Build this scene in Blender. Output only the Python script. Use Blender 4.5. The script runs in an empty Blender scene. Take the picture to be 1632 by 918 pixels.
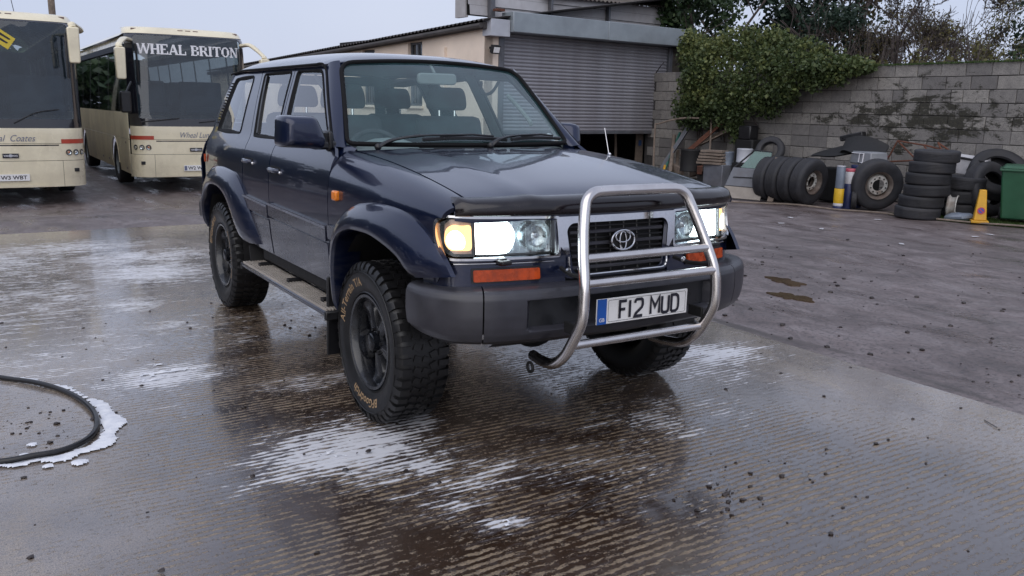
import bpy, bmesh, math, random
import numpy as np
from mathutils import Vector, Matrix, noise
from mathutils.geometry import delaunay_2d_cdt
PI = math.pi
R = math.radians
random.seed(7)
rng = np.random.default_rng(7)
scene = bpy.context.scene

# ------------------------------------------------------------------ camera
cam_d = bpy.data.cameras.new('camera')
cam = bpy.data.objects.new('camera', cam_d)
scene.collection.objects.link(cam)
scene.camera = cam
yaw, pitch, roll = R(147.57367), R(-11.87688), R(1.21895)
f_ = Vector((math.cos(pitch) * math.cos(yaw), math.cos(pitch) * math.sin(yaw), math.sin(pitch)))
r_ = f_.cross(Vector((0, 0, 1))).normalized()
u_ = r_.cross(f_)
r2 = r_ * math.cos(roll) + u_ * math.sin(roll)
u2 = -r_ * math.sin(roll) + u_ * math.cos(roll)
m = Matrix((r2, u2, -f_)).transposed().to_4x4()
m.translation = Vector((3.8787, -2.5010, 1.5655))
cam.matrix_world = m
cam_d.sensor_width = 36.0
cam_d.lens = 36.0 * 1369.74 / 1632.0
cam_d.clip_start = 0.05
cam_d.clip_end = 2000.0

# ------------------------------------------------------------------ world, sun, exposure
SUN_EL, SUN_AZ = 42.0, 135.0
world = bpy.data.worlds.new('World')
scene.world = world
world.use_nodes = True
wt = world.node_tree
wt.nodes.clear()
wo = wt.nodes.new('ShaderNodeOutputWorld')
sky = wt.nodes.new('ShaderNodeTexSky')
sky.sky_type = 'NISHITA'
sky.sun_disc = False
sky.sun_elevation = R(SUN_EL)
sky.sun_rotation = R(SUN_AZ)
sky.air_density = 1.0
sky.dust_density = 3.0
b1 = wt.nodes.new('ShaderNodeBackground')
b1.inputs[1].default_value = 0.06
wt.links.new(sky.outputs[0], b1.inputs[0])
# overcast cloud deck: nearly even pale lavender, very softly mottled
tc = wt.nodes.new('ShaderNodeTexCoord')
nz = wt.nodes.new('ShaderNodeTexNoise')
nz.inputs['Scale'].default_value = 1.6
nz.inputs['Detail'].default_value = 4.0
wt.links.new(tc.outputs['Generated'], nz.inputs['Vector'])
cr = wt.nodes.new('ShaderNodeValToRGB')
cr.color_ramp.elements[0].position = 0.3
cr.color_ramp.elements[0].color = (0.49, 0.55, 0.72, 1)
cr.color_ramp.elements[1].position = 0.75
cr.color_ramp.elements[1].color = (0.61, 0.65, 0.79, 1)
wt.links.new(nz.outputs['Fac'], cr.inputs['Fac'])
b2 = wt.nodes.new('ShaderNodeBackground')
b2.inputs[1].default_value = 0.88
wt.links.new(cr.outputs[0], b2.inputs[0])
mx = wt.nodes.new('ShaderNodeMixShader')
mx.inputs[0].default_value = 0.82
wt.links.new(b1.outputs[0], mx.inputs[1])
wt.links.new(b2.outputs[0], mx.inputs[2])
wt.links.new(mx.outputs[0], wo.inputs[0])
sun_d = bpy.data.lights.new('sun', 'SUN')
sun_d.energy = 1.1
sun_d.angle = R(85)
sun_d.color = (1.0, 0.95, 0.90)
sun = bpy.data.objects.new('sun', sun_d)
scene.collection.objects.link(sun)
sd = Vector((math.sin(R(SUN_AZ)) * math.cos(R(SUN_EL)), math.cos(R(SUN_AZ)) * math.cos(R(SUN_EL)), math.sin(R(SUN_EL))))
sun.rotation_euler = (-sd).to_track_quat('-Z', 'Y').to_euler()
scene.view_settings.view_transform = 'Standard'
scene.view_settings.look = 'None'
scene.view_settings.exposure = 0.52
scene.view_settings.gamma = 1.0
scene.render.film_transparent = False
try:
    scene.cycles.max_bounces = 8
    scene.cycles.transparent_max_bounces = 16
    scene.cycles.caustics_reflective = False
    scene.cycles.caustics_refractive = False
    scene.cycles.sample_clamp_indirect = 4.0
except Exception:
    pass

# ------------------------------------------------------------------ materials
class NT:
    """small wrapper to write node trees briefly"""
    def __init__(s, name):
        s.m = bpy.data.materials.new(name)
        s.m.use_nodes = True
        s.t = s.m.node_tree
        s.t.nodes.clear()
        s.out = s.t.nodes.new('ShaderNodeOutputMaterial')
    def n(s, typ, ins=None, **kw):
        nd = s.t.nodes.new('ShaderNode' + typ)
        for k, v in kw.items():
            setattr(nd, k, v)
        for k, v in (ins or {}).items():
            s.set(nd.inputs[k], v)
        return nd
    def set(s, inp, v):
        if isinstance(v, bpy.types.NodeSocket):
            s.t.links.new(v, inp)
        elif isinstance(v, bpy.types.Node):
            s.t.links.new(v.outputs[0], inp)
        else:
            if isinstance(v, (tuple, list)) and len(v) == 3 and inp.type == 'RGBA':
                v = (*v, 1)
            inp.default_value = v
    def math(s, op, a, b=0.0, c=0.0, clamp=False):
        nd = s.n('Math', {0: a, 1: b, 2: c}, operation=op)
        nd.use_clamp = clamp
        return nd.outputs[0]
    def mix(s, f, a, b, blend='MIX'):
        nd = s.n('MixRGB', {0: f, 1: a, 2: b}, blend_type=blend)
        return nd.outputs[0]
    def ramp(s, f, stops):
        nd = s.n('ValToRGB', {0: f})
        e = nd.color_ramp.elements
        while len(e) < len(stops):
            e.new(0.5)
        for el, (p, c) in zip(e, stops):
            el.position = p
            if not isinstance(c, (tuple, list)):
                c = (c, c, c)
            el.color = (*c, 1)
        return nd.outputs[0]
    def noise(s, vec, scale, detail=3.0, rough=0.55, dist=0.0):
        nd = s.n('TexNoise', {'Scale': scale, 'Detail': detail, 'Roughness': rough, 'Distortion': dist})
        if vec is not None:
            s.set(nd.inputs['Vector'], vec)
        return nd.outputs['Fac']
    def pos(s, scale=(1, 1, 1), obj=False):
        if obj:
            v = s.n('TexCoord').outputs['Object']
        else:
            v = s.n('NewGeometry').outputs['Position']
        mp = s.n('Mapping', {'Vector': v, 'Scale': scale})
        return mp.outputs[0]
    def bump(s, h, strength=0.3, dist=0.01, normal=None):
        nd = s.n('Bump', {'Height': h, 'Strength': strength, 'Distance': dist})
        if normal is not None:
            s.set(nd.inputs['Normal'], normal)
        return nd.outputs[0]
    def pbr(s, **kw):
        nd = s.n('BsdfPrincipled')
        for k, v in kw.items():
            s.set(nd.inputs[k.replace('_', ' ')], v)
        s.t.links.new(nd.outputs[0], s.out.inputs[0])
        return nd

def simple(name, col, rough=0.5, metal=0.0, var=0.25, scale=12.0, bump=0.15, bscale=60.0, bdist=0.003, coat=0.0, dirt=None, dirt_amt=0.5, spec=0.5, objvar=0.0):
    t = NT(name)
    p = t.pos(obj=True)
    n1 = t.noise(p, scale, 5.0, 0.6)
    dark = tuple(c * (1 - var) for c in col)
    lite = tuple(min(1, c * (1 + var)) for c in col)
    c = t.ramp(n1, [(0.3, dark), (0.7, lite)])
    if dirt is not None:
        n2 = t.noise(p, scale * 0.35, 6.0, 0.65)
        f = t.ramp(n2, [(0.45, 0.0), (0.72, dirt_amt)])
        c = t.mix(f, c, dirt)
    if objvar:
        oi = t.n('ObjectInfo').outputs['Random']
        c = t.mix(1.0, c, t.ramp(oi, [(0.0, 1 - objvar), (1.0, 1.0)]), 'MULTIPLY')
    r = t.ramp(n1, [(0.3, max(0, rough - 0.08)), (0.7, min(1, rough + 0.08))])
    kw = dict(Base_Color=c, Roughness=r, Metallic=metal)
    if coat:
        kw['Coat_Weight'] = coat
        kw['Coat_Roughness'] = 0.06
    kw['Specular_IOR_Level'] = spec
    if bump:
        kw['Normal'] = t.bump(t.noise(p, bscale, 4.0), bump, bdist)
    t.pbr(**kw)
    return t.m

def glass_mat(name, tint, refl_rough=0.02, ior=1.5, density=0.0, col=(0.1, 0.12, 0.13)):
    """thin sheet glass: fresnel mirror over a tinted see-through pane (film, grime and painted reflection haze as a little diffuse)"""
    t = NT(name)
    p = t.pos(obj=True)
    tr = t.n('BsdfTransparent', {'Color': tint})
    df = t.n('BsdfDiffuse', {'Color': col})
    g = t.noise(p, 6.0, 5.0, 0.6)
    a = t.n('MixShader', {0: t.ramp(g, [(0.3, density * 0.6), (0.8, min(1, density * 1.4))]), 1: tr, 2: df})
    gl = t.n('BsdfGlossy', {'Color': (0.95, 0.97, 1.0), 'Roughness': refl_rough})
    bf = t.n('NewGeometry').outputs['Backfacing']      # an open pane seen from its back must not mirror like the inside of a block
    fr = t.n('Fresnel', {'IOR': t.math('ADD', ior, t.math('MULTIPLY', bf, 1 / ior - ior))})
    f2 = t.math('MULTIPLY', fr.outputs[0], 1.6, clamp=True)
    mxs = t.n('MixShader', {0: f2, 1: a, 2: gl})
    t.t.links.new(mxs.outputs[0], t.out.inputs[0])
    return t.m

def emis(name, col, strength):
    t = NT(name)
    e = t.n('Emission', {'Color': col, 'Strength': strength})
    t.t.links.new(e.outputs[0], t.out.inputs[0])
    return t.m

M = {}
def car_paint():
    t = NT('blue_car_paint')
    p = t.pos()
    fl = t.n('TexVoronoi', {'Vector': p, 'Scale': 900.0}).outputs['Color']
    base = t.mix(t.ramp(t.noise(p, 3.0), [(0.3, 0.0), (0.7, 0.35)]), (0.0018, 0.0072, 0.034), (0.0028, 0.010, 0.048))
    base = t.mix(0.12, base, fl, 'OVERLAY')
    # road film and streaks of dirt low on the body
    z = t.n('SeparateXYZ', {0: p}).outputs[2]
    lowf = t.n('MapRange', {'Value': z, 'From Min': 1.05, 'From Max': 0.55, 'To Min': 0.0, 'To Max': 1.0}).outputs[0]
    st = t.noise(t.pos((3.0, 3.0, 14.0)), 2.2, 6.0, 0.7, 0.6)
    f = t.math('MULTIPLY', lowf, t.ramp(st, [(0.40, 0.0), (0.75, 0.40)]))
    base = t.mix(f, base, (0.13, 0.12, 0.12))
    wet = t.noise(t.pos((1, 1, 1)), 160.0, 2.0)
    rough = t.math('ADD', 0.30, t.math('MULTIPLY', f, 0.8))
    drops = t.n('TexVoronoi', {'Vector': p, 'Scale': 170.0})
    dh = t.ramp(drops.outputs['Distance'], [(0.0, 1.0), (0.25, 0.0)])
    t.pbr(Base_Color=base, Metallic=0.45, Roughness=rough, Coat_Weight=1.0, Coat_Roughness=0.03, Coat_IOR=1.46,
          Normal=t.bump(t.noise(p, 4.0, 2.0), 0.04, 0.01),
          Coat_Normal=t.bump(dh, 0.05, 0.0015, t.bump(t.noise(p, 5.0, 2.0), 0.05, 0.01)))
    return t.m
M['paint'] = car_paint()
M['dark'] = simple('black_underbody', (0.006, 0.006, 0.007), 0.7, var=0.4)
M['trim'] = simple('black_rubber_trim', (0.010, 0.010, 0.012), 0.35, var=0.3, bump=0.05)
M['seal'] = simple('matt_black_seal', (0.006, 0.006, 0.007), 0.75, var=0.3, bump=0.0, spec=0.2)
M['guard'] = simple('smoked_plastic_guard', (0.006, 0.003, 0.005), 0.22, var=0.2, bump=0.0, coat=0.25)
M['bumper'] = simple('grey_bumper_plastic', (0.036, 0.036, 0.046), 0.36, var=0.22, scale=9, bump=0.12, bscale=300, bdist=0.0015, dirt=(0.08, 0.08, 0.085), dirt_amt=0.30)
M['bumper_dark'] = simple('dark_bumper_plastic', (0.013, 0.014, 0.017), 0.32, var=0.2, bump=0.08, bscale=300, bdist=0.001)
M['molding'] = simple('grey_door_moulding', (0.014, 0.017, 0.034), 0.26, var=0.3, scale=5, bump=0.0, coat=0.7, dirt=(0.08, 0.075, 0.08), dirt_amt=0.40)
M['frame_grey'] = simple('worn_grey_strip', (0.17, 0.18, 0.22), 0.3, var=0.2, scale=6, bump=0.0)
M['chrome'] = simple('chrome', (0.58, 0.58, 0.60), 0.12, 1.0, var=0.12, scale=20, bump=0.03)
M['steel'] = simple('polished_steel_tube', (0.66, 0.63, 0.62), 0.22, 1.0, var=0.08, scale=12, bump=0.0, bscale=80, bdist=0.001, dirt=(0.40, 0.35, 0.32), dirt_amt=0.25)
M['rubber'] = simple('tyre_rubber', (0.010, 0.010, 0.011), 0.42, var=0.35, scale=20, bump=0.25, bscale=120, bdist=0.002)
M['rubber_old'] = simple('old_dusty_rubber', (0.024, 0.025, 0.031), 0.68, var=0.35, scale=7, bump=0.25, bscale=70, dirt=(0.055, 0.05, 0.048), dirt_amt=0.5, objvar=0.4)
M['tan'] = simple('muddy_white_lettering', (0.38, 0.26, 0.15), 0.6, var=0.3, scale=40)
M['wheel'] = simple('black_painted_wheel', (0.006, 0.007, 0.010), 0.25, 0.0, var=0.3, coat=0.4, bump=0.05)
M['alu'] = simple('scuffed_aluminium_tread', (0.60, 0.54, 0.47), 0.45, 0.5, var=0.15, scale=8, bump=0.0)
M['amber'] = simple('amber_lens', (0.80, 0.22, 0.010), 0.3, var=0.25, scale=25, coat=0.8, bump=0.25, bscale=150, bdist=0.002)
M['amber_dim'] = simple('amber_bumper_lens', (0.42, 0.050, 0.002), 0.28, var=0.35, scale=25, coat=0.25, bump=0.3, bscale=150, bdist=0.002)
M['glass'] = glass_mat('windscreen_glass', (0.86, 0.96, 0.95), 0.01, 1.45, 0.085, (0.20, 0.46, 0.48))  # diffuse teal veil stands in for the sky's hazy reflection
M['sideglass'] = glass_mat('side_window_glass', (0.86, 0.92, 0.92), 0.02, 1.45, 0.03, (0.12, 0.15, 0.16))
M['lens'] = glass_mat('headlight_lens', (0.93, 0.97, 0.97), 0.05, 1.45, 0.10, (0.4, 0.45, 0.45))
M['lamp_on'] = emis('lit_headlamp', (0.86, 0.95, 1.0), 7.0)
M['lamp_amber'] = emis('lit_sidelight', (1.0, 0.50, 0.20), 2.0)
M['lamp_hot'] = emis('lit_sidelight_bulb', (1.0, 0.80, 0.55), 4.0)
M['reflector'] = simple('lamp_reflector', (0.55, 0.60, 0.62), 0.16, 1.0, var=0.3, scale=40, bump=0.2, bscale=60)
M['seat'] = simple('grey_seat_cloth', (0.050, 0.054, 0.062), 0.85, var=0.2)
M['cabin'] = simple('grey_cabin_plastic', (0.20, 0.23, 0.235), 0.75, var=0.15)
M['headliner'] = simple('pale_headlining', (0.20, 0.22, 0.22), 0.85, var=0.1)
M['plate'] = simple('white_number_plate', (0.80, 0.80, 0.80), 0.3, var=0.04, bump=0.0)
M['plate_blue'] = simple('blue_plate_band', (0.01, 0.09, 0.40), 0.35, var=0.1, bump=0.0)
M['ink'] = simple('black_ink', (0.012, 0.012, 0.022), 0.4, var=0.1, bump=0.0)
M['white'] = simple('white_print', (0.75, 0.76, 0.80), 0.5, var=0.06, bump=0.0)

# ------------------------------------------------------------------ helpers
COL = scene.collection
def link(o, parent=None):
    COL.objects.link(o)
    if parent is not None:
        o.parent = parent
    return o
def tag(o, label=None, cat=None, group=None, kind=None):
    if label: o['label'] = label
    if cat: o['category'] = cat
    if group: o['group'] = group
    if kind: o['kind'] = kind
    return o
def empty(name, loc=(0, 0, 0), rz=0.0, label=None, cat=None, group=None, rot=None):
    o = bpy.data.objects.new(name, None)
    o.empty_display_size = 0.2
    o.location = loc
    o.rotation_euler = rot if rot else (0, 0, rz)
    COL.objects.link(o)
    return tag(o, label, cat, group)
def copy_tree(o, parent=None):
    c = o.copy()
    COL.objects.link(c)
    c.parent = parent
    for ch in [x for x in list(scene.objects) if x.parent == o]:
        copy_tree(ch, c)
    return c
def mk(name, verts, faces, mat, parent=None, smooth=True, sharp=35, loc=None, bevel=0.0):
    me = bpy.data.meshes.new(name)
    me.from_pydata([tuple(v) for v in verts], [], faces)
    me.validate()
    bm = bmesh.new()
    bm.from_mesh(me)
    bmesh.ops.recalc_face_normals(bm, faces=bm.faces)
    bm.to_mesh(me)
    bm.free()
    return fin(name, me, mat, parent, smooth, sharp, loc, bevel)
def fin(name, me, mat, parent=None, smooth=True, sharp=35, loc=None, bevel=0.0):
    me.materials.append(mat)
    if smooth:
        me.polygons.foreach_set('use_smooth', [True] * len(me.polygons))
        me.set_sharp_from_angle(angle=R(sharp))
    o = bpy.data.objects.new(name, me)
    link(o, parent)
    if loc is not None:
        o.location = loc
    if bevel:
        b = o.modifiers.new('edge', 'BEVEL')
        b.width = bevel
        b.segments = 2
        b.limit_method = 'ANGLE'
        b.angle_limit = R(40)
    return o
def smooth_path(pts, n=6, closed=False):
    P = [Vector(p) for p in pts]
    out = []
    N = len(P)
    for i in range(N if closed else N - 1):
        p0 = P[(i - 1) % N] if (closed or i > 0) else P[0] * 2 - P[1]
        p1 = P[i]
        p2 = P[(i + 1) % N]
        p3 = P[(i + 2) % N] if (closed or i + 2 < N) else P[-1] * 2 - P[-2]
        for k in range(n):
            t = k / n
            out.append(0.5 * ((2 * p1) + (p2 - p0) * t + (2 * p0 - 5 * p1 + 4 * p2 - p3) * t * t + (3 * p1 - p0 - 3 * p2 + p3) * t ** 3))
    if not closed:
        out.append(P[-1])
    return out
def fillet(pts, r, n=5, closed=True):
    """round the corners of a polygon / polyline of any dimension; r number or list"""
    P = [Vector(p) for p in pts]
    N = len(P)
    out = []
    for i in range(N):
        if not closed and i in (0, N - 1):
            out.append(P[i]); continue
        rr = r[i] if isinstance(r, (list, tuple)) else r
        a, b, c = P[(i - 1) % N], P[i], P[(i + 1) % N]
        if rr <= 0:
            out.append(b); continue
        d1, d2 = (a - b), (c - b)
        l1, l2 = d1.length, d2.length
        d = min(rr, l1 * 0.49, l2 * 0.49)
        s, e = b + d1 * (d / l1), b + d2 * (d / l2)
        for k in range(n + 1):
            t = k / n
            out.append(s * (1 - t) ** 2 + b * 2 * t * (1 - t) + e * t * t)
    return out
class MB:
    def __init__(s):
        s.v = []
        s.f = []
    def add(s, vs, fs):
        o = len(s.v)
        s.v.extend([Vector(v) for v in vs])
        s.f.extend([tuple(i + o for i in f) for f in fs])
        return s
    def box(s, c, d, rot=None, taper=1.0):
        x, y, z = d[0] / 2, d[1] / 2, d[2] / 2
        vs = [Vector((sx * x * (taper if sz > 0 else 1), sy * y * (taper if sz > 0 else 1), sz * z)) for sz in (-1, 1) for sy in (-1, 1) for sx in (-1, 1)]
        if rot is not None:
            vs = [rot @ v for v in vs]
        vs = [v + Vector(c) for v in vs]
        return s.add(vs, [(0, 2, 3, 1), (4, 5, 7, 6), (0, 1, 5, 4), (2, 6, 7, 3), (0, 4, 6, 2), (1, 3, 7, 5)])
    def tube(s, path, r, seg=10, closed=False, caps=True, flat=1.0):
        P = [Vector(p) for p in path]
        N = len(P)
        rs = r if isinstance(r, (list, tuple)) else [r] * N
        up = None
        vs = []
        for i in range(N):
            if closed:
                t = (P[(i + 1) % N] - P[(i - 1) % N])
            else:
                t = P[min(i + 1, N - 1)] - P[max(i - 1, 0)]
            t = t.normalized() if t.length > 1e-9 else Vector((0, 0, 1))
            if up is None:
                a = Vector((0, 0, 1)) if abs(t.z) < 0.9 else Vector((1, 0, 0))
                up = (a - t * a.dot(t)).normalized()
            else:
                up = (up - t * up.dot(t))
                up = up.normalized() if up.length > 1e-6 else t.orthogonal().normalized()
            b = t.cross(up)
            for k in range(seg):
                a = 2 * PI * k / seg
                vs.append(P[i] + (up * math.cos(a) * flat + b * math.sin(a)) * rs[i])
        fs = []
        for i in range(N if closed else N - 1):
            j = (i + 1) % N
            for k in range(seg):
                l = (k + 1) % seg
                fs.append((i * seg + k, i * seg + l, j * seg + l, j * seg + k))
        if caps and not closed:
            fs.append(tuple(range(seg))[::-1])
            fs.append(tuple((N - 1) * seg + k for k in range(seg)))
        return s.add(vs, fs)
    def lathe(s, prof, seg=32, M4=None, closed_prof=False, a0=0.0, a1=2 * PI):
        """prof: (radius, height) pairs, turned about local Z; M4 places it"""
        full = abs(a1 - a0 - 2 * PI) < 1e-6
        n = seg if full else seg + 1
        vs = []
        for k in range(n):
            a = a0 + (a1 - a0) * k / seg
            for (r, h) in prof:
                v = Vector((r * math.cos(a), r * math.sin(a), h))
                vs.append(M4 @ v if M4 is not None else v)
        L = len(prof)
        fs = []
        for k in range(seg):
            kk = (k + 1) % n
            for i in range(L if closed_prof else L - 1):
                j = (i + 1) % L
                fs.append((k * L + i, kk * L + i, kk * L + j, k * L + j))
        return s.add(vs, fs)
    def prism(s, poly, h, M4=None):
        """poly 2D list extruded 0..h along local Z (fan capped by ngon)"""
        n = len(poly)
        vs = [Vector((p[0], p[1], 0)) for p in poly] + [Vector((p[0], p[1], h)) for p in poly]
        if M4 is not None:
            vs = [M4 @ v for v in vs]
        fs = [tuple(range(n))[::-1], tuple(range(n, 2 * n))] + [(i, (i + 1) % n, n + (i + 1) % n, n + i) for i in range(n)]
        return s.add(vs, fs)
    def grid(s, fn, nu, nv, close_u=False):
        vs = [fn(i / (nu if close_u else nu - 1), j / (nv - 1)) for i in range(nu) for j in range(nv)]
        fs = []
        for i in range(nu if close_u else nu - 1):
            k = (i + 1) % nu
            for j in range(nv - 1):
                fs.append((i * nv + j, k * nv + j, k * nv + j + 1, i * nv + j + 1))
        return s.add(vs, fs)
    def ball(s, c, r, seg=12, rings=8):
        sx = r if isinstance(r, (tuple, list)) else (r, r, r)
        c = Vector(c)
        return s.grid(lambda u, v: c + Vector((sx[0] * math.cos(2 * PI * u) * math.sin(PI * v), sx[1] * math.sin(2 * PI * u) * math.sin(PI * v), sx[2] * math.cos(PI * v))), seg, rings, True)
    def obj(s, name, mat, parent=None, smooth=True, sharp=35, loc=None, bevel=0.0):
        return mk(name, s.v, s.f, mat, parent, smooth, sharp, loc, bevel)
    def mirrored(s):
        q = MB()
        q.v = [Vector((v.x, -v.y, v.z)) for v in s.v]
        q.f = list(s.f)
        return q
def MT(loc=(0, 0, 0), rot=(0, 0, 0), scale=1.0):
    return Matrix.Translation(loc) @ Matrix.Rotation(rot[2], 4, 'Z') @ Matrix.Rotation(rot[1], 4, 'Y') @ Matrix.Rotation(rot[0], 4, 'X') @ Matrix.Scale(scale, 4)
AX_Y = Matrix.Rotation(R(-90), 4, 'X')       # local +Z -> world +Y
AX_X = Matrix.Rotation(R(90), 4, 'Y')        # local +Z -> world +X

def in_poly(x, y, poly):
    c = False
    n = len(poly)
    j = n - 1
    for i in range(n):
        xi, yi = poly[i]; xj, yj = poly[j]
        if (yi > y) != (yj > y) and x < (xj - xi) * (y - yi) / (yj - yi + 1e-12) + xi:
            c = not c
        j = i
    return c
def densify(poly, step):
    out = []
    n = len(poly)
    for i in range(n):
        a, b = Vector(poly[i][:2]), Vector(poly[(i + 1) % n][:2])
        k = max(1, int((b - a).length / step + 0.5))
        for q in range(k):
            out.append(tuple(a + (b - a) * (q / k)))
    return out
def panel_mb(outline, fn, step=0.04, holes=(), depth=0.015, edge_step=None):
    """curved sheet: 2D outline (with holes) triangulated, mapped through fn(u, v) and given a folded-in edge"""
    es = edge_step or step
    loops = [densify(outline, es)] + [densify(h, es) for h in holes]
    pts = []
    edges = []
    for L in loops:
        o = len(pts)
        pts += L
        edges += [(o + i, o + (i + 1) % len(L)) for i in range(len(L))]
    nb = len(pts)
    xs = [p[0] for p in loops[0]]; ys = [p[1] for p in loops[0]]
    bpts = np.array(pts)
    x = min(xs) + step * 0.5
    row = 0
    while x < max(xs):
        y = min(ys) + step * (0.5 if row % 2 else 0.25)
        while y < max(ys):
            if in_poly(x, y, loops[0]) and not any(in_poly(x, y, h) for h in loops[1:]):
                if ((bpts[:, 0] - x) ** 2 + (bpts[:, 1] - y) ** 2).min() > (step * 0.35) ** 2:
                    pts.append((x, y))
            y += step
        x += step
        row += 1
    vv, ee, ff, _, _, _ = delaunay_2d_cdt([Vector(p) for p in pts], edges, [], 0, 1e-6)
    keep = []
    for f in ff:
        cx = sum(vv[i][0] for i in f) / len(f); cy = sum(vv[i][1] for i in f) / len(f)
        if in_poly(cx, cy, loops[0]) and not any(in_poly(cx, cy, h) for h in loops[1:]):
            keep.append(tuple(f))
    P = [Vector(fn(v[0], v[1])) for v in vv]
    mb = MB()
    mb.add(P, keep)
    if depth:
        e = 1e-3
        for L in loops:
            n = len(L)
            top = []; bot = []
            for (a, b) in L:
                p = Vector(fn(a, b))
                da = Vector(fn(a + e, b)) - Vector(fn(a - e, b)); db = Vector(fn(a, b + e)) - Vector(fn(a, b - e))
                nn = da.cross(db)
                nn = nn.normalized() if nn.length > 1e-12 else Vector((0, 0, 1))
                top.append(p); bot.append((p, nn))
            # inward = towards the car's centre line point
            for sgn in (1,):
                cen = Vector((-1.4, 0, 1.0)) if PANEL_CENTRE is None else PANEL_CENTRE
                bb = []
                for p, nn in bot:
                    if nn.dot(cen - p) < 0:
                        nn = -nn
                    bb.append(p + nn * depth)
            mb.add(top + bb, [(i, (i + 1) % n, n + (i + 1) % n, n + i) for i in range(n)])
    return mb
PANEL_CENTRE = None

def text_mesh(body, size=1.0, offset=0.0, extrude=0.0, shear=0.0, spacing=1.0, align='CENTER', res=3):
    cu = bpy.data.curves.new('txt', 'FONT')
    cu.body = body
    cu.size = size
    cu.offset = offset
    cu.extrude = extrude
    cu.shear = shear
    cu.space_character = spacing
    cu.align_x = align
    cu.align_y = 'CENTER'
    cu.resolution_u = res
    o = bpy.data.objects.new('txt', cu)
    COL.objects.link(o)
    dg = bpy.context.evaluated_depsgraph_get()
    me = bpy.data.meshes.new_from_object(o.evaluated_get(dg))
    vs = [v.co.copy() for v in me.vertices]
    fs = [tuple(p.vertices) for p in me.polygons]
    bpy.data.objects.remove(o)
    bpy.data.meshes.remove(me)
    bpy.data.curves.remove(cu)
    return vs, fs
def text_obj(name, body, mat, parent, M4, width=None, height=None, **kw):
    vs, fs = text_mesh(body, **kw)
    xs = [v.x for v in vs]; ys = [v.y for v in vs]
    cx, cy = (max(xs) + min(xs)) / 2, (max(ys) + min(ys)) / 2
    sx = width / (max(xs) - min(xs)) if width else 1.0
    sy = height / (max(ys) - min(ys)) if height else sx
    if not width: sx = sy
    vs = [M4 @ Vector(((v.x - cx) * sx, (v.y - cy) * sy, v.z)) for v in vs]
    me = bpy.data.meshes.new(name)
    me.from_pydata([tuple(v) for v in vs], [], fs)
    return fin(name, me, mat, parent, smooth=False)
def face_mat(origin, right, up):
    """matrix whose local X, Y are right and up, Z towards the reader"""
    r = Vector(right).normalized(); u = Vector(up).normalized()
    n = r.cross(u)
    mm = Matrix((r, u, n)).transposed().to_4x4()
    mm.translation = Vector(origin)
    return mm
def spline(table):
    """Catmull-Rom through (x, y...) rows; returns f(x) -> tuple/float"""
    T = sorted(table)
    xs = [r[0] for r in T]
    ys = [np.array(r[1:], float) for r in T]
    def f(x):
        if x <= xs[0]: i = 0
        elif x >= xs[-1]: i = len(xs) - 2
        else: i = int(np.searchsorted(xs, x, side='right')) - 1
        i = max(0, min(i, len(xs) - 2))
        h = xs[i + 1] - xs[i]
        t = (x - xs[i]) / h
        t = min(max(t, -0.3), 1.3)
        m0 = (ys[i + 1] - ys[i - 1]) / (xs[i + 1] - xs[i - 1]) if i > 0 else (ys[i + 1] - ys[i]) / h
        m1 = (ys[i + 2] - ys[i]) / (xs[i + 2] - xs[i]) if i + 2 < len(xs) else (ys[i + 1] - ys[i]) / h
        r = (2 * t ** 3 - 3 * t * t + 1) * ys[i] + (t ** 3 - 2 * t * t + t) * h * m0 + (-2 * t ** 3 + 3 * t * t) * ys[i + 1] + (t ** 3 - t * t) * h * m1
        return float(r[0]) if len(r) == 1 else r
    return f
# =================================================================== the off-road estate car
car = empty('off_road_car', (0, 0, 0), label='dark blue off-road estate car with steel bull bar and lit headlights on wet concrete', cat='car')
Wz = spline([(.40, .835), (.50, .848), (.62, .864), (.75, .880), (.90, .889), (1.05, .891), (1.15, .885), (1.22, .872), (1.28, .850), (1.315, .829), (1.34, .816), (1.45, .778), (1.58, .731), (1.70, .683), (1.755, .661), (1.80, .642)])
def taper(x):
    d = 0.0
    if x > 0.1: d += 0.070 * ((x - 0.1) / 0.8) ** 2
    if x < -2.6: d += 0.030 * ((-2.6 - x) / 0.8) ** 2
    if x < -3.32: d += 1.0 * (-3.32 - x) ** 2
    return d
def W(x, z):
    return Wz(z) - taper(x)
Hz = spline([(-.62, 1.350), (-.45, 1.342), (-.1, 1.318), (.25, 1.284), (.55, 1.243), (.70, 1.214), (.80, 1.180), (.86, 1.145)])
def hoodz(x, y):
    a = min(abs(y) / .725, 1.0)
    z = Hz(x) - (0.024 + 0.014 * max(0, x)) * a ** 2.4
    z += 0.006 * math.exp(-((abs(y) - .46) / .05) ** 2)      # pressed creases
    return z
def side(sgn, off=0.0):
    return lambda x, z: (x, sgn * (W(x, z) + off), z)
def fender_fn(sgn):
    def f(x, s):
        if s <= 1.10:
            return (x, sgn * W(x, s), s)
        t = min((s - 1.10) / 0.40, 1.0)
        yh = .728
        zt = hoodz(x, .725) - 0.002
        y0 = W(x, 1.10)
        c, sn = math.cos(t * PI / 2), math.sin(t * PI / 2)
        return (x, sgn * (yh + (y0 - yh) * c ** 0.92), 1.10 + (zt - 1.10) * sn ** 0.95)
    return f
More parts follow.
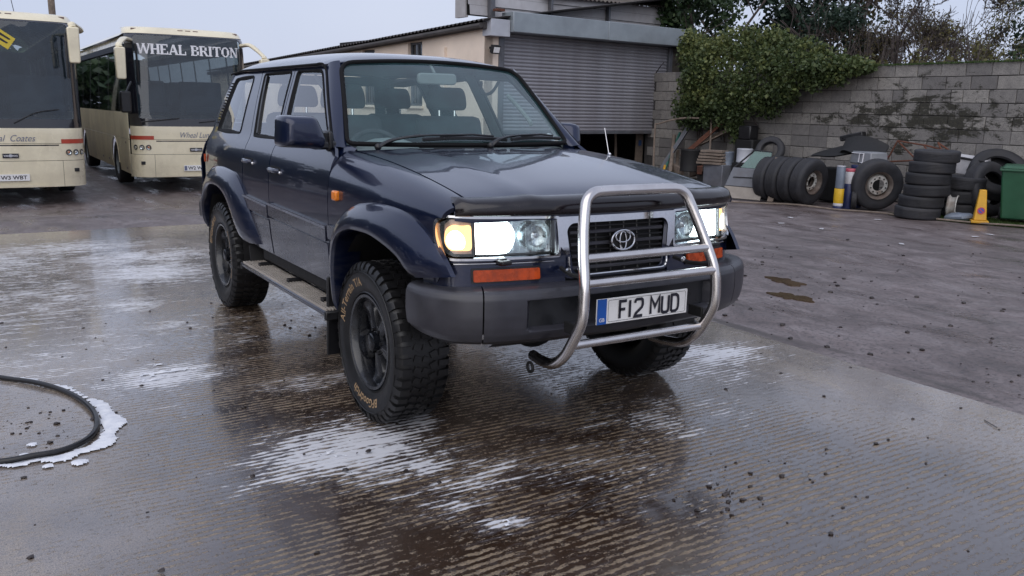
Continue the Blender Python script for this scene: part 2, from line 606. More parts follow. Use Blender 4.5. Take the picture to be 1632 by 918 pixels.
# plan curve of the nose: s runs outwards from the middle
Fs = spline([(0, .862, 0), (.33, .848, .33), (.60, .808, .60), (.72, .780, .715), (.80, .752, .785), (.86, .715, .832), (.92, .662, .860), (.98, .60, .870), (1.1, .48, .874)])
def nose(sgn, off=0.0):
    def f(s, z):
        x, y = Fs(s)
        e = 1e-3
        xa, ya = Fs(s + e); xb, yb = Fs(max(s - e, 0))
        tx, ty = xa - xb, ya - yb
        l = math.hypot(tx, ty)
        nx, ny = ty / l, -tx / l
        k = off
        return (x + nx * k - (z - .9) * .10, sgn * (y + ny * k), z)
    return f

front_arch = [(-.375, .472), (-.330, .71), (-.240, .890), (-.08, .958), (.10, .974), (.25, .966), (.46, .915), (.575, .835)]
front_outer = [(-.440, .50), (-.421, .699), (-.330, .960), (-.150, 1.065), (.05, 1.105), (.235, 1.116), (.439, 1.103), (.608, 1.044), (.731, .953), (.80, .872)]
rear_arch = [(-2.06, .612), (-2.20, .70), (-2.36, .865), (-2.54, .940), (-2.78, .955), (-3.00, .920), (-3.20, .81), (-3.30, .70), (-3.32, .56)]
rear_outer = [(-1.80, .635), (-1.944, .786), (-2.09, .937), (-2.281, 1.055), (-2.50, 1.085), (-2.75, 1.09), (-3.00, 1.065), (-3.24, .95), (-3.40, .76), (-3.42, .56)]
fa = [tuple(v) for v in smooth_path([(a, b, 0) for a, b in front_arch], 5)]
fa = [(p[0], p[1]) for p in fa]
ra = [(p[0], p[1]) for p in smooth_path([(a, b, 0) for a, b in rear_arch], 5)]

def both(make):
    for sgn in (-1, 1):
        make(sgn)

# --- wings
def wing(sgn):
    out = [(-.497, 1.50), (-.497, .60), (-.40, .60), (-.378, .60)]
    out += [p for p in fa if p[1] > .61]
    out += [(.575, .80), (.66, .80), (.705, .86), (.695, .935), (.680, .955), (.672, .99), (.672, 1.085), (.685, 1.115), (.715, 1.125), (.725, 1.20), (.76, 1.50)]
    o = panel_mb(out, fender_fn(sgn), .035, depth=.02).obj('front_wing', M['paint'], car)
    # flare
    O = smooth_path([(a, b, 0) for a, b in front_outer], 4)
    I = smooth_path([(a, b, 0) for a, b in front_arch], 5)
    flare(sgn, O, I, car, W)
    # side repeater
    g = MB().box((-.366, sgn * .897, 1.099), (.058, .03, .052))
    g.obj('side_repeater', M['amber'], o, bevel=.008)
def resample(P, n):
    L = [0]
    for a, b in zip(P[:-1], P[1:]):
        L.append(L[-1] + (Vector(b) - Vector(a)).length)
    out = []
    for i in range(n):
        t = L[-1] * i / (n - 1)
        j = 0
        while j < len(L) - 2 and L[j + 1] < t: j += 1
        k = (t - L[j]) / max(1e-9, L[j + 1] - L[j])
        out.append(Vector(P[j]).lerp(Vector(P[j + 1]), k))
    return out
def flare(sgn, O, I, parent, Wf):
    n = 40
    O = resample(O, n); I = resample(I, n)
    prof = [(0.0, -.012, 0), (0.0, .010, 0), (.10, .024, 0), (.30, .046, 0), (.55, .062, 0), (.82, .070, 0), (.95, .070, 0), (1.0, .062, 0), (1.02, .048, 0), (1.03, -.02, 0), (1.03, -.09, 0)]
    def fn(u, v):
        i = min(n - 1, int(round(u * (n - 1))))
        j = min(len(prof) - 1, int(round(v * (len(prof) - 1))))
        t, d, _ = prof[j]
        p = O[i].lerp(I[i], t)
        base = O[i].lerp(I[i], min(t, 1.0))
        w = Wf(base.x, min(base.y, 1.09))
        endf = min(1.0, min(i, n - 1 - i) / 3.0 + .55)
        if d > .01: d = .01 + (d - .01) * endf
        if base.y > 1.09: w -= (base.y - 1.09) * .25
        return (p.x, sgn * (w + d), p.y)
    mb = MB().grid(fn, n, len(prof))
    # close the ends
    L = len(prof)
    mb.f.append(tuple(range(L)))
    mb.f.append(tuple((n - 1) * L + k for k in range(L))[::-1])
    mb.obj('wheel_arch_flare', M['paint'], parent, sharp=50)
both(wing)
def rear_flare(sgn):
    O = smooth_path([(a, b, 0) for a, b in rear_outer], 4)
    I = smooth_path([(a, b, 0) for a, b in rear_arch], 5)
    flare(sgn, O, I, car, W)
both(rear_flare)

# --- doors and rear quarter with window openings
fd_out = [(-.505, .60), (-.505, 1.295), (-.585, 1.345), (-1.120, 1.790), (-1.672, 1.790), (-1.548, 1.315), (-1.553, 1.2), (-1.553, .60)]
fd_win = fillet([(-.665, 1.345), (-1.165, 1.755), (-1.610, 1.760), (-1.470, 1.342)], [.02, .05, .035, .02], 4)
rd_out = [(-1.563, .60), (-1.563, 1.2), (-1.558, 1.315), (-1.682, 1.790), (-2.385, 1.785), (-2.165, 1.315), (-2.165, 1.12)] + [p for p in ra[::-1] if -2.36 < p[0] and p[1] > .615 and p[0] < -2.05] + [(-1.98, .60)]
rd_out = [(-1.563, .60), (-1.563, 1.2), (-1.558, 1.315), (-1.682, 1.790), (-2.385, 1.785), (-2.165, 1.315), (-2.150, 1.08), (-2.165, .80), (-2.00, .612), (-1.98, .60)]
rd_win = fillet([(-1.605, 1.342), (-1.730, 1.760), (-2.310, 1.755), (-2.095, 1.342)], [.02, .035, .04, .02], 4)
qt_out = [(-2.160, .82), (-2.160, 1.08), (-2.175, 1.315), (-2.395, 1.785), (-3.20, 1.775), (-3.38, 1.36), (-3.58, 1.20), (-3.60, .60), (-3.325, .56)] + [p for p in ra[::-1] if p[0] < -2.18 and p[1] > .58]
qt_win = fillet([(-2.455, 1.345), (-2.560, 1.745), (-3.075, 1.730), (-3.155, 1.345)], [.04, .05, .05, .04], 4)
def frame_strip(loop, fn_out, fn_in, name, mat, parent, w=.012):
    """rubber seal: band that follows a window opening, sits slightly proud"""
    n = len(loop)
    cen = Vector((sum(p[0] for p in loop) / n, sum(p[1] for p in loop) / n))
    vs = []
    for p in loop:
        v = Vector(p[:2]); d = (v - cen)
        o2 = v + d.normalized() * w * .5
        i2 = v - d.normalized() * w * 1.0
        vs += [fn_out(*o2), fn_in(*o2)] if False else [fn_in(*o2), fn_out(*o2), fn_out(*v), fn_in(*i2)]
    mb = MB()
    k = 4
    mb.add(vs, [(i * k + j, ((i + 1) % n) * k + j, ((i + 1) % n) * k + (j + 1) % k, i * k + (j + 1) % k) for i in range(n) for j in range(k)])
    return mb.obj(name, mat, parent, sharp=60)
def grow(loop, w):
    n = len(loop)
    cx = sum(p[0] for p in loop) / n; cy = sum(p[1] for p in loop) / n
    return [(p[0] + math.copysign(min(w, abs(p[0] - cx)), p[0] - cx), p[1] + math.copysign(min(w, abs(p[1] - cy)), p[1] - cy)) for p in loop]
def doors(sgn):
    S = side(sgn)
    so, si = side(sgn, .004), side(sgn, -.020)
    for nm, out, win in (('front_door', fd_out, fd_win), ('rear_door', rd_out, rd_win), ('rear_quarter', qt_out, qt_win)):
        win = [tuple(p) for p in win]
        d = panel_mb(out, S, .045, holes=[win], depth=.02).obj(nm, M['paint'], car)
        panel_mb(grow(win, .018), side(sgn, -.010), .10, depth=0).obj('window_glass', M['sideglass'], d)
        frame_strip(densify(win, .05), so, si, 'window_seal', M['seal'], d, .022 if nm != 'rear_quarter' else .028)
        if nm == 'front_door':
            # black corner triangle that carries the mirror, waist seal
            tri = [(-.600, 1.342), (-.60, 1.352), (-.74, 1.468), (-.74, 1.342)]
            panel_mb(tri, side(sgn, .006), .05, depth=.01).obj('mirror_mount', M['trim'], d)
            handle(sgn, -1.425, 1.145, d)
            molding(sgn, -.515, -1.545, d)
        elif nm == 'rear_door':
            handle(sgn, -2.02, 1.165, d)
            molding(sgn, -1.572, -2.13, d)
            tri = [(-2.035, 1.36), (-2.065, 1.36), (-2.275, 1.745), (-2.245, 1.745)]
            panel_mb(tri, side(sgn, .002), .05, depth=.02).obj('window_divider', M['trim'], d)
        else:
            # ribbed vent strip on the rear pillar
            v = MB()
            for i in range(15):
                t = i / 14
                x = -3.215 + .085 * t; z = 1.40 + .30 * t
                v.box((x, sgn * (W(x, z) + .004), z), (.035, .012, .010))
            v.obj('pillar_vent', M['trim'], d)
            g = MB().box((-3.30, sgn * .875, 1.12), (.02, .012, .06))
            g.obj('tail_reflector', M['amber_dim'], d)
    # wing moulding piece
    m_ = [( -.39, .855), (-.490, .858), (-.490, .935), (-.375, .932)]
    panel_mb(fillet(m_, .008, 2), side(sgn, .014), .05, depth=.02).obj('moulding', M['molding'], car)
def handle(sgn, x, z, parent):
    h = MB()
    h.prism(fillet([(-.095, -.032), (.095, -.032), (.095, .032), (-.095, .032)], .02, 3), .004, face_mat((x, sgn * (W(x, z) + .001), z), (-sgn * -1, 0, 0), (0, 0, 1)))
    o = h.obj('handle_recess', M['dark'], parent)
    h = MB()
    h.tube(smooth_path([(x - .075, sgn * (W(x, z) + .003), z + .008), (x - .06, sgn * (W(x, z) + .022), z + .010), (x + .06, sgn * (W(x, z) + .022), z + .010), (x + .075, sgn * (W(x, z) + .003), z + .008)], 4), .012, 8, flat=1.2)
    h.obj('handle', M['paint'], parent)
    MB().ball((x + .10, sgn * (W(x, z) + .002), z + .0), .010, 8, 6).obj('lock', M['chrome'], parent)
def molding(sgn, x0, x1, parent):
    out = fillet([(x0, .838), (x0, .925), (x1, .945), (x1, .858)], .008, 2)
    m_ = panel_mb(out, side(sgn, .016), .06, depth=.02).obj('moulding', M['molding'], parent)
    out = [(x0, .908), (x0, .918), (x1, .938), (x1, .928)]
    panel_mb(out, side(sgn, .021), .08, depth=.006).obj('bright_strip', M['frame_grey'], m_)
    out = [(x0, .605), (x0, .825), (x1 if x1 > -1.7 else -2.06, .845 if x1 > -1.7 else .84), (x1 if x1 > -1.7 else -1.98, .605)]
    panel_mb(fillet(out, .012, 2), side(sgn, .007), .06, depth=.012).obj('lower_cladding', M['molding'], parent)
both(doors)

# sills, steps, mud flaps
def sill(sgn):
    MB().box((-1.15, sgn * .815, .565), (1.46, .07, .09)).obj('sill', M['dark'], car, bevel=.02)
    y0 = sgn * .875
    st = MB()
    # board surface in ribs: long thin bars
    b = MB().box((-1.20, y0, .470), (1.62, .175, .030)).obj('running_board', M['molding'], car, bevel=.010)
    for k in range(9):
        yy = y0 + sgn * (-.074 + k * .0185)
        MB().box((-1.20, yy, .4895), (1.60, .0100, .012)).obj('tread_rib', M['alu'] if k != 0 else M['trim'], b)
    MB().box((-.385, y0, .462), (.03, .18, .05)).obj('end_cap', M['trim'], b, bevel=.008)
    MB().box((-2.015, y0, .462), (.03, .18, .05)).obj('end_cap', M['trim'], b, bevel=.008)
    for xx in (-.6, -1.2, -1.8):
        MB().box((xx, sgn * .80, .50), (.05, .20, .02)).obj('step_bracket', M['trim'], b)
    for xx in (-.95, -1.15, -1.38):
        MB().box((xx, sgn * .80, .515), (.07, .05, .006)).obj('step_clip', M['chrome'], b)
    MB().box((-.455, sgn * .815, .44), (.02, .225, .44), Matrix.Rotation(R(3), 3, 'Y')).obj('mud_flap', M['trim'], car, bevel=.006)
    MB().box((-2.005, sgn * .80, .52), (.02, .20, .16), Matrix.Rotation(R(-20), 3, 'Y')).obj('splash_guard', M['dark'], car)
both(sill)

# --- bonnet, scuttle, roof
hb = lambda y: -.345 - .15 * (abs(y) / .72) ** 2.0
hood_out = [(hb(y), y) for y in np.linspace(-.722, .722, 17)] + [(x, .722) for x in (-.2, .1, .4, .60)] + [(.69, .718), (.745, .64)] + [(Fs(s)[0] - .040, Fs(s)[1]) for s in (.55, .40, .2)] + [(.825, 0)] + [(Fs(s)[0] - .040, -Fs(s)[1]) for s in (.2, .40, .55)] + [(.745, -.64), (.69, -.718)] + [(x, -.722) for x in (.60, .4, .1, -.2)]
hd = panel_mb(hood_out, lambda x, y: (x, y, hoodz(x, y)), .06, depth=.02).obj('bonnet', M['paint'], car)
# lip at the front of the bonnet, folds down to the grille
MB().grid(lambda u, v: (lambda s, t: (Fs(abs(s))[0] - .045 + .030 * math.sin(t * PI / 2), math.copysign(Fs(abs(s))[1], s), hoodz(Fs(abs(s))[0] - .045, Fs(abs(s))[1]) - .085 * (1 - math.cos(t * PI / 2))))((u - .5) * 1.62, v), 41, 7).obj('bonnet_lip', M['paint'], hd)
# scuttle between bonnet and windscreen
MB().grid(lambda u, v: (lambda y: (hb(y) - .012 - v * (-.48 + .0 - hb(y) + .18 + .14 * (y / .72) ** 2) * -1 if False else hb(y) + .02 - v * .20, y, hoodz(hb(y), y) - .020 - .008 * v))((u - .5) * 1.46), 21, 4).obj('scuttle_panel', M['paint'], car)
sc = MB()
for (ya, yb) in ((-.28, .08), (.30, .62)):
    for k in range(3):
        pts = []
        for t in np.linspace(0, 1, 6):
            y = ya + (yb - ya) * t
            pts.append((hb(y) - .035 - k * .030, y, hoodz(hb(y), y) - .010))
        sc.tube(pts, .0075, 6)
sc.obj('scuttle_vent', M['dark'], car)

Rz = spline([(-1.03, 1.812), (-1.10, 1.840), (-1.22, 1.868), (-1.45, 1.890), (-1.9, 1.902), (-2.5, 1.902), (-3.0, 1.888), (-3.22, 1.862), (-3.34, 1.815)])
def roof_fn(x, y):
    wy = .668 - max(0, -2.7 - x) * .05 - (.012 if x > -1.15 else 0)
    a = min(abs(y) / .66, 1.0)
    edge = 1.792 - max(0, x + 1.15) * .02 - max(0, -2.9 - x) * .05
    z0 = Rz(x)
    z = edge + (z0 - edge) * (1 - a ** 3.4) ** .8
    return (x, math.copysign(a * wy, y), z)
rf_out = [(-1.035, 0)] + [(-1.035 - .012 * (y / .6) ** 2, y) for y in (.2, .4, .55)] + [(-1.06, .62), (-1.12, .66)] + [(x, .66) for x in (-1.5, -2, -2.5, -3)] + [(-3.24, .66), (-3.30, .55), (-3.33, .3), (-3.335, 0)]
rf_out = rf_out + [(x, -y) for x, y in rf_out[::-1][1:-1]]
rf = panel_mb(rf_out, roof_fn, .055, depth=.02).obj('roof', M['paint'], car)
def gutter(sgn):
    pts = [(x, sgn * (.672 - max(0, -2.7 - x) * .05), 1.792 - max(0, -2.9 - x) * .05) for x in np.linspace(-1.13, -3.27, 24)]
    pts = [(-.585 - .545 * v, sgn * (W(-.585 - .545 * v, 1.335 + .455 * v) + .004), 1.335 + .455 * v) for v in (.02, .25, .5, .75, .93)] + pts
    MB().tube(smooth_path(pts, 2), .008, 6).obj('roof_gutter', M['seal'], rf)
both(gutter)
def lining(sgn):
    pass
MB().grid(lambda u, v: (-1.10 - 2.12 * u, -.60 + 1.2 * v, 1.80 + .03 * math.sin(PI * v) * math.sin(PI * min(1, u * 3 + .2) * .5 + .2)), 8, 8).obj('headlining', M['headliner'], car)

# --- windscreen: curved glass with rounded corners, rubber surround, A pillars
def ws(u, v):
    b = Vector((-.470 - .135 * u * u, .738 * u, 1.336 + .006 * u * u))
    t = Vector((-1.046 + .004 * u * u, .598 * u, 1.832 - .030 * u * u))
    p = b.lerp(t, v)
    p += Vector((.6, 0, .7)) * (.030 * math.sin(PI * v) * (1 - .6 * u * u))
    return p
wl = fillet([(-.985, .02), (.985, .02), (.985, .975), (-.985, .975)], [.06, .06, .13, .13], 5)
wl = [tuple(p) for p in wl]
PANEL_CENTRE = Vector((-1.6, 0, 1.0))
wsg = panel_mb(wl, lambda u, v: ws(u, v), .09, depth=0).obj('windscreen', M['glass'], car)
def loop_tube(loop, fn, r, name, mat, parent, flat=1.0):
    pts = [fn(*p) for p in densify(loop, .06)]
    return MB().tube(pts, r, 8, closed=True).obj(name, mat, parent)
loop_tube([tuple((Vector(p) - Vector((0, .5))) * 1.012 + Vector((0, .5))) for p in wl], lambda u, v: ws(u, v) + Vector((.004, 0, .004)), .013, 'windscreen_seal', M['seal'], wsg)
# black printed border behind the glass edge
inner = [tuple(((Vector(p) - Vector((0, .5))) * .955) + Vector((0, .5))) for p in wl]
PANEL_CENTRE = None
def pillar(sgn):
    # surface from windscreen edge round to the front edge of the door frame
    def fn(u, v):
        a = ws(sgn * 1.0, -.04 + 1.05 * v) + Vector((.0, 0, .006))
        x = -.585 - .545 * v; z = 1.335 + .455 * v
        b = Vector((x + .004, sgn * (W(x, z) + .001), z))
        m_ = (a + b) * .5 + Vector((.022, sgn * .028, .012)) * (1 - .3 * v)
        return a * (1 - u) ** 2 + m_ * (2 * u * (1 - u)) + b * u * u
    MB().grid(fn, 8, 12).obj('windscreen_pillar', M['paint'], car)
    # black inner face
    def fi(u, v):
        a = ws(sgn * .97, .0 + v) - Vector((.03, 0, .02))
        x = -.60 - .56 * v; z = 1.33 + .455 * v
        b = Vector((x - .02, sgn * (W(x, z) - .035), z))
        return a.lerp(b, u)
    MB().grid(fi, 3, 8).obj('pillar_trim', M['cabin'], car)
    # corner between wing, door and pillar
    def fc(u, v):
        a = Vector(fender_fn(sgn)(-.50 - .002, 1.10 + .40 * v))
        x = -.50 - .10 * v
        b = Vector((-.50 - .11 * v, sgn * (W(-.55, 1.10 + .235 * v) - .10 * v ** 3), 1.10 + .245 * v))
        return a.lerp(b, u)
    MB().grid(fc, 5, 10).obj('scuttle_corner', M['paint'], car)
both(pillar)

for sgn in (-1, 1):
    MB().add([(-.50, sgn * .72, 1.33), (-.62, sgn * .72, 1.345), (-.64, sgn * .80, 1.33), (-.50, sgn * .84, 1.24), (-.62, sgn * .70, 1.20), (-.50, sgn * .70, 1.20)], [(0, 1, 2, 3), (0, 1, 4, 5)]).obj('corner_filler', M['paint'], car)
# wipers
def wiper(y0, y1, dy):
    w = empty('wiper', (0, 0, 0)); w.parent = car
    piv = Vector((hb(y0) - .05, y0, hoodz(hb(y0), y0) + .012))
    def onws(y, v, off=.035):
        u = y / .70
        return ws(u, v) + Vector((.6, 0, .75)) * off
    mid = onws((y0 + y1) * .5, .045, .05)
    tip = onws(y1, .065, .045)
    MB().ball(piv, .020, 10, 6).obj('wiper_spindle', M['trim'], w)
    MB().tube(smooth_path([piv, piv + Vector((-.01, (y1 - y0) * .16, .035)), mid, tip], 5), [.019] * 6 + [.015] * 5 + [.011] * 5, 8, flat=.55).obj('wiper_arm', M['trim'], w)
    pts = [onws(y1 - dy * .45 + dy * 1.0 * t, .045 + .018 * math.sin(PI * t), .022) for t in np.linspace(0, 1, 12)]
    MB().tube(pts, .011, 6).obj('wiper_blade', M['trim'], w)
    MB().tube([pts[2] + Vector((.012, 0, .014)), pts[6] + Vector((.018, 0, .02)), pts[9] + Vector((.012, 0, .014))], .006, 6).obj('blade_bridge', M['trim'], w)
wiper(-.60, -.08, .52)
wiper(.05, .42, .40)

# --- bonnet guard: smoked plastic strip that wraps the front edge
def guard(u, v):
    s = (u - .5) * 2 * .815
    a = abs(s)
    x, y = Fs(a)
    prof = [(-.100, 1.0, .002), (-.070, 1.0, .014), (-.035, 1.0, .010), (-.010, .95, .0), (.010, .82, .0), (.022, .58, .0), (.025, .28, .0), (.018, .05, .0), (.004, .0, .0)]
    k = v * (len(prof) - 1)
    i = min(int(k), len(prof) - 2); t = k - i
    dx = prof[i][0] * (1 - t) + prof[i + 1][0] * t
    hz = prof[i][1] * (1 - t) + prof[i + 1][1] * t
    up = prof[i][2] * (1 - t) + prof[i + 1][2] * t
    zt = hoodz(x - .06, y) + .009
    zb = 1.110 + .006 * a
    endr = min(1.0, (.815 - a) / .04 + .25)
    return (x + dx * endr - .004, math.copysign(y, s), zb + (zt - zb) * hz * (.55 + .45 * endr) + up * .3)
g1 = MB().grid(guard, 61, 22)
g1.obj('bonnet_guard', M['guard'], car)

# --- lamps
def rect_loop(a, b, c, d, r, n=4):
    return [tuple(p) for p in fillet([(a, c), (b, c), (b, d), (a, d)], r, n)]
def lamp(sgn):
    hl = empty('headlight', (0, 0, 0)); hl.parent = car
    NF = nose(sgn, 0.0)
    outer = [(.338, .938), (.338, 1.096), (.72, 1.104), (.84, 1.110), (.885, 1.09), (.892, 1.03), (.872, .965), (.83, .938)]
    outer = [tuple(p) for p in fillet(outer, [.015, .015, 0, .03, .03, .04, .05, .04], 4)]
    # bright bezel: ring round the lamp
    k = []
    c = Vector((.61, 1.02))
    big = []
    for p in densify(outer, .03):
        v = Vector(p); d = v - c
        big.append((v.x + math.copysign(min(.010, abs(d.x) * .04), d.x), v.y + math.copysign(.010, d.y)))
    mb = MB()
    n = len(big)
    small = densify(outer, .03)
    fo, fi = nose(sgn, .010), nose(sgn, -.025)
    n = min(len(big), len(small))
    vs = []
    for i in range(n):
        vs += [nose(sgn, -.01)(*big[i]), fo(*big[i]), fo(*small[i]), fi(*small[i])]
    mb.add(vs, [(i * 4 + j, ((i + 1) % n) * 4 + j, ((i + 1) % n) * 4 + (j + 1) % 4, i * 4 + (j + 1) % 4) for i in range(n) for j in range(3)])
    mb.obj('chrome_bezel', M['chrome'], hl, sharp=50)
    lens = panel_mb([(.345, .945), (.345, 1.089), (.716, 1.096), (.716, .945)], nose(sgn, .002), .05, depth=0).obj('lens', M['lens'], hl)
    # lens flutes
    fl = MB()
    for s in np.linspace(.37, .70, 12):
        fl.tube([nose(sgn, -.001)(s, .950), nose(sgn, -.001)(s, 1.088)], .0016, 5)
    fl.obj('lens_fluting', M['lens'], hl)
    corner = [(.724, .945), (.724, 1.097), (.835, 1.102), (.878, 1.085), (.885, 1.03), (.865, .970), (.825, .945)]
    panel_mb([tuple(p) for p in fillet(corner, [0, 0, .02, .03, .04, .05, .03], 3)], nose(sgn, .002), .04, depth=0).obj('corner_lens', M['lens'], hl)
    # housing behind
    panel_mb([(.345, .945), (.345, 1.089), (.53, 1.094), (.53, .945)], nose(sgn, -.05), .05, depth=0).obj('reflector', M['reflector'], hl)
    panel_mb([(.53, .945), (.53, 1.094), (.716, 1.096), (.716, .945)], nose(sgn, -.05), .05, depth=0).obj('reflector', M['reflector'], hl)
    MB().grid(lambda u, v: nose(sgn, -.05 + .05 * u)(.719, .945 + .15 * v), 2, 2).obj('lamp_divider', M['trim'], hl)
    # main beam bowl: dished ring, small bulb cap
    c1 = Vector(nose(sgn, -.035)(.435, 1.022))
    q = (Vector(nose(sgn, .0)(.435, 1.022)) - c1).to_track_quat('Z', 'Y').to_matrix().to_4x4()
    q.translation = c1
    MB().lathe([(.066, .028), (.060, .012), (.045, -.002), (.030, -.010), (.016, -.012)], 24, q).obj('bowl', M['reflector'], hl)
    MB().lathe([(.0, .022), (.012, .020), (.020, .012), (.022, 0.0), (.020, -.012)], 16, q).obj('bulb_cap', M['chrome'], hl)
    # dipped beam: glowing bowl
    c2 = Vector(nose(sgn, -.030)(.615, 1.022))
    q = (Vector(nose(sgn, .0)(.615, 1.022)) - c2).to_track_quat('Z', 'Y').to_matrix().to_4x4()
    q.translation = c2
    gp = [tuple(p) for p in fillet([(.722 - .004, .950), (.722 - .004, 1.091), (.56, 1.089), (.536, 1.05), (.530, 1.02), (.540, .985), (.565, .950)], [.012, .012, .03, .03, .03, .03, .03], 4)]
    gl_ = panel_mb(gp, lambda s, z: nose(sgn, -.020 - .016 * (1 - min(1, ((s - .62) / .09) ** 2 + ((z - 1.02) / .07) ** 2)))(s, z), .03, depth=.01)
    gl_.obj('lit_bulb', M['lamp_on'], hl)
    # side light: frosted bowl lit from within
    panel_mb([(.728, .950), (.728, 1.094), (.83, 1.096), (.87, 1.075), (.876, 1.02), (.858, .975), (.82, .950)], nose(sgn, -.040), .05, depth=0).obj('side_lamp_housing', M['lens_back'], hl)
    panel_mb([tuple(p) for p in fillet([(.730, .966), (.730, 1.078), (.77, 1.070), (.82, 1.078), (.858, 1.055), (.868, 1.0), (.840, .966)], .02, 3)], nose(sgn, -.022), .03, depth=.01).obj('lit_side_lamp', M['lamp_amber'], hl)
    panel_mb([tuple(p) for p in fillet([(.765, .972), (.760, 1.025), (.80, 1.058), (.840, 1.045), (.858, 1.0), (.830, .972)], .03, 3)], nose(sgn, -.014), .03, depth=.004).obj('lit_side_bulb', M['lamp_hot'], hl)
    # body panel below with second bright line, indicator and washer jet
    low = [(.30, .780), (.30, .925), (.72, .930), (.88, .932), (.915, .932), (.93, .78)]
    p = panel_mb(low, nose(sgn, -.006), .05, depth=.015).obj('lamp_panel', M['paint'], car)
    path = [nose(sgn, .003)(s, .912 + .003 * (s > .6)) for s in np.linspace(.36, .83, 16)] + [nose(sgn, .003)(.868, .922), nose(sgn, .003)(.890, .945)]
    MB().tube(smooth_path(path, 2), .0042, 6).obj('bright_line', M['chrome'], p)
    ind = rect_loop(.432, .735, .838, .888, .008)
    panel_mb(ind, nose(sgn, .010), .04, depth=.03).obj('indicator', M['amber_dim'], p)
    frame = rect_loop(.424, .743, .831, .895, .010)
    panel_mb(frame, nose(sgn, .001), .06, depth=.01).obj('indicator_frame', M['trim'], p)
    jx, jy, jz = nose(sgn, .028)(.605, .922)
    MB().box((jx, jy, jz), (.060, .050, .020)).box((jx - .01, jy, jz + .0), (.03, .035, .034)).obj('washer_jet', M['trim'], p, bevel=.006)
M['lens_back'] = simple('lamp_housing', (0.40, 0.33, 0.29), 0.35, 0.3, var=0.3, scale=30, bump=0.2)
both(lamp)
# real light from the lamps onto the ground ahead
for sgn in (-1, 1):
    ld = bpy.data.lights.new('headlamp_beam', 'SPOT')
    ld.energy = 6; ld.spot_size = R(70); ld.spot_blend = .8; ld.color = (.86, .94, 1.0); ld.shadow_soft_size = .05
    lo = bpy.data.objects.new('headlamp_beam', ld)
    link(lo, car)
    lo.location = Vector(nose(sgn, .03)(.615, 1.02))
    lo.rotation_euler = Vector((1, sgn * .05, -.16)).to_track_quat('-Z', 'Y').to_euler()

# --- grille
gr = empty('grille', (0, 0, 0)); gr.parent = car
gl = [(-.325, 1.094), (.325, 1.094), (.318, .935), (.300, .835), (-.300, .835), (-.318, .935)]
def gfn(off):
    return lambda y, z: (Fs(abs(y))[0] + off - (z - .9) * .10, y, z)
gout = [tuple(p) for p in fillet([(-.350, 1.106), (.350, 1.106), (.338, .930), (.300, .826), (-.300, .826), (-.338, .930)], [.02, .02, .01, .03, .03, .01], 4)]
gin = [tuple(p) for p in fillet([(-.288, 1.070), (.288, 1.070), (.268, .930), (.255, .840), (-.255, .840), (-.268, .930)], [.03, .03, .01, .04, .04, .01], 4)]
panel_mb(gout, gfn(-.006), .05, depth=.0, holes=[gin]).obj('grille_panel', M['paint'], gr)
# chrome surround: wide on top, thin below
top = [(-.345, 1.102), (.345, 1.102), (.338, .985), (.300, .935), (.283, .94), (.296, 1.045), (.270, 1.072), (-.270, 1.072), (-.296, 1.045), (-.283, .94), (-.300, .935), (-.338, .985)]
panel_mb([tuple(p) for p in fillet(top, [.012, .012, .01, .003, .003, .03, .03, .03, .03, .003, .003, .01], 4)], gfn(.010), .03, depth=.025).obj('chrome_surround', M['chrome'], gr)
path = [gfn(.006)(y, z) for y, z in fillet([(-.285, .925), (-.285, .838), (.285, .838), (.285, .925)], [0, .04, .04, 0], 5, False)]
MB().tube(path, .0055, 6).obj('chrome_line', M['chrome'], gr)
panel_mb([(-.29, 1.075), (.29, 1.075), (.28, .82), (-.28, .82)], gfn(-.045), .08, depth=0).obj('grille_back', M['dark'], gr)
for k in range(9):
    z = 1.052 - k * .0262
    pts = [gfn(-.010)(y, z) for y in np.linspace(-.272 + .002 * k, .272 - .002 * k, 15)]
    MB().tube(pts, .0075 if k % 2 else .0035, 6, flat=1.2).obj('grille_bar', M['bumper'] if k % 2 else M['trim'], gr)
for y in (-.20, -.12, -.04, .04, .12, .20):
    MB().tube([gfn(-.020)(y, 1.068), gfn(-.020)(y, .845)], .0032, 5).obj('grille_upright', M['trim'], gr)
# oval badge of three ellipses
bd = empty('badge', (0, 0, 0)); bd.parent = gr
BC = Vector((gfn(.022)(0, .985)))
def ell(cy, cz, a, b, r, nm):
    MB().tube([BC + Vector((-(cz + b * math.sin(t)) * .10, cy + a * math.cos(t), cz + b * math.sin(t))) for t in np.linspace(0, 2 * PI, 37)[:-1]], r, 8, closed=True, flat=1.0).obj(nm, M['chrome'], gr)
ell(0, 0, .066, .044, .0058, 'badge_ring')
ell(0, .0155, .042, .0250, .0042, 'badge_ring')
ell(0, -.0020, .0185, .0400, .0042, 'badge_ring')
bpy.data.objects.remove(bd)
MB().lathe([(0, 0), (.062, 0), (.064, -.01), (.05, -.03)], 24, MT(BC + Vector((-.006, 0, 0))) @ AX_X @ Matrix.Diagonal((.68, 1, 1, 1))).obj('badge_back', M['dark'], gr)

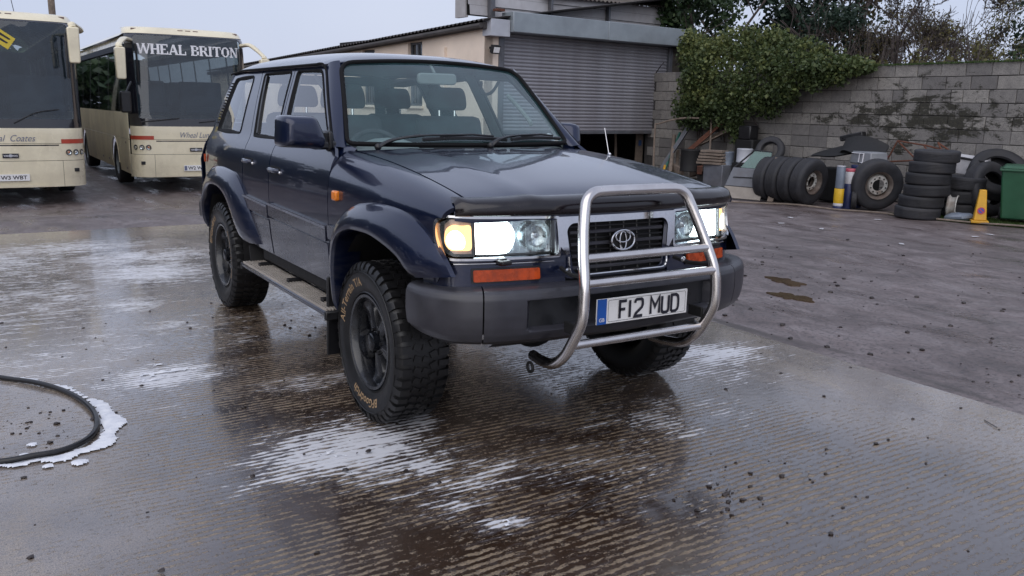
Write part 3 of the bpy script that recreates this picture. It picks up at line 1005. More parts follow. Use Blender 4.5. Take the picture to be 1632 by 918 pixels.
# --- bumper
Bs = spline([(0, .950, 0), (.4, .940, .40), (.62, .915, .62), (.75, .880, .735), (.86, .820, .83), (.95, .748, .885), (1.05, .670, .918), (1.14, .60, .926), (1.24, .53, .924)])
bprof = [(.818, .14), (.816, .05), (.809, .022), (.796, .008), (.776, .0), (.745, -.002), (.700, -.003), (.650, .002), (.610, .010), (.580, .026), (.562, .055), (.560, .14)]
def sstep1(a, b, x):
    t = min(1, max(0, (x - a) / (b - a)))
    return t * t * (3 - 2 * t)
def bump_fn(s0, s1, sgn, rec=False):
    def f(u, v):
        s = s0 + (s1 - s0) * u
        k = v * (len(bprof) - 1)
        i = min(int(k), len(bprof) - 2); t = k - i
        z = bprof[i][0] * (1 - t) + bprof[i + 1][0] * t
        d = bprof[i][1] * (1 - t) + bprof[i + 1][1] * t
        if rec and abs(s) < .54:
            e = min(1, (.54 - abs(s)) / .03)
            if .628 < z < .765: d += .055 * e * min(1, (z - .628) / .008, (.765 - z) / .008)
        a = abs(s)
        x, y = Bs(a)
        xa, ya = Bs(a + 1e-3); xb, yb = Bs(max(a - 1e-3, 0))
        l = math.hypot(xa - xb, ya - yb)
        nx, ny = (ya - yb) / l, -(xa - xb) / l
        if a > .9:
            zz = .5 + (z - .5)
            if z < .62: z = z + .02 * min(1, (a - .9) / .3)
        q = math.copysign(1, s) if sgn == 0 else sgn
        ky = 1 + (.072 * sstep1(.745, 1.02, a) if q > 0 and sgn != 0 else 0)
        return (x - nx * d, q * (y - ny * d) * ky, z + .014 * min(1, a / .9) * sstep1(.70, .56, z))
    return f
bmp = MB().grid(bump_fn(-.745, .745, 0, True), 91, 45).obj('front_bumper', M['bumper'], car, sharp=30)
for sgn in (-1, 1):
    e = MB().grid(bump_fn(.752, 1.235, sgn), 24, 34)
    e.f.append(tuple(range(34)))
    e.f.append(tuple(23 * 34 + k for k in range(34)))
    e.obj('bumper_end', M['bumper'], bmp, sharp=40)
panel_mb([(-.533, .633), (.533, .633), (.533, .760), (-.533, .760)], lambda y, z: (Bs(abs(y))[0] - .045, y, z), .08, depth=0).obj('bumper_recess', M['bumper_dark'], bmp)
MB().grid(lambda u, v: (Bs(abs((u - .5) * 1.3))[0] - .08 - .05 * v, (u - .5) * 1.3, .57 - .03 * v), 20, 4).obj('lower_valance', M['dark'], bmp)
MB().box((-3.61, 0, .68), (.10, 1.60, .16)).obj('rear_bumper', M['bumper'], car, bevel=.03)
for sg_ in (-1, 1): MB().box((-3.56, sg_ * .845, .68), (.18, .05, .15)).obj('rear_bumper_end', M['bumper'], car, bevel=.03)

# --- bull bar
bb = empty('bull_bar', (0, 0, 0)); bb.parent = car
half = [(.700, .36, .445), (.80, .375, .445), (.905, .385, .462), (.985, .385, .520), (1.040, .385, .595), (1.092, .383, .690), (1.098, .379, .790), (1.088, .372, .860), (1.052, .355, .955), (1.012, .330, 1.06), (.980, .302, 1.150), (.968, .283, 1.190), (.960, .245, 1.214), (.956, .19, 1.220), (.955, .0, 1.221)]
loop = [(x, -y, z) for x, y, z in half] + [(x, y, z) for x, y, z in half[::-1][1:]]
MB().tube(smooth_path(loop, 5), .0245, 14).obj('hoop', M['steel'], bb)
for (x, y, z) in ((1.056, .350, .952), (1.092, .372, .852), (1.022, .380, .572)):
    MB().tube([(x, -y, z), (x, 0, z), (x, y, z)], .0195, 12).obj('cross_bar', M['steel'], bb)
for sgn in (-1, 1):
    MB().box((.995, sgn * .365, .64), (.09, .012, .05)).obj('mounting_bracket', M['dark'], bb, bevel=.004)
    MB().tube(smooth_path([(.86, sgn * .33, .880), (.95, sgn * .345, .868), (1.06, sgn * .362, .875)], 4), .010, 6).obj('stay', M['dark'], bb)
    MB().ball((.92, sgn * .335, .878), .014, 8, 6).obj('bolt', M['chrome'], bb)
MB().tube([(.80 + .022 * math.cos(a), -.44, .425 + .022 * math.sin(a)) for a in np.linspace(0, 2 * PI, 17)[:-1]], .007, 8, closed=True).obj('towing_eye', M['dark'], car)

# --- number plate
PX = 1.035
npl = MB().box((PX, 0, .708), (.008, .524, .113)).obj('number_plate', M['plate'], car, bevel=.002)
MB().box((PX + .0045, -.2355, .708), (.003, .050, .112)).obj('blue_band', M['plate_blue'], npl)
fm = lambda y, z, dx=.0066: face_mat((PX + dx, y, z), (0, 1, 0), (0, 0, 1))
text_obj('lettering', 'GB', M['white'], npl, fm(-.2355, .672), height=.017, size=1, offset=.01)
GLY = {'F': [[(0, 0), (0, 1), (1, 1)], [(0, .52), (.80, .52)]],
       'I': [[(.5, 0), (.5, 1)]], 'l': [[(.12, .8), (.5, 1), (.5, 0)]],
       '2': [[(0, .80), (.05, .93), (.2, 1), (.8, 1), (.95, .93), (1, .8), (1, .64), (.9, .5), (.12, .16), (0, 0), (1, 0)]],
       'M': [[(0, 0), (0, 1), (.5, .42), (1, 1), (1, 0)]],
       'U': [[(0, 1), (0, .2), (.08, .05), (.25, 0), (.75, 0), (.92, .05), (1, .2), (1, 1)]],
       'D': [[(0, 0), (0, 1), (.65, 1), (.9, .9), (1, .72), (1, .28), (.9, .1), (.65, 0), (0, 0)]]}
def stroke_text(items, M4, h, t, mat, parent, depth=.0012):
    for ch, x0, w in items:
        mb = MB()
        for line in GLY[ch]:
            P = [Vector((x0 + px * w, (py - .5) * h, 0)) for px, py in line]
            n = len(P)
            L, Rr = [], []
            for i in range(n):
                d1 = (P[i] - P[i - 1]).normalized() if i else (P[1] - P[0]).normalized()
                d2 = (P[i + 1] - P[i]).normalized() if i < n - 1 else d1
                d = (d1 + d2)
                d = d.normalized() if d.length > .1 else d1
                nn = Vector((-d.y, d.x, 0))
                k = t / 2 / max(.45, nn.dot(Vector((-d1.y, d1.x, 0))))
                L.append(P[i] + nn * k); Rr.append(P[i] - nn * k)
            vs = [M4 @ (v + Vector((0, 0, depth))) for v in L + Rr]
            mb.add(vs, [(i, i + 1, n + i + 1, n + i) for i in range(n - 1)])
        me = bpy.data.meshes.new('lettering')
        me.from_pydata([tuple(v) for v in mb.v], [], mb.f)
        fin('lettering', me, mat, parent, smooth=False)
h = .076
stroke_text([('F', -.138, .038), ('I', -.096, .030), ('2', -.052, .044), ('M', .040, .050), ('U', .106, .040), ('D', .163, .042)], fm(0, .708), h, .0135, M['ink'], npl)
MB().tube([(PX + .0045, a, b) for a, b in fillet([(-.200, .660), (.250, .660), (.250, .756), (-.200, .756)], .008, 3)], .0009, 4, closed=True).obj('plate_border', M['ink'], npl)
text_obj('lettering', 'MR CLUTCH', M['ink'], npl, fm(.03, .6635), height=.005, size=1) if False else None

# --- mirrors
def mirror(sgn):
    # tapering shell: big flat face rearwards, rounded front
    c = Vector((0, 0, 0))
    prof = fillet([(-.118, -.076), (.112, -.088), (.128, -.04), (.075, .084), (-.108, .086)], [.03, .02, .015, .03, .03], 5)
    n = len(prof)
    vs = []
    for (dx, sc) in ((-.06, 1.0), (-.02, 1.02), (.03, 1.0), (.065, .94), (.090, .80), (.10, .55)):
        for p in prof:
            vs.append(c + Vector((dx - .25 * 0 * p[0], -sgn * p[0] * sc, p[1] * sc)))
    mb = MB().add(vs, [(k * n + i, k * n + (i + 1) % n, (k + 1) * n + (i + 1) % n, (k + 1) * n + i) for k in range(5) for i in range(n)])
    mb.f.append(tuple(5 * n + i for i in range(n)))
    o = mb.obj('door_mirror', M['paint'], car, sharp=60)
    MB().add([c + Vector((-.058, -sgn * p[0] * .93, p[1] * .93)) for p in prof], [tuple(range(n))]).obj('mirror_glass', M['chrome'], o)
    o.location = (-.585, -1.005, 1.415) if sgn < 0 else (-.90, .925, 1.385)
    if sgn > 0: o.rotation_euler = (0, 0, R(62))
    ba = (-.62 - o.location.x, sgn * .865 - o.location.y, 1.345 - o.location.z)
    if sgn < 0:
        MB().box(ba, (.07, .13, .045)).box((ba[0] - .02, ba[1] + .03, ba[2] + .025), (.12, .03, .10)).obj('mirror_arm', M['trim'], o, bevel=.012)
    else:
        MB().box((.02, .13, -.06), (.05, .10, .04)).obj('mirror_arm', M['trim'], o, bevel=.01)
both(mirror)

# --- aerial on the far wing
ar = MB().tube([(-.19, .75, 1.29), (-.245, .75, 1.455)], .0028, 6).ball((-.19, .75, 1.302), .012, 8, 6)
ar.obj('aerial', M['chrome'], car)

# --- rear end (closes the body) and underside
PANEL_CENTRE = Vector((-2, 0, 1))
def rear_fn(y, z):
    x = -3.60 if z < 1.20 else -3.60 + .22 * min(1, (z - 1.20) / .16) + max(0, z - 1.36) * .42
    return (x - .02 + .10 * (abs(y) / .86) ** 4, y, z)
rw = [(-.62, 1.40), (.62, 1.40), (.55, 1.72), (-.55, 1.72)]
tg = panel_mb([(-.85, .58), (.85, .58), (.86, 1.1), (.79, 1.34), (.64, 1.79), (-.64, 1.79), (-.79, 1.34), (-.86, 1.1)], rear_fn, .12, holes=[rw]).obj('tailgate', M['paint'], car)
panel_mb(rw, lambda y, z: (rear_fn(y, z)[0] + .01, y, z), .2, depth=0).obj('rear_window', M['sideglass'], tg)
PANEL_CENTRE = None
core = MB()
core.box((-1.5, 0, .64), (3.9, .70, .28)).box((.10, 0, .90), (1.05, 1.06, .44)).box((-1.3, 0, .84), (1.6, 1.62, .06)).box((-2.9, 0, .95), (1.3, 1.16, .20)).box((-1.25, 0, .68), (1.36, 1.62, .22))
core.obj('chassis', M['dark'], car)
for sgn in (-1, 1):
    for (cx, cz, rr, a0, a1) in ((.10, .46, .525, R(24), R(192)), (-2.80, .46, .515, R(-12), R(192))):
        wl_ = MB()
        wl_.grid(lambda u, v: (cx + rr * math.cos(a0 + (a1 - a0) * u), sgn * (.57 + .30 * v), cz + rr * math.sin(a0 + (a1 - a0) * u)), 22, 2)
        wl_.grid(lambda u, v: (cx - .40 + .74 * u, sgn * .572, .56 + .44 * v), 2, 2)
        wl_.obj('wheel_arch_liner', M['dark'], car)
MB().tube([(0, -.80, .402), (0, .80, .402)], .045, 10).ball((0, .1, .402), .15, 14, 10).tube([(-2.85, -.80, .402), (-2.85, .80, .402)], .05, 10).ball((-2.85, 0, .402), .16, 14, 10).obj('axle', M['dark'], car)

# --- cabin
db = MB()
db.grid(lambda u, v: (-.50 - .12 * (2 * v - 1) ** 2 * 1 - .34 * u, -.76 + 1.52 * v, 1.295 + .035 * math.sin(PI * min(1, u * 1.2)) - .02 * u), 8, 18)
db.box((-.86, 0, 1.15), (.10, 1.5, .26))
db.ball((-.86, -.38, 1.30), (.14, .20, .075), 14, 8)
db.obj('dashboard', M['cabin'], car)
swh = empty('steering_wheel', (0, 0, 0)); swh.parent = car
Q = MT((-1.02, -.38, 1.235), (0, R(-62), 0))
Q = MT((-.98, -.38, 1.245)) @ Matrix.Rotation(R(58), 4, 'Y')
MB().tube([Q @ Vector((.19 * math.cos(a), .19 * math.sin(a), 0)) for a in np.linspace(0, 2 * PI, 33)[:-1]], .015, 8, closed=True).obj('rim', M['seat'], swh)
MB().tube([Q @ Vector((0, .18, 0)), Q @ Vector((0, -.18, 0))], .016, 6).tube([Q @ Vector((0, 0, 0)), Q @ Vector((.18, 0, 0))], .016, 6).ball(Q @ Vector((0, 0, .01)), .065, 12, 8).obj('spokes', M['seat'], swh)
def seat(x, y, hr=True):
    s = empty('seat', (0, 0, 0)); s.parent = car
    MB().box((x + .22, y, 1.0), (.50, .50, .16)).obj('cushion', M['seat'], s, bevel=.04)
    MB().box((x - .06, y, 1.25), (.14, .49, .50), Matrix.Rotation(R(-16), 3, 'Y')).obj('backrest', M['seat'], s, bevel=.05)
    if hr:
        hdm = MB()
        prof = fillet([(-.150, -.070), (.150, -.070), (.140, .03), (.115, .085), (-.115, .085), (-.140, .03)], .045, 5)
        hdm.prism(prof, .085, face_mat((x - .185, y, 1.605), (0, 1, 0), (0, 0, 1)))
        hdm.obj('headrest', M['seat'], s, bevel=.02)
        MB().tube([(x - .13, y - .06, 1.45), (x - .135, y - .06, 1.56)], .008, 6).tube([(x - .13, y + .06, 1.45), (x - .135, y + .06, 1.56)], .008, 6).obj('headrest_post', M['chrome'], s)
seat(-1.42, -.38); seat(-1.42, .38)
seat(-2.32, -.38); seat(-2.32, .38)
# pillars seen from inside, grab handles, interior mirror, curtain of the far side
for sgn in (-1, 1):
    for (xb, xt) in ((-1.51, -1.67), (-2.28, -2.47)):
        MB().grid(lambda u, v: (xb + (xt - xb) * v + (u - .5) * .13, sgn * (W(xb, 1.32 + .46 * v) - .03), 1.32 + .46 * v), 2, 5).obj('pillar_trim', M['cabin'], car)
    MB().tube(smooth_path([(-1.22, sgn * .60, 1.735), (-1.27, sgn * .57, 1.66), (-1.40, sgn * .57, 1.655), (-1.46, sgn * .60, 1.735)], 5), .011, 6).obj('grab_handle', M['seat'], car)
MB().tube(smooth_path([ws(.78, .72) - Vector((.05, 0, .05)), ws(.86, .60) - Vector((.08, 0, .06)), ws(.88, .42) - Vector((.08, 0, .06)), ws(.82, .34) - Vector((.05, 0, .05))], 5), .014, 8).obj('pillar_grab_handle', M['headliner'], car)
im = MB()
im.prism(fillet([(-.125, -.034), (.125, -.034), (.125, .034), (-.125, .034)], .028, 5), .035, face_mat((-.985, .0, 1.725), (.15, 1, 0), (0, 0, 1)))
im.obj('interior_mirror', M['headliner'], car, bevel=.008)
MB().tube([(-1.00, 0, 1.76), (-1.04, -.01, 1.81)], .009, 6).obj('mirror_stem', M['headliner'], car)
MB().prism([(.034 * math.cos(a), .034 * math.sin(a)) for a in np.linspace(0, 2 * PI, 21)[:-1]], .001, face_mat(ws(.86, .10) - Vector((.004, 0, .004)), (-.25, 1, 0), (-.58, -.15, .5))).obj('tax_disc', M['white'], wsg)

# --- wheels
def arc_text(body, r0, size, a_mid, sgn, ycoord, mat, parent, lift=.0):
    vs, fs = text_mesh(body, size=1.0, offset=.018, extrude=.0, spacing=1.05)
    xs = [v.x for v in vs]; cx = (max(xs) + min(xs)) / 2
    out = []
    for v in vs:
        x = (v.x - cx) * size; y = v.y * size
        a = a_mid - x / r0
        rr = r0 + y
        out.append(Vector((rr * math.cos(a), rr * math.sin(a), ycoord(rr))))
    return out, fs
TP = [(.232, -.060), (.236, -.098), (.248, -.112), (.262, -.118), (.290, -.131), (.325, -.1365), (.350, -.1355), (.368, -.131), (.382, -.122), (.392, -.108), (.396, -.08), (.397, -.04), (.397, 0)]
TPf = TP + [(r, -h) for r, h in TP[::-1][1:]]
side_y = lambda r: -(np.interp(r, [p[0] for p in TP[:10]], [-p[1] for p in TP[:10]])) - .0016
def make_wheel(near=True):
    w = empty('wheel', (0, 0, 0))
    # local axis Z: outboard is -Z
    tyre = MB().lathe(TPf, 72)
    # tread: interlocking blocks, shoulder lugs that run down the sidewall
    N = 46
    for k in range(N):
        a = 2 * PI * k / N
        Rm = Matrix.Rotation(a, 3, 'Z')
        Rh = Matrix.Rotation(a + PI / N, 3, 'Z')
        for s in (-1, 1):
            RR = Rm if s < 0 else Rh
            w_ = .034 if k % 2 else .028
            lug = [Vector((.390, -w_ / 2, s * .070)), Vector((.405, -w_ / 2, s * .070)), Vector((.4045, -w_ / 2, s * .118)), Vector((.392, -w_ / 2, s * .130)), Vector((.360 if k % 2 else .372, -w_ / 2, s * (.1385))), Vector((.360 if k % 2 else .372, -w_ / 2, s * .130)), Vector((.385, -w_ / 2, s * .105))]
            vs = [RR @ v for v in lug] + [RR @ Vector((v.x, v.y + w_, v.z)) for v in lug]
            n = len(lug)
            tyre.add(vs, [tuple(range(n)), tuple(range(n, 2 * n))] + [(i, (i + 1) % n, n + (i + 1) % n, n + i) for i in range(n)])
            tyre.box(RR @ Vector((.399, .006 * s, s * .042)), (.014, .030, .036), RR @ Matrix.Rotation(R(24 * s), 3, 'X'))
        tyre.box(Rm @ Vector((.399, 0, 0)), (.014, .026, .030), Rm @ Matrix.Rotation(R(-20), 3, 'X'))
    t = tyre.obj('tyre', M['rubber'], w, sharp=30)
    MB().lathe([(.246, -.112), (.250, -.120), (.256, -.116)], 48).lathe([(.352, -.1365), (.355, -.1395), (.358, -.1365)], 48).obj('sidewall_rib', M['rubber'], t)
    for body, am, sz in (('All-Terrain T/A', R(-45), .058), ('BFGoodrich', R(88), .058)):
        vs, fs = arc_text(body, .304, sz, am, -1, side_y, None, None)
        me = bpy.data.meshes.new('sidewall_lettering')
        # seen from outboard (-Z) the text must not be mirrored: flip the angle
        me.from_pydata([(-v.x, v.y, v.z) for v in vs], [], fs)
        fin('sidewall_lettering', me, M['tan'], t, smooth=False)
    # rim: dished barrel and five broad spokes
    rim = MB().lathe([(.236, -.100), (.243, -.112), (.240, -.120), (.226, -.118), (.218, -.104), (.212, -.06), (.205, .0), (.205, .10)], 48)
    rim.obj('rim', M['wheel'], w, sharp=40)
    MB().lathe([(.206, .02), (.0, .02)], 32).obj('brake_drum', M['dark'], w)
    for k in range(5):
        a = 2 * PI * k / 5 + .3
        def fs_(u, v):
            r = .062 + .155 * u
            hw = (.044 + .044 * u ** 1.5)
            yy = (v - .5) * 2 * hw
            h = -.066 + .012 * u - .012 * math.cos((v - .5) * PI) + .02 * max(0, u - .75) / .25 * -1
            if v in (0.0, 1.0): h += .030
            return Matrix.Rotation(a, 3, 'Z') @ Vector((r, yy, h))
        MB().grid(fs_, 7, 9).obj('spoke', M['wheel'], w, sharp=50)
    MB().lathe([(0, -.112), (.034, -.111), (.044, -.104), (.048, -.072), (.078, -.068), (.082, -.05)], 24).obj('hub', M['wheel'], w)
    for k in range(6):
        a = 2 * PI * k / 6
        MB().lathe([(0, -.086), (.009, -.085), (.011, -.066)], 6, MT((.063 * math.cos(a), .063 * math.sin(a), 0))).obj('wheel_nut', M['trim'], w)
    return w
w0 = make_wheel()
# local -Z -> outboard (-Y world for the near side)
for i, (x, sgn, st, spin) in enumerate(((0, -1, 0, 0.0), (-2.85, -1, 0, 2.2), (0, 1, 0, 1.0), (-2.85, 1, 0, 0.5))):
    w = w0 if i == 0 else copy_tree(w0)
    w.parent = car
    base = Matrix.Rotation(R(-90), 4, 'X')          # local Z -> world +Y
    if sgn > 0:
        base = Matrix.Rotation(PI, 4, 'Z') @ base
    w.matrix_local = Matrix.Translation((x, -.762 if sgn < 0 else .85, .402)) @ Matrix.Rotation(st, 4, 'Z') @ base @ Matrix.Rotation(spin, 4, 'Z')
# =================================================================== ground
def vnoise(x, y, seed=0):
    """vectorised smooth value noise"""
    xi = np.floor(x).astype(np.int64); yi = np.floor(y).astype(np.int64)
    xf = x - xi; yf = y - yi
    u = xf * xf * (3 - 2 * xf); v = yf * yf * (3 - 2 * yf)
    def h(a, b):
        n = (a * 374761393 + b * 668265263 + seed * 1442695041) & 0x7fffffff
        n = ((n ^ (n >> 13)) * 1274126177) & 0x7fffffff
        return ((n ^ (n >> 16)) & 0xffff) / 65535.0
    return (h(xi, yi) * (1 - u) + h(xi + 1, yi) * u) * (1 - v) + (h(xi, yi + 1) * (1 - u) + h(xi + 1, yi + 1) * u) * v
def fbm(x, y, oct=4, seed=0, gain=.5):
    s = 0; a = 1; t = 0
    for i in range(oct):
        s = s + a * vnoise(x * 2 ** i + 17.3 * i, y * 2 ** i + 9.1 * i, seed + i)
        t += a; a *= gain
    return s / t
def sstep(a, b, x):
    t = np.clip((x - a) / (b - a), 0, 1)
    return t * t * (3 - 2 * t)
def grid_mesh(name, xs, ys, zfn, mat, kind='structure', attrs=None, parent=None):
    X, Y = np.meshgrid(xs, ys, indexing='ij')
    Z = zfn(X, Y)
    nx, ny = X.shape
    v = np.stack([X, Y, Z], -1).reshape(-1, 3)
    i = np.arange(nx * ny).reshape(nx, ny)
    f = np.stack([i[:-1, :-1], i[1:, :-1], i[1:, 1:], i[:-1, 1:]], -1).reshape(-1, 4)
    me = bpy.data.meshes.new(name)
    me.vertices.add(len(v)); me.vertices.foreach_set('co', v.ravel())
    me.loops.add(f.size); me.loops.foreach_set('vertex_index', f.ravel())
    me.polygons.add(len(f)); me.polygons.foreach_set('loop_start', np.arange(len(f)) * 4)
    me.polygons.foreach_set('loop_total', np.full(len(f), 4))
    me.update(calc_edges=True)
    me.polygons.foreach_set('use_smooth', [True] * len(f))
    for k, fn in (attrs or {}).items():
        a = me.attributes.new(k, 'FLOAT', 'POINT')
        a.data.foreach_set('value', fn(X, Y).astype(np.float32).ravel())
    me.materials.append(mat)
    o = bpy.data.objects.new(name, me)
    link(o, parent)
    if kind: o['kind'] = kind
    return o

def slope(x, y):
    return -0.30 * sstep(-8.3, -13.0, x) * sstep(5.2, 3.6, y)
def yard_z(x, y):
    z = slope(x, y) - .022
    near = sstep(40, 12, np.hypot(x, y))
    z = z + near * (.020 * (fbm(x * .35, y * 1.1, 3, 3) - .5) + .012 * (fbm(x * 1.7, y * 3.2, 3, 5) - .5))
    z = z - .030 * np.exp(-((y - 2.62 - .12 * np.sin(x * 1.1)) / .16) ** 2) * sstep(3.5, 0, x) * sstep(-8, -2, x)
    z = np.where((y < 2.4) & (x > -7.9), np.minimum(z, -.035), z)
    return z
def axis(a, b, dense_a, dense_b, d, far=1.22):
    xs = list(np.arange(dense_a, dense_b + 1e-6, d))
    s = d
    x = dense_b
    while x < b:
        s *= far; x += s; xs.append(min(x, b))
    s = d; x = dense_a
    while x > a:
        s *= far; x -= s; xs.insert(0, max(x, a))
    return np.array(sorted(set(xs)))

def mat_yard():
    t = NT('muddy_yard')
    p = t.pos()
    big = t.noise(t.pos((.25, .9, 1)), 1.0, 5.0, .6)
    mid = t.noise(t.pos((1.7, 2.5, 1)), 1.0, 7.0, .68, 1.0)
    fine = t.noise(p, 34.0, 5.0, .7)
    grit = t.n('TexVoronoi', {'Vector': p, 'Scale': 46.0}).outputs['Distance']
    c = t.ramp(mid, [(.30, (.065, .045, .042)), (.5, (.165, .128, .125)), (.68, (.27, .230, .232))])
    c = t.mix(t.ramp(big, [(.35, 0.0), (.7, .5)]), c, (.060, .045, .040))
    c = t.mix(t.ramp(fine, [(.36, .75), (.50, 0.0)]), c, (.018, .015, .015))
    c = t.mix(t.ramp(grit, [(.05, .55), (.16, 0.0)]), c, (.16, .15, .15))
    wet = t.ramp(t.noise(t.pos((.6, 2.0, 1)), 1.1, 5.0, .6, .3), [(.46, 0.0), (.66, 1.0)])
    mud = t.n('Attribute', attribute_name='mud').outputs['Fac']
    mudf = t.ramp(t.math('ADD', mud, t.math('MULTIPLY', t.noise(t.pos((1.5, 5.0, 1)), 1.6, 5.0, .7), .8)), [(.72, 0.0), (.95, .85)])
    c = t.mix(mudf, c, (.040, .028, .020))
    rough = t.math('ADD', t.math('SUBTRACT', .19, t.math('MULTIPLY', mudf, .10)), t.math('MULTIPLY', t.math('SUBTRACT', 1.0, wet), .36))
    h = t.math('ADD', t.math('MULTIPLY', mid, 1.0), t.math('MULTIPLY', fine, .30))
    h = t.math('SUBTRACT', h, t.math('MULTIPLY', t.ramp(grit, [(.05, 1.0), (.2, 0.0)]), -.15))
    t.pbr(Base_Color=c, Roughness=rough, Specular_IOR_Level=.85, IOR=1.55, Normal=t.bump(h, .75, .035))
    return t.m
M['yard'] = mat_yard()
xs = axis(-400, 400, -16, 6, .09); ys = axis(-400, 400, -4, 13, .09)
def mud_field(X, Y):
    m_ = np.zeros_like(X)
    for (x, y, rx, ry, s) in [(-.6, 2.44, 1.3, .10, .75), (1.2, 2.36, 1.2, .07, .55), (-.9, 2.95, .9, .07, .6), (-1.6, 3.35, 1.0, .08, .5), (.8, 3.3, 1.6, .08, .4), (.2, 4.2, 1.5, .12, .45), (-2.2, 4.9, 1.8, .14, .45), (-3.2, 6.6, 1.6, .15, .5), (-1.0, 5.7, 1.6, .2, .4), (-9.5, -1.0, 1.0, 3.0, .4)]:
        m_ = np.maximum(m_, s * np.exp(-((X - x) / rx) ** 2 - ((Y - y - .06 * np.sin(X * 2.2)) / ry) ** 2))
    return m_
grid_mesh('ground', xs, ys, yard_z, M['yard'], attrs={'mud': mud_field})

# --- concrete wash slab, ridged across, under a film of water
FOAM = [  # x, y, rx, ry, strength
    (.33, -1.13, .36, .42, 1.0), (.62, -1.0, .20, .35, .75), (.05, -1.05, .25, .30, .55), (-1.22, -1.66, .28, .38, .95), (1.30, -.88, .10, .14, .7), (1.05, -.95, .12, .2, .6),
    (-.72, -.95, .20, .35, .6), (-.95, -1.9, .10, .10, .6), (.45, -1.35, .22, .4, .7), (.15, -.75, .25, .20, .75),
    (-3.2, -1.5, .35, .3, .75), (-4.5, -1.15, .7, .6, .85), (-5.4, -1.1, .6, .9, .75), (-6.3, -1.6, .6, 1.0, .7), (-3.9, -2.1, .7, .9, .55), (-2.4, -1.35, .4, .5, .6), (-5.6, -2.6, 1.4, 1.4, .66), (-3.6, -2.0, 1.6, 1.0, .52), (-2.2, -1.8, 1.0, 1.2, .45), (-2.9, -2.5, .5, .8, .5),
    (-1.9, -2.35, .25, .5, .55), (-1.55, -2.15, .22, .35, .6), (-.62, -1.75, .2, .2, .4), (.0, 1.55, .28, .45, .9), (.2, 1.2, .5, .5, .55), (.75, .5, .4, .7, .5), (-.1, .5, .4, .6, .45), (1.1, -.2, .5, .5, .4), (.9, -.75, .22, .4, .62), (-.6, .2, .5, .5, .45), (-1.9, -1.0, .3, .3, .45)]
def foam_field(X, Y):
    F = np.zeros_like(X)
    for (x, y, a, b, s) in FOAM:
        F = np.maximum(F, s * np.exp(-(((X - x) / a) ** 2 + ((Y - y) / b) ** 2) * .8))
    return F
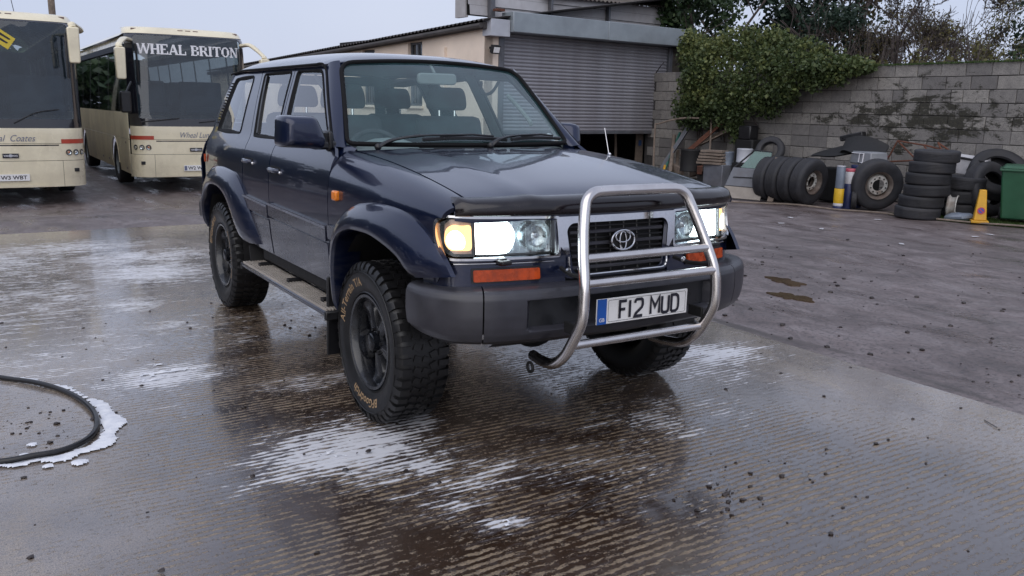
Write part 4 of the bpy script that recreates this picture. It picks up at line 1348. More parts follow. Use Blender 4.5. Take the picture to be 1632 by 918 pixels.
def mat_slab():
    t = NT('wet_ridged_concrete')
    p = t.pos()
    sx = t.n('SeparateXYZ', {0: p})
    # phase bends slowly so the tamped ridges wander
    bend = t.noise(t.pos((.9, .5, 1)), 1.0, 3.0, .55)
    b2_ = t.noise(t.pos((7.0, 2.4, 1)), 1.0, 3.0, .6)
    ph = t.math('ADD', t.math('MULTIPLY', sx.outputs[0], 2 * PI / .038), t.math('ADD', t.math('MULTIPLY', bend, 10.0), t.math('MULTIPLY', b2_, 3.4)))
    ridge = t.math('ADD', t.math('MULTIPLY', t.math('SINE', ph), .5), .5)
    brk = t.noise(t.pos((46.0, 20.0, 1)), 1.0, 5.0, .72, .3)
    fine = t.noise(t.pos((150.0, 95.0, 1)), 1.0, 3.0, .7)
    patch = t.noise(t.pos((.55, .75, 1)), 1.0, 4.0, .6, .3)
    worn_sheenf = t.noise(t.pos((1.5, 1.1, 1)), 1.0, 3.0, .55)
    wf = t.n('Attribute', attribute_name='worn_sheenf').outputs['Fac']
    blot = t.noise(t.pos((3.2, 2.2, 1)), 1.0, 5.0, .65)
    amp = t.math('MULTIPLY', t.math('SUBTRACT', .54, t.math('MULTIPLY', wf, .46)), t.ramp(blot, [(.38, .22), (.60, 1.0)]))
    h = t.math('ADD', t.math('MULTIPLY', ridge, amp), t.math('MULTIPLY', brk, 1.55))
    h = t.math('ADD', h, t.math('MULTIPLY', fine, .85))
    lvl = t.math('ADD', 1.10, t.math('ADD', t.math('MULTIPLY', patch, .50), t.math('MULTIPLY', blot, .20)))
    d = t.math('SUBTRACT', h, lvl)
    dry = t.ramp(d, [(.0, 0.0), (.13, 1.0)])
    pale = t.ramp(t.noise(t.pos((.8, 1.6, 1)), 1.0, 6.0, .72, .5), [(.42, 0.0), (.60, 1.0)])
    dry = t.math('MAXIMUM', dry, t.math('MULTIPLY', t.math('MULTIPLY', pale, wf), t.ramp(brk, [(.35, .25), (.55, .85)])))
    soil = t.noise(t.pos((1.2, 1.0, 1)), 1.3, 5.0, .6)
    wetc = t.ramp(soil, [(.35, (.022, .0115, .0070)), (.6, (.052, .031, .020)), (.8, (.105, .074, .052))])
    dryc = t.ramp(brk, [(.35, (.150, .108, .066)), (.55, (.25, .180, .110)), (.75, (.35, .27, .175))])
    wetc = t.mix(wf, wetc, t.ramp(soil, [(.35, (.150, .122, .108)), (.65, (.32, .275, .245))]))  # lighter wet colour carries the sky reflection outside the car's mirror image
    dryc = t.mix(t.math('MULTIPLY', wf, .5), dryc, (.44, .385, .33))
    c = t.mix(dry, wetc, dryc)
    ff = t.n('Attribute', attribute_name='foamf').outputs['Fac']
    fn1 = t.noise(t.pos((13.0, 4.0, 1)), 1.0, 6.0, .74, .5)
    fn2 = t.n('TexVoronoi', {'Vector': t.pos((26, 15, 1)), 'Scale': 1.0}, feature='DISTANCE_TO_EDGE').outputs['Distance']
    fd = t.math('ADD', t.math('MULTIPLY', fn1, 1.1), t.math('ADD', t.math('MULTIPLY', ff, .58), t.math('MULTIPLY', fn2, -.34)))
    fd = t.math('SUBTRACT', fd, t.math('MULTIPLY', ridge, .20))
    foam = t.ramp(fd, [(.74, 0.0), (.86, .80)])
    film = t.ramp(fd, [(.55, 0.0), (.80, .20)])
    c = t.mix(film, c, (.40, .40, .45))
    spk = t.noise(t.pos((1, 1, 1)), 70.0, 4.0, .8)
    c = t.mix(t.ramp(spk, [(.34, .85), (.45, 0.0)]), c, (.012, .009, .008))
    spk2 = t.noise(t.pos((1, 1, 1)), 190.0, 2.0, .7)
    c = t.mix(1.0, c, t.ramp(spk2, [(.36, .55), (.64, 1.35)]), 'MULTIPLY')
    c = t.mix(foam, c, (.80, .81, .85))
    rough = t.math('ADD', t.math('MULTIPLY', dry, .34), t.ramp(t.noise(t.pos((2.0, 1.2, 1)), 1.6, 4.0), [(.35, .09), (.65, .20)]))
    rough = t.math('ADD', rough, t.math('MULTIPLY', foam, .35))
    hb_ = t.math('MAXIMUM', d, -.02)
    hh = t.math('ADD', t.math('MULTIPLY', hb_, 1.0), t.math('ADD', t.math('MULTIPLY', t.noise(t.pos((5, 3, 1)), 1.0, 2.0), .25), t.math('MULTIPLY', t.noise(t.pos((34, 16, 1)), 1.0, 3.0), .16)))
    hh = t.math('ADD', hh, t.math('MULTIPLY', foam, .35))
    t.pbr(Base_Color=c, Roughness=rough, IOR=1.5, Specular_IOR_Level=.8, Coat_Weight=t.math('SUBTRACT', 1.0, t.math('MAXIMUM', t.math('MULTIPLY', dry, .45), foam), clamp=True), Coat_Roughness=.10, Coat_IOR=1.5,
          Normal=t.bump(t.math('ADD', hh, t.math('MULTIPLY', spk2, .10)), .80, .009), Coat_Normal=t.bump(hh, .34, .006))
    return t.m
M['slab'] = mat_slab()
def slab_z(X, Y):
    return .0 + .0 * X
def worn(X, Y):  # worn zones, with the pale sky reflection painted into their colour
    n = fbm(X * .5, Y * .5, 3, 21)
    w = sstep(.55, 1.6, Y - .25 * (X - .5)) * .85
    w = np.maximum(w, sstep(-1.5, -2.4, Y + .2 * X) * .75)
    w = np.maximum(w, sstep(-2.2, -4.5, X) * .7)
    return np.clip(w + (n - .5) * .7, 0, 1)
xs = np.concatenate([np.arange(-7.62, 3.4, .05), np.arange(3.45, 14.1, .5)])
ys = np.concatenate([np.arange(-14, -4.1, .5), np.arange(-4.0, 2.21, .05)])
sl = grid_mesh('concrete_slab', xs, ys, slab_z, M['slab'], attrs={'foamf': foam_field, 'worn_sheenf': worn})
# chipped slab edges so that it has a real thickness
eb = MB()
for (a, b) in (((-7.62, 2.2), (14, 2.2)), ((-7.62, -14), (-7.62, 2.2))):
    n = 160
    A = Vector((*a, 0)); B = Vector((*b, 0))
    for i in range(n):
        p, q = A.lerp(B, i / n), A.lerp(B, (i + 1) / n)
        eb.add([p, q, q + Vector((0, 0, -.12)), p + Vector((0, 0, -.12))], [(0, 1, 2, 3)])
eb.obj('slab_edge', M['slab'], sl)

# thick foam: domed, lacy-edged suds standing on the slab
def foam_mesh():
    M_foam = NT('foam_suds')
    p = M_foam.pos()
    vo = M_foam.n('TexVoronoi', {'Vector': p, 'Scale': 130.0}).outputs['Distance']
    M_foam.pbr(Base_Color=M_foam.ramp(M_foam.noise(p, 20.0), [(.3, (.66, .68, .74)), (.7, (.84, .85, .88))]), Roughness=.45, Subsurface_Weight=.0, Normal=M_foam.bump(vo, .35, .004))
    parts = [(-1.9, .75, -2.62, -.55)]
    zones = [(-1.22, -1.66, .16, .32, .80), (.33, -1.12, .18, .30, .66), (.50, -.95, .08, .2, .58), (-.72, -.93, .09, .28, .72), (-1.02, -2.02, .05, .05, .75), (-.93, -1.86, .04, .06, .7), (1.30, -.86, .05, .08, .60), (-1.42, -1.75, .12, .2, .6)]
    hose = HOSE
    sx = np.arange(-1.95, 1.5, .0085); sy = np.arange(-2.75, -.45, .0085)
    X, Y = np.meshgrid(sx, sy, indexing='ij')
    F = np.zeros_like(X)
    for (x, y, a, b, s) in zones:
        F = np.maximum(F, s * np.exp(-(((X - x) / a) ** 2 + ((Y - y) / b) ** 2)))
    # band along the outside of the hose loop
    H = np.zeros_like(X)
    for i, (hx, hy) in enumerate(hose_foam):
        w = hose_foam_w[i]
        H = np.maximum(H, np.exp(-(((X - hx) / w) ** 2 + ((Y - hy) / w) ** 2)))
    n1 = fbm(X * 11, Y * 4, 5, 31, .62)
    n2 = fbm(X * 45, Y * 30, 2, 41)
    D = F * .62 + n1 * 1.1 + (n2 - .5) * .22 - 1.04
    D = np.maximum(D, H * .60 + n1 * .30 + (n2 - .5) * .04 - .57)
    Z = .0035 + np.clip(D, 0, .25) ** .6 * .020
    keep = (D[:-1, :-1] > 0) & (D[1:, :-1] > 0) & (D[1:, 1:] > 0) & (D[:-1, 1:] > 0)
    idx = np.arange(X.size).reshape(X.shape)
    f = np.stack([idx[:-1, :-1][keep], idx[1:, :-1][keep], idx[1:, 1:][keep], idx[:-1, 1:][keep]], -1)
    used = np.unique(f); mp = np.full(X.size, -1); mp[used] = np.arange(len(used))
    v = np.stack([X.ravel()[used], Y.ravel()[used], Z.ravel()[used]], -1)
    me = bpy.data.meshes.new('soap_foam')
    me.from_pydata(v.tolist(), [], mp[f].tolist())
    o = fin('soap_foam', me, M_foam.m, None, sharp=80)
    tag(o, 'white soap foam lying in patches on the wet concrete beside the car', 'foam', kind='stuff')
HOSE = [(-2.3, -3.15), (-1.95, -2.75), (-1.575, -2.449), (-1.354, -2.276), (-1.101, -2.145), (-.784, -2.075), (-.533, -2.076), (-.339, -2.139), (-.257, -2.251), (-.239, -2.376), (-.25, -2.50), (-.33, -2.75), (-.5, -3.1), (-.6, -3.6)]
hose_foam = []
hose_foam_w = []
hp = smooth_path([(x, y, 0) for x, y in HOSE[1:11]], 6)
for i, q in enumerate(hp):
    a = hp[max(0, i - 1)]; b = hp[min(len(hp) - 1, i + 1)]
    d = (b - a).normalized()
    nrm = Vector((-d.y, d.x, 0))          # outside of the loop
    t = i / (len(hp) - 1)
    w = .044 + .050 * math.exp(-((t - .62) / .20) ** 2) + .012 * math.sin(i * .9)
    hose_foam.append((q.x + nrm.x * w * .8, q.y + nrm.y * w * .8)); hose_foam_w.append(w)
hose_foam += [(-.42, -2.36), (-.30, -2.40), (-.12, -2.32), (-.10, -2.2)]
hose_foam_w += [.05, .06, .05, .06]
foam_mesh()
hs = MB().tube(smooth_path([(x, y, .014 + .004 * (i % 2)) for i, (x, y) in enumerate(HOSE)], 8), .0135, 10)
tag(hs.obj('washer_hose', M['trim']), 'black rubber hose curling in a loop over foam on the wet concrete', 'hose')
hs2 = MB().tube(smooth_path([(-1.16, -2.62, .012), (-.85, -2.56, .014), (-.55, -2.62, .012), (-.2, -2.72, .014)], 8), .009, 8)
tag(hs2.obj('hose_end', M['trim']), 'thin black hose length at the left edge of the picture, inside the looped hose', 'hose')

# puddles in the yard, brown water lying in hollows
def puddle(cx, cy, rx, ry, seed, ang=0):
    n = 40
    pts = []
    for k in range(n):
        a = 2 * PI * k / n
        r = 1 + .25 * math.sin(2 * a + seed) + .18 * math.sin(5 * a + seed * 2.3) + .10 * math.sin(9 * a + seed * 1.7)
        x, y = rx * r * math.cos(a), ry * r * math.sin(a)
        pts.append((cx + x * math.cos(ang) - y * math.sin(ang), cy + x * math.sin(ang) + y * math.cos(ang)))
    z = float(yard_z(np.array([cx]), np.array([cy]))[0]) + .010
    o = MB().add([(x, y, z) for x, y in pts] + [(x * 1.0, y * 1.0, z - .03) for x, y in pts], [tuple(range(n))] + [(i, (i + 1) % n, n + (i + 1) % n, n + i) for i in range(n)]).obj('puddle', M['mudwater'], smooth=False)
    o['kind'] = 'structure'
t = NT('muddy_water')
t.pbr(Base_Color=t.ramp(t.noise(t.pos(), 3.0), [(.3, (.070, .050, .036)), (.7, (.11, .078, .050))]), Roughness=.04, IOR=1.33, Normal=t.bump(t.noise(t.pos(), 6.0), .03, .01))
M['mudwater'] = t.m
puddle(-1.05, 3.55, .17, .12, 1.0)
puddle(-1.55, 4.05, .18, .11, 2.2)


# grit, pebbles and mud crumbs
def crumbs(name, pts, smin, smax, mat, label, cat):
    mb_v = []; mb_f = []
    ico = [(0, 0, 1), (.894, 0, .447), (.276, .851, .447), (-.724, .526, .447), (-.724, -.526, .447), (.276, -.851, .447), (.724, .526, -.447), (-.276, .851, -.447), (-.894, 0, -.447), (-.276, -.851, -.447), (.724, -.526, -.447), (0, 0, -1)]
    icf = [(0, 1, 2), (0, 2, 3), (0, 3, 4), (0, 4, 5), (0, 5, 1), (1, 6, 2), (2, 7, 3), (3, 8, 4), (4, 9, 5), (5, 10, 1), (6, 7, 2), (7, 8, 3), (8, 9, 4), (9, 10, 5), (10, 6, 1), (11, 7, 6), (11, 8, 7), (11, 9, 8), (11, 10, 9), (11, 6, 10)]
    for (x, y, z) in pts:
        s = smin + (smax - smin) * random.random() ** 3
        o = len(mb_v)
        for v in ico:
            k = s * (0.7 + .6 * random.random())
            mb_v.append((x + v[0] * k, y + v[1] * k * 1.2, z + v[2] * k * .6 + s * .3))
        mb_f += [tuple(i + o for i in f) for f in icf]
    me = bpy.data.meshes.new(name)
    me.from_pydata(mb_v, [], mb_f)
    tag(fin(name, me, mat, None, sharp=50), label, cat, kind='stuff')
M['pebble'] = simple('dark_grit', (.030, .022, .020), .45, var=.5, scale=40, bump=.3)
P = []
for _ in range(260):
    P.append((random.uniform(-3, 2.6), random.uniform(-3.2, 2.15), 0))
for _ in range(110):
    a, r = random.uniform(0, 2 * PI), abs(random.gauss(0, .28))
    P.append((1.55 + r * math.cos(a) * .8, .05 + r * math.sin(a) * 1.4, 0))
for _ in range(50):
    a, r = random.uniform(0, 2 * PI), abs(random.gauss(0, .22))
    P.append((-.75 + r * math.cos(a), -2.35 + r * math.sin(a) * .7, 0))
for _ in range(60):
    P.append((random.gauss(.25, .35), random.gauss(-1.05, .4), .008))
crumbs('grit', P, .0025, .013, M['pebble'], 'dark grit and mud crumbs scattered on the wet concrete slab', 'grit')
P = []
for _ in range(700):
    x, y = random.uniform(-7, 3.5), 2.3 + abs(random.gauss(0, 2.6))
    if y < 9.5: P.append((x, y, float(yard_z(np.array([x]), np.array([y]))[0])))
crumbs('loose_stones', P, .005, .022, M['pebble'], 'small loose stones scattered over the muddy yard to the right of the slab', 'gravel')

for pts, lb in (([(1.386, -.636), (1.298, -.397), (1.185, .05)], 'thin bent twig lying on the ridged concrete in front of the car'), ([(1.59, 1.92), (1.69, 1.86)], 'short dark twig on the concrete near the slab edge at the right')):
    tag(MB().tube(smooth_path([(x, y, .004 + .003 * (i % 2)) for i, (x, y) in enumerate(pts)], 5), .0022, 5).obj('twig', M['pebble']), lb, 'twig')
# =================================================================== buildings
M['cream'] = simple('cream_render', (.80, .68, .57), .85, var=.08, scale=1.2, bump=.2, bscale=25, dirt=(.35, .28, .23), dirt_amt=.35)
M['shutter'] = simple('galvanised_slat', (.27, .27, .30), .42, .25, var=.15, scale=2.0, bump=.08, bscale=40, dirt=(.15, .11, .09), dirt_amt=.40)
M['galv'] = simple('galvanised_sheet', (.30, .34, .37), .45, .35, var=.16, scale=1.6, bump=.1, bscale=12, dirt=(.14, .13, .13), dirt_amt=.3)
M['galv_pale'] = simple('pale_plate', (.45, .47, .52), .5, .1, var=.12, scale=3, bump=.06)
M['frame_steel'] = simple('grey_steel_frame', (.13, .14, .16), .5, .4, var=.2, scale=5, dirt=(.12, .07, .05), dirt_amt=.4)
M['clad'] = simple('white_cladding', (.42, .42, .44), .6, var=.14, scale=1.5, bump=.1, dirt=(.17, .14, .12), dirt_amt=.7)
M['mossy'] = simple('mossy_roof_sheet', (.10, .085, .075), .9, var=.4, scale=6, bump=.5, bscale=40, dirt=(.035, .04, .02), dirt_amt=.8)
M['roofdark'] = simple('dark_roof_sheet', (.060, .055, .055), .8, var=.35, scale=4, bump=.3)
M['wood'] = simple('weathered_wood', (.20, .16, .13), .8, var=.3, scale=10, bump=.3, dirt=(.08, .06, .05), dirt_amt=.5)
M['rust'] = simple('rusty_steel', (.13, .050, .030), .8, .2, var=.4, scale=14, bump=.4, dirt=(.05, .025, .02), dirt_amt=.7)
M['winglass'] = glass_mat('workshop_window_glass', (.25, .28, .30), .03, 1.5, .3, (.04, .045, .05))
A0 = Vector((-12.28, 7.42, 0)); EV = Vector((-.0890, .9960, 0)).normalized(); NV = Vector((.996, .0890, 0)).normalized()
rzb = math.atan2(EV.y, EV.x) - PI / 2          # local x -> NV, local y -> EV
ws_ = empty('workshop', A0, rzb, 'cream rendered workshop with grey roller shutter half open at the end of the yard', 'building')
def L(x, y, z): return (x, y, z)
# cream side wall runs away from the yard; its outside faces local -y
def wallbox(name, x0, x1, y0, y1, z0, z1, mat, parent=None, **kw):
    return MB().box(((x0 + x1) / 2, (y0 + y1) / 2, (z0 + z1) / 2), (abs(x1 - x0), abs(y1 - y0), abs(z1 - z0))).obj(name, mat, parent or ws_, **kw)
eave = lambda s: 3.26 - .040 * s       # s = distance back along the side wall
# wall strips between windows (butted, so the openings are real)
wins = [(2.48, 3.13, 1.55, 3.01), (4.77, 5.44, 1.55, 2.92), (7.2, 7.9, 1.55, 2.85), (10.2, 10.9, 1.55, 2.75)]
prev = 0.0
def sidewall(s0, s1, z0, z1a, z1b):
    v = []
    for s, zt in ((s0, z1a), (s1, z1b)):
        for y in (-.50, -.28):
            v += [(-s, y, z0), (-s, y, zt)]
    mb = MB().add(v, [(0, 1, 3, 2), (4, 6, 7, 5), (0, 4, 5, 1), (2, 3, 7, 6), (1, 5, 7, 3), (0, 2, 6, 4)])
    mb.obj('side_wall', M['cream'], ws_)
for (a, b, z0, z1) in wins + [(17, 17, 0, 0)]:
    sidewall(prev, a, -.3, eave(prev) - .05, eave(a) - .05)
    if b > a:
        sidewall(a, b, -.3, z0, z0)
        sidewall(a, b, min(z1, eave(b) - .10), eave(a) - .05, eave(b) - .05)
        f = MB()
        zt = min(z1, eave(b) - .10)
        for x in (a + .03, (a + b) / 2, b - .03):
            f.box((-x, -.40, (z0 + zt) / 2), (.045, .05, zt - z0))
        for z in (z0 + .03, z0 + (zt - z0) * .66, zt - .025):
            f.box((-(a + b) / 2, -.401, z), (b - a, .048, .05))
        w = f.obj('window', M['frame_steel'], ws_)
        MB().box((-(a + b) / 2, -.385, (z0 + zt) / 2), (b - a, .008, zt - z0)).obj('pane', M['winglass'], w)
        MB().box((-(a + b) / 2, -.52, z0 - .03), (b - a + .12, .10, .06)).obj('sill', M['cream'], w)
    prev = b
for s in (1.55, 4.0, 6.4, 9.2):
    wallbox('pilaster', -s - .10, -s + .10, -.56, -.503, -.3, eave(s) - .36, M['cream'])
wallbox('door_pier', -.22, .0, -.498, -.13, -.02, 3.02, M['cream'])
wallbox('end_wall', -17.2, -17.0, -.5, 9, -.3, 2.5, M['cream'])
# corrugated roof: real waves seen along the eave
def roof_wave(u, v):
    s = -.25 + 17.4 * u
    y = -.68 + 6.4 * v
    return (-s, y, eave(s) + .05 + .024 * math.sin(s * 2 * PI / .16) + 1.05 * v)
MB().grid(roof_wave, 860, 5).obj('corrugated_roof', M['roofdark'], ws_, sharp=60)
wallbox('eave_board', -17.0, .10, -.60, -.505, 0, .02, M['roofdark']).hide_render = False
g = bpy.context.scene.objects['eave_board']
g.data.transform(Matrix.Translation((0, 0, 0)))
for v in g.data.vertices:
    top = v.co.z > .01
    v.co.z = eave(-v.co.x) + (.015 if top else -.11)
MB().tube([(.1, -.66, 3.21), (-17, -.66, 2.53)], .055, 8).obj('gutter', M['roofdark'], ws_)

# shutter opening
sh = empty('roller_shutter', (0, 0, 0)); sh.parent = ws_
base = None
nsl = 27; pitch_s = (3.12 - 1.04) / nsl
def slat_profile():
    p = []
    for k in range(7):
        t = k / 6
        p.append((.012 + .020 * math.sin(PI * t), -pitch_s / 2 + pitch_s * t))
    return p
sp = slat_profile()
smb = MB()
smb.add([(x, .02, z) for x, z in sp] + [(x, 5.12, z) for x, z in sp], [(i, i + 1, 7 + i + 1, 7 + i) for i in range(6)])
s0 = smb.obj('slat', M['shutter'], sh, sharp=60)
s0.location = (-.08, 0, 1.04 + pitch_s / 2)
for k in range(1, nsl):
    c = s0.copy(); COL.objects.link(c)
    c.location = (-.08 + .002 * math.sin(k * 2.1), 0, 1.04 + pitch_s * (k + .5))
MB().box((-.07, 2.57, 1.02), (.05, 5.1, .07)).obj('bottom_rail', M['frame_steel'], sh, bevel=.008)
wallbox('shutter_guide', -.12, .02, -.125, .015, -.02, 3.10, M['frame_steel'], bevel=.005)
wallbox('shutter_guide', -.12, .02, 5.125, 5.245, -.02, 3.10, M['frame_steel'], bevel=.005)
wallbox('door_pier', -.30, -.02, 5.25, 5.55, -.02, 3.10, M['mossy'])
for (a, b) in ((-.0, 2.72), (2.724, 5.50)):
    MB().box((.13, (a + b) / 2, 3.315), (.42, b - a, .41)).obj('shutter_hood', M['galv'], ws_, bevel=.012)
MB().box((.09, -.26, 3.18), (.30, .50, .34)).obj('hood_end_plate', M['galv_pale'], ws_, bevel=.006)
MB().box((-.02, -.12, 3.56), (.16, .20, .05)).obj('cap', M['rust'], ws_)
fl = MB().box((.20, -.36, 2.74), (.10, .20, .17), Matrix.Rotation(R(18), 3, 'Y')).box((.10, -.36, 2.78), (.18, .05, .05)).obj('floodlight', M['dark'], ws_, bevel=.01)
MB().box((.247, -.36, 2.726), (.012, .15, .115), Matrix.Rotation(R(18), 3, 'Y')).obj('floodlight_glass', M['plate'], fl)
# upper shed: horizontal pale sheets behind steel posts, mossy roof edge
zs = [3.46, 3.66, 3.86, 4.06]
ylist = [-.72, -.17, 1.46, 3.22, 5.3]
for i in range(4):
    for j in range(3):
        a, b = ylist[i] + .004, ylist[i + 1] - .004
        if i == 0 and j == 0:
            a = -.68
        mbx = MB()
        def shp(u, v, a=a, b=b, z0=zs[j]):
            return (-.30 - .02 * ((i + j) % 2) - .025 * v * 0 + .018 * (1 - v), a + (b - a) * u, z0 - .008 + (.196) * v)
        MB().grid(shp, 3, 3).obj('cladding_sheet', M['clad'], ws_)
wallbox('shed_back', -.50, -.36, -.70, 5.3, 3.45, 4.0, M['dark'])
for y in ylist[1:4]:
    wallbox('post', -.28, -.17, y - (.06 if y < 0 else .03), y + (.06 if y < 0 else .03), 3.40, 3.96 if y > 0 else 4.6, M['frame_steel'])
wallbox('rail', -.27, -.20, 1.5, 5.3, 3.50, 3.56, M['rust'])
MB().grid(lambda u, v: (-.12 - 3.0 * v, 1.2 + 4.6 * u, 3.97 + .10 * u + .02 * math.sin(u * 2 * PI * 35) + .75 * v), 420, 4).obj('shed_roof', M['mossy'], ws_, sharp=60)
MB().grid(lambda u, v: (-.35 - .4 * v, -.74 + 1.0 * u, 4.6 + .02 * v), 3, 3).obj('shed_roof', M['clad'], ws_)
wallbox('shed_side', -.75, -.38, -.74, -.66, 3.40, 4.62, M['clad'])
# inside: floor-to-roof dark room
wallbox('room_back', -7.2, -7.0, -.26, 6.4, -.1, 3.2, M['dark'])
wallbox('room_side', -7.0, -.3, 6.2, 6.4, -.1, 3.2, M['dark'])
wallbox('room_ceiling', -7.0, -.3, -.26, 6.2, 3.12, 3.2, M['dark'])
def thing_box(name, c, d, mat, label, cat, rot=None, bevel=.0, base=None):
    p = ws_.matrix_world if False else None
    mb = MB().box((0, 0, d[2] / 2), d)
    o = mb.obj(name, mat, None, bevel=bevel)
    o.location = A0 + NV * c[0] + EV * c[1] + Vector((0, 0, c[2]))
    o.rotation_euler = (rot[0] if rot else 0, rot[1] if rot else 0, rzb + (rot[2] if rot else 0))
    return tag(o, label, cat)
M['redbrown'] = simple('red_oxide', (.14, .045, .035), .7, var=.4, scale=6)
M['bluesign'] = simple('blue_sign', (.03, .08, .22), .5, var=.2)
M['green'] = simple('green_paint', (.03, .14, .11), .5, var=.2)
M['yellow'] = simple('yellow_plastic', (.62, .33, .02), .45, var=.12, scale=10, bump=.05, dirt=(.25, .13, .03), dirt_amt=.4)
pl = thing_box('timber_board', (-.55, 4.80, 0), (.04, .24, 1.04), M['wood'], 'pale upright timber board just inside the shutter opening, by the right jamb', 'board')
q = MB().box((.024, 0, .74), (.006, .10, .14)).obj('blue_label', M['bluesign'], pl)
thing_box('timber_board', (-.8, 5.0, 0), (.03, .08, .98), M['wood'], 'thin dark timber lath standing between the board and the right jamb', 'board')
thing_box('timber_board', (-.9, 4.35, 0), (.03, .06, 1.02), M['wood'], 'narrow brown lath leaning left of the pale board in the doorway', 'board', (R(4), 0, 0))
thing_box('cabinet', (-2.6, 3.7, 0), (.5, .7, .95), M['redbrown'], 'low red brown cabinet in the dark of the workshop doorway', 'cabinet', bevel=.02)
thing_box('crate', (-2.2, 2.9, 0), (.5, .6, .5), M['wood'], 'wooden crate in the dark behind the half open shutter', 'crate', bevel=.01)

# =================================================================== block wall
WY = 12.1; BL, BH = .45, .225
def block_mat():
    t = NT('concrete_block')
    p = t.pos(obj=True)
    w = t.pos()
    oi = t.n('ObjectInfo').outputs['Random']
    c = t.ramp(oi, [(0, (.16, .152, .148)), (.4, (.22, .208, .198)), (1, (.31, .293, .27))])
    c = t.mix(t.ramp(t.noise(w, 9.0, 6.0, .7), [(.42, 0.0), (.68, .5)]), c, (.105, .10, .10))
    gr = t.ramp(t.noise(w, 60.0, 3.0), [(.42, .35), (.5, 0.0)])
    c = t.mix(gr, c, (.07, .07, .07))
    # moss and damp in blotches, more of it around mid height
    z = t.n('SeparateXYZ', {0: w}).outputs[2]
    mid = t.n('MapRange', {'Value': t.math('ABSOLUTE', t.math('SUBTRACT', z, 1.5)), 'From Min': .0, 'From Max': .75, 'To Min': .17, 'To Max': .0}).outputs[0]
    xx = t.n('SeparateXYZ', {0: w}).outputs[0]
    midx = t.n('MapRange', {'Value': t.math('ABSOLUTE', t.math('ADD', xx, 5.6)), 'From Min': .6, 'From Max': 2.6, 'To Min': .11, 'To Max': -.06}).outputs[0]
    mo = t.math('ADD', t.math('ADD', t.noise(t.pos((2.2, 2.2, 4.2)), 1.2, 6.0, .75, .4), mid), midx)
    f = t.ramp(mo, [(.675, 0.0), (.75, .92)])
    c = t.mix(f, c, t.ramp(t.noise(w, 30.0), [(.35, (.010, .010, .008)), (.65, (.032, .030, .018))]))
    t.pbr(Base_Color=c, Roughness=.9, Normal=t.bump(t.noise(w, 55.0, 5.0, .7), .6, .008))
    return t.m
M['block'] = block_mat()
M['mortar'] = simple('mortar', (.045, .042, .042), .95, var=.3, scale=10, bump=.4)
wall = empty('block_wall', (0, WY, 0), 0, 'tall grey concrete block wall behind the heap of tyres', 'wall')
MB().box((-2.6, .12, 1.20), (20.8, .20, 2.52)).obj('mortar_core', M['mortar'], wall)
def block_mesh(l, seed):
    rr = random.Random(seed)
    j = lambda a: a + rr.uniform(-.004, .004)
    x, z, y = l / 2 - .006, BH / 2 - .006, .02
    b = .008
    v = [(j(-x), y + .03, j(-z)), (j(x), y + .03, j(-z)), (j(x), y + .03, j(z)), (j(-x), y + .03, j(z))]
    v += [(a[0], 0.006, a[2]) for a in v]
    v += [(math.copysign(abs(a[0]) - b, a[0]), -.0 + rr.uniform(-.002, .002), math.copysign(abs(a[2]) - b, a[2])) for a in v[:4]]
    f = [(0, 1, 5, 4), (1, 2, 6, 5), (2, 3, 7, 6), (3, 0, 4, 7), (4, 5, 9, 8), (5, 6, 10, 9), (6, 7, 11, 10), (7, 4, 8, 11), (8, 9, 10, 11)]
    me = bpy.data.meshes.new('block')
    me.from_pydata(v, [], f)
    me.materials.append(M['block'])
    return me
BM = {}
rr = random.Random(3)
count = 0
for row in range(11):
    x = -12.9 + (BL / 2 if row % 2 else 0)
    far = MB()
    while x < 7.5:
        l = BL
        q = rr.random()
        if q < .07: l = BL * .5
        elif q < .10: l = BL * .75
        if x < -2.55 and x > -13.0 and count < 298:
            k = (round(l, 3), rr.randrange(5))
            if k not in BM: BM[k] = block_mesh(l, hash(k) % 1000 if False else int(l * 1000) + k[1])
            o = bpy.data.objects.new('block', BM[k])
            o.location = (x + l / 2, rr.uniform(-.004, .004), row * BH + BH / 2 - .005)
            link(o, wall); count += 1
        else:
            far.box((x + l / 2, .01, row * BH + BH / 2 - .005), (l - .012, .03, BH - .012))
        x += l
    if far.v:
        if 'FARB' not in globals(): FARB = MB()
        FARB.add(far.v, far.f)
fb = FARB.obj('far_blocks', M['block'], wall, smooth=False)
fb['kind'] = 'stuff'
# thin capping growth of grass tufts is made with the plants
# =================================================================== coaches
M['coach'] = simple('cream_coach_paint', (.80, .73, .54), .28, var=.05, scale=2.0, bump=.02, coat=.6, dirt=(.30, .25, .19), dirt_amt=.45)
M['coach_cream'] = simple('cream_coach_side_paint', (.82, .74, .54), .55, var=.06, scale=2.0, bump=.02, dirt=(.30, .25, .19), dirt_amt=.5, spec=.25)
M['coach_glass'] = glass_mat('coach_windscreen', (.55, .62, .64), .03, 1.45, .26, (.06, .09, .12))
M['coach_side'] = glass_mat('coach_side_glass', (.55, .60, .60), .03, 1.45, .1, (.02, .025, .03))
M['coach_black'] = simple('black_glass_border', (.012, .012, .018), .12, var=.2, coat=.8, bump=0)
M['redline'] = simple('red_stripe', (.42, .055, .030), .4, var=.1, bump=0)
M['orange_marker'] = simple('marker_lamp', (.16, .10, .09), .3, var=.2)
M['script'] = simple('blue_grey_script', (.13, .15, .24), .5, var=.1, bump=0)
M['interior'] = simple('coach_seat', (.035, .045, .065), .9, var=.2)
M['yellow_sign'] = simple('yellow_sign_card', (.62, .48, .05), .5, var=.05, bump=0)
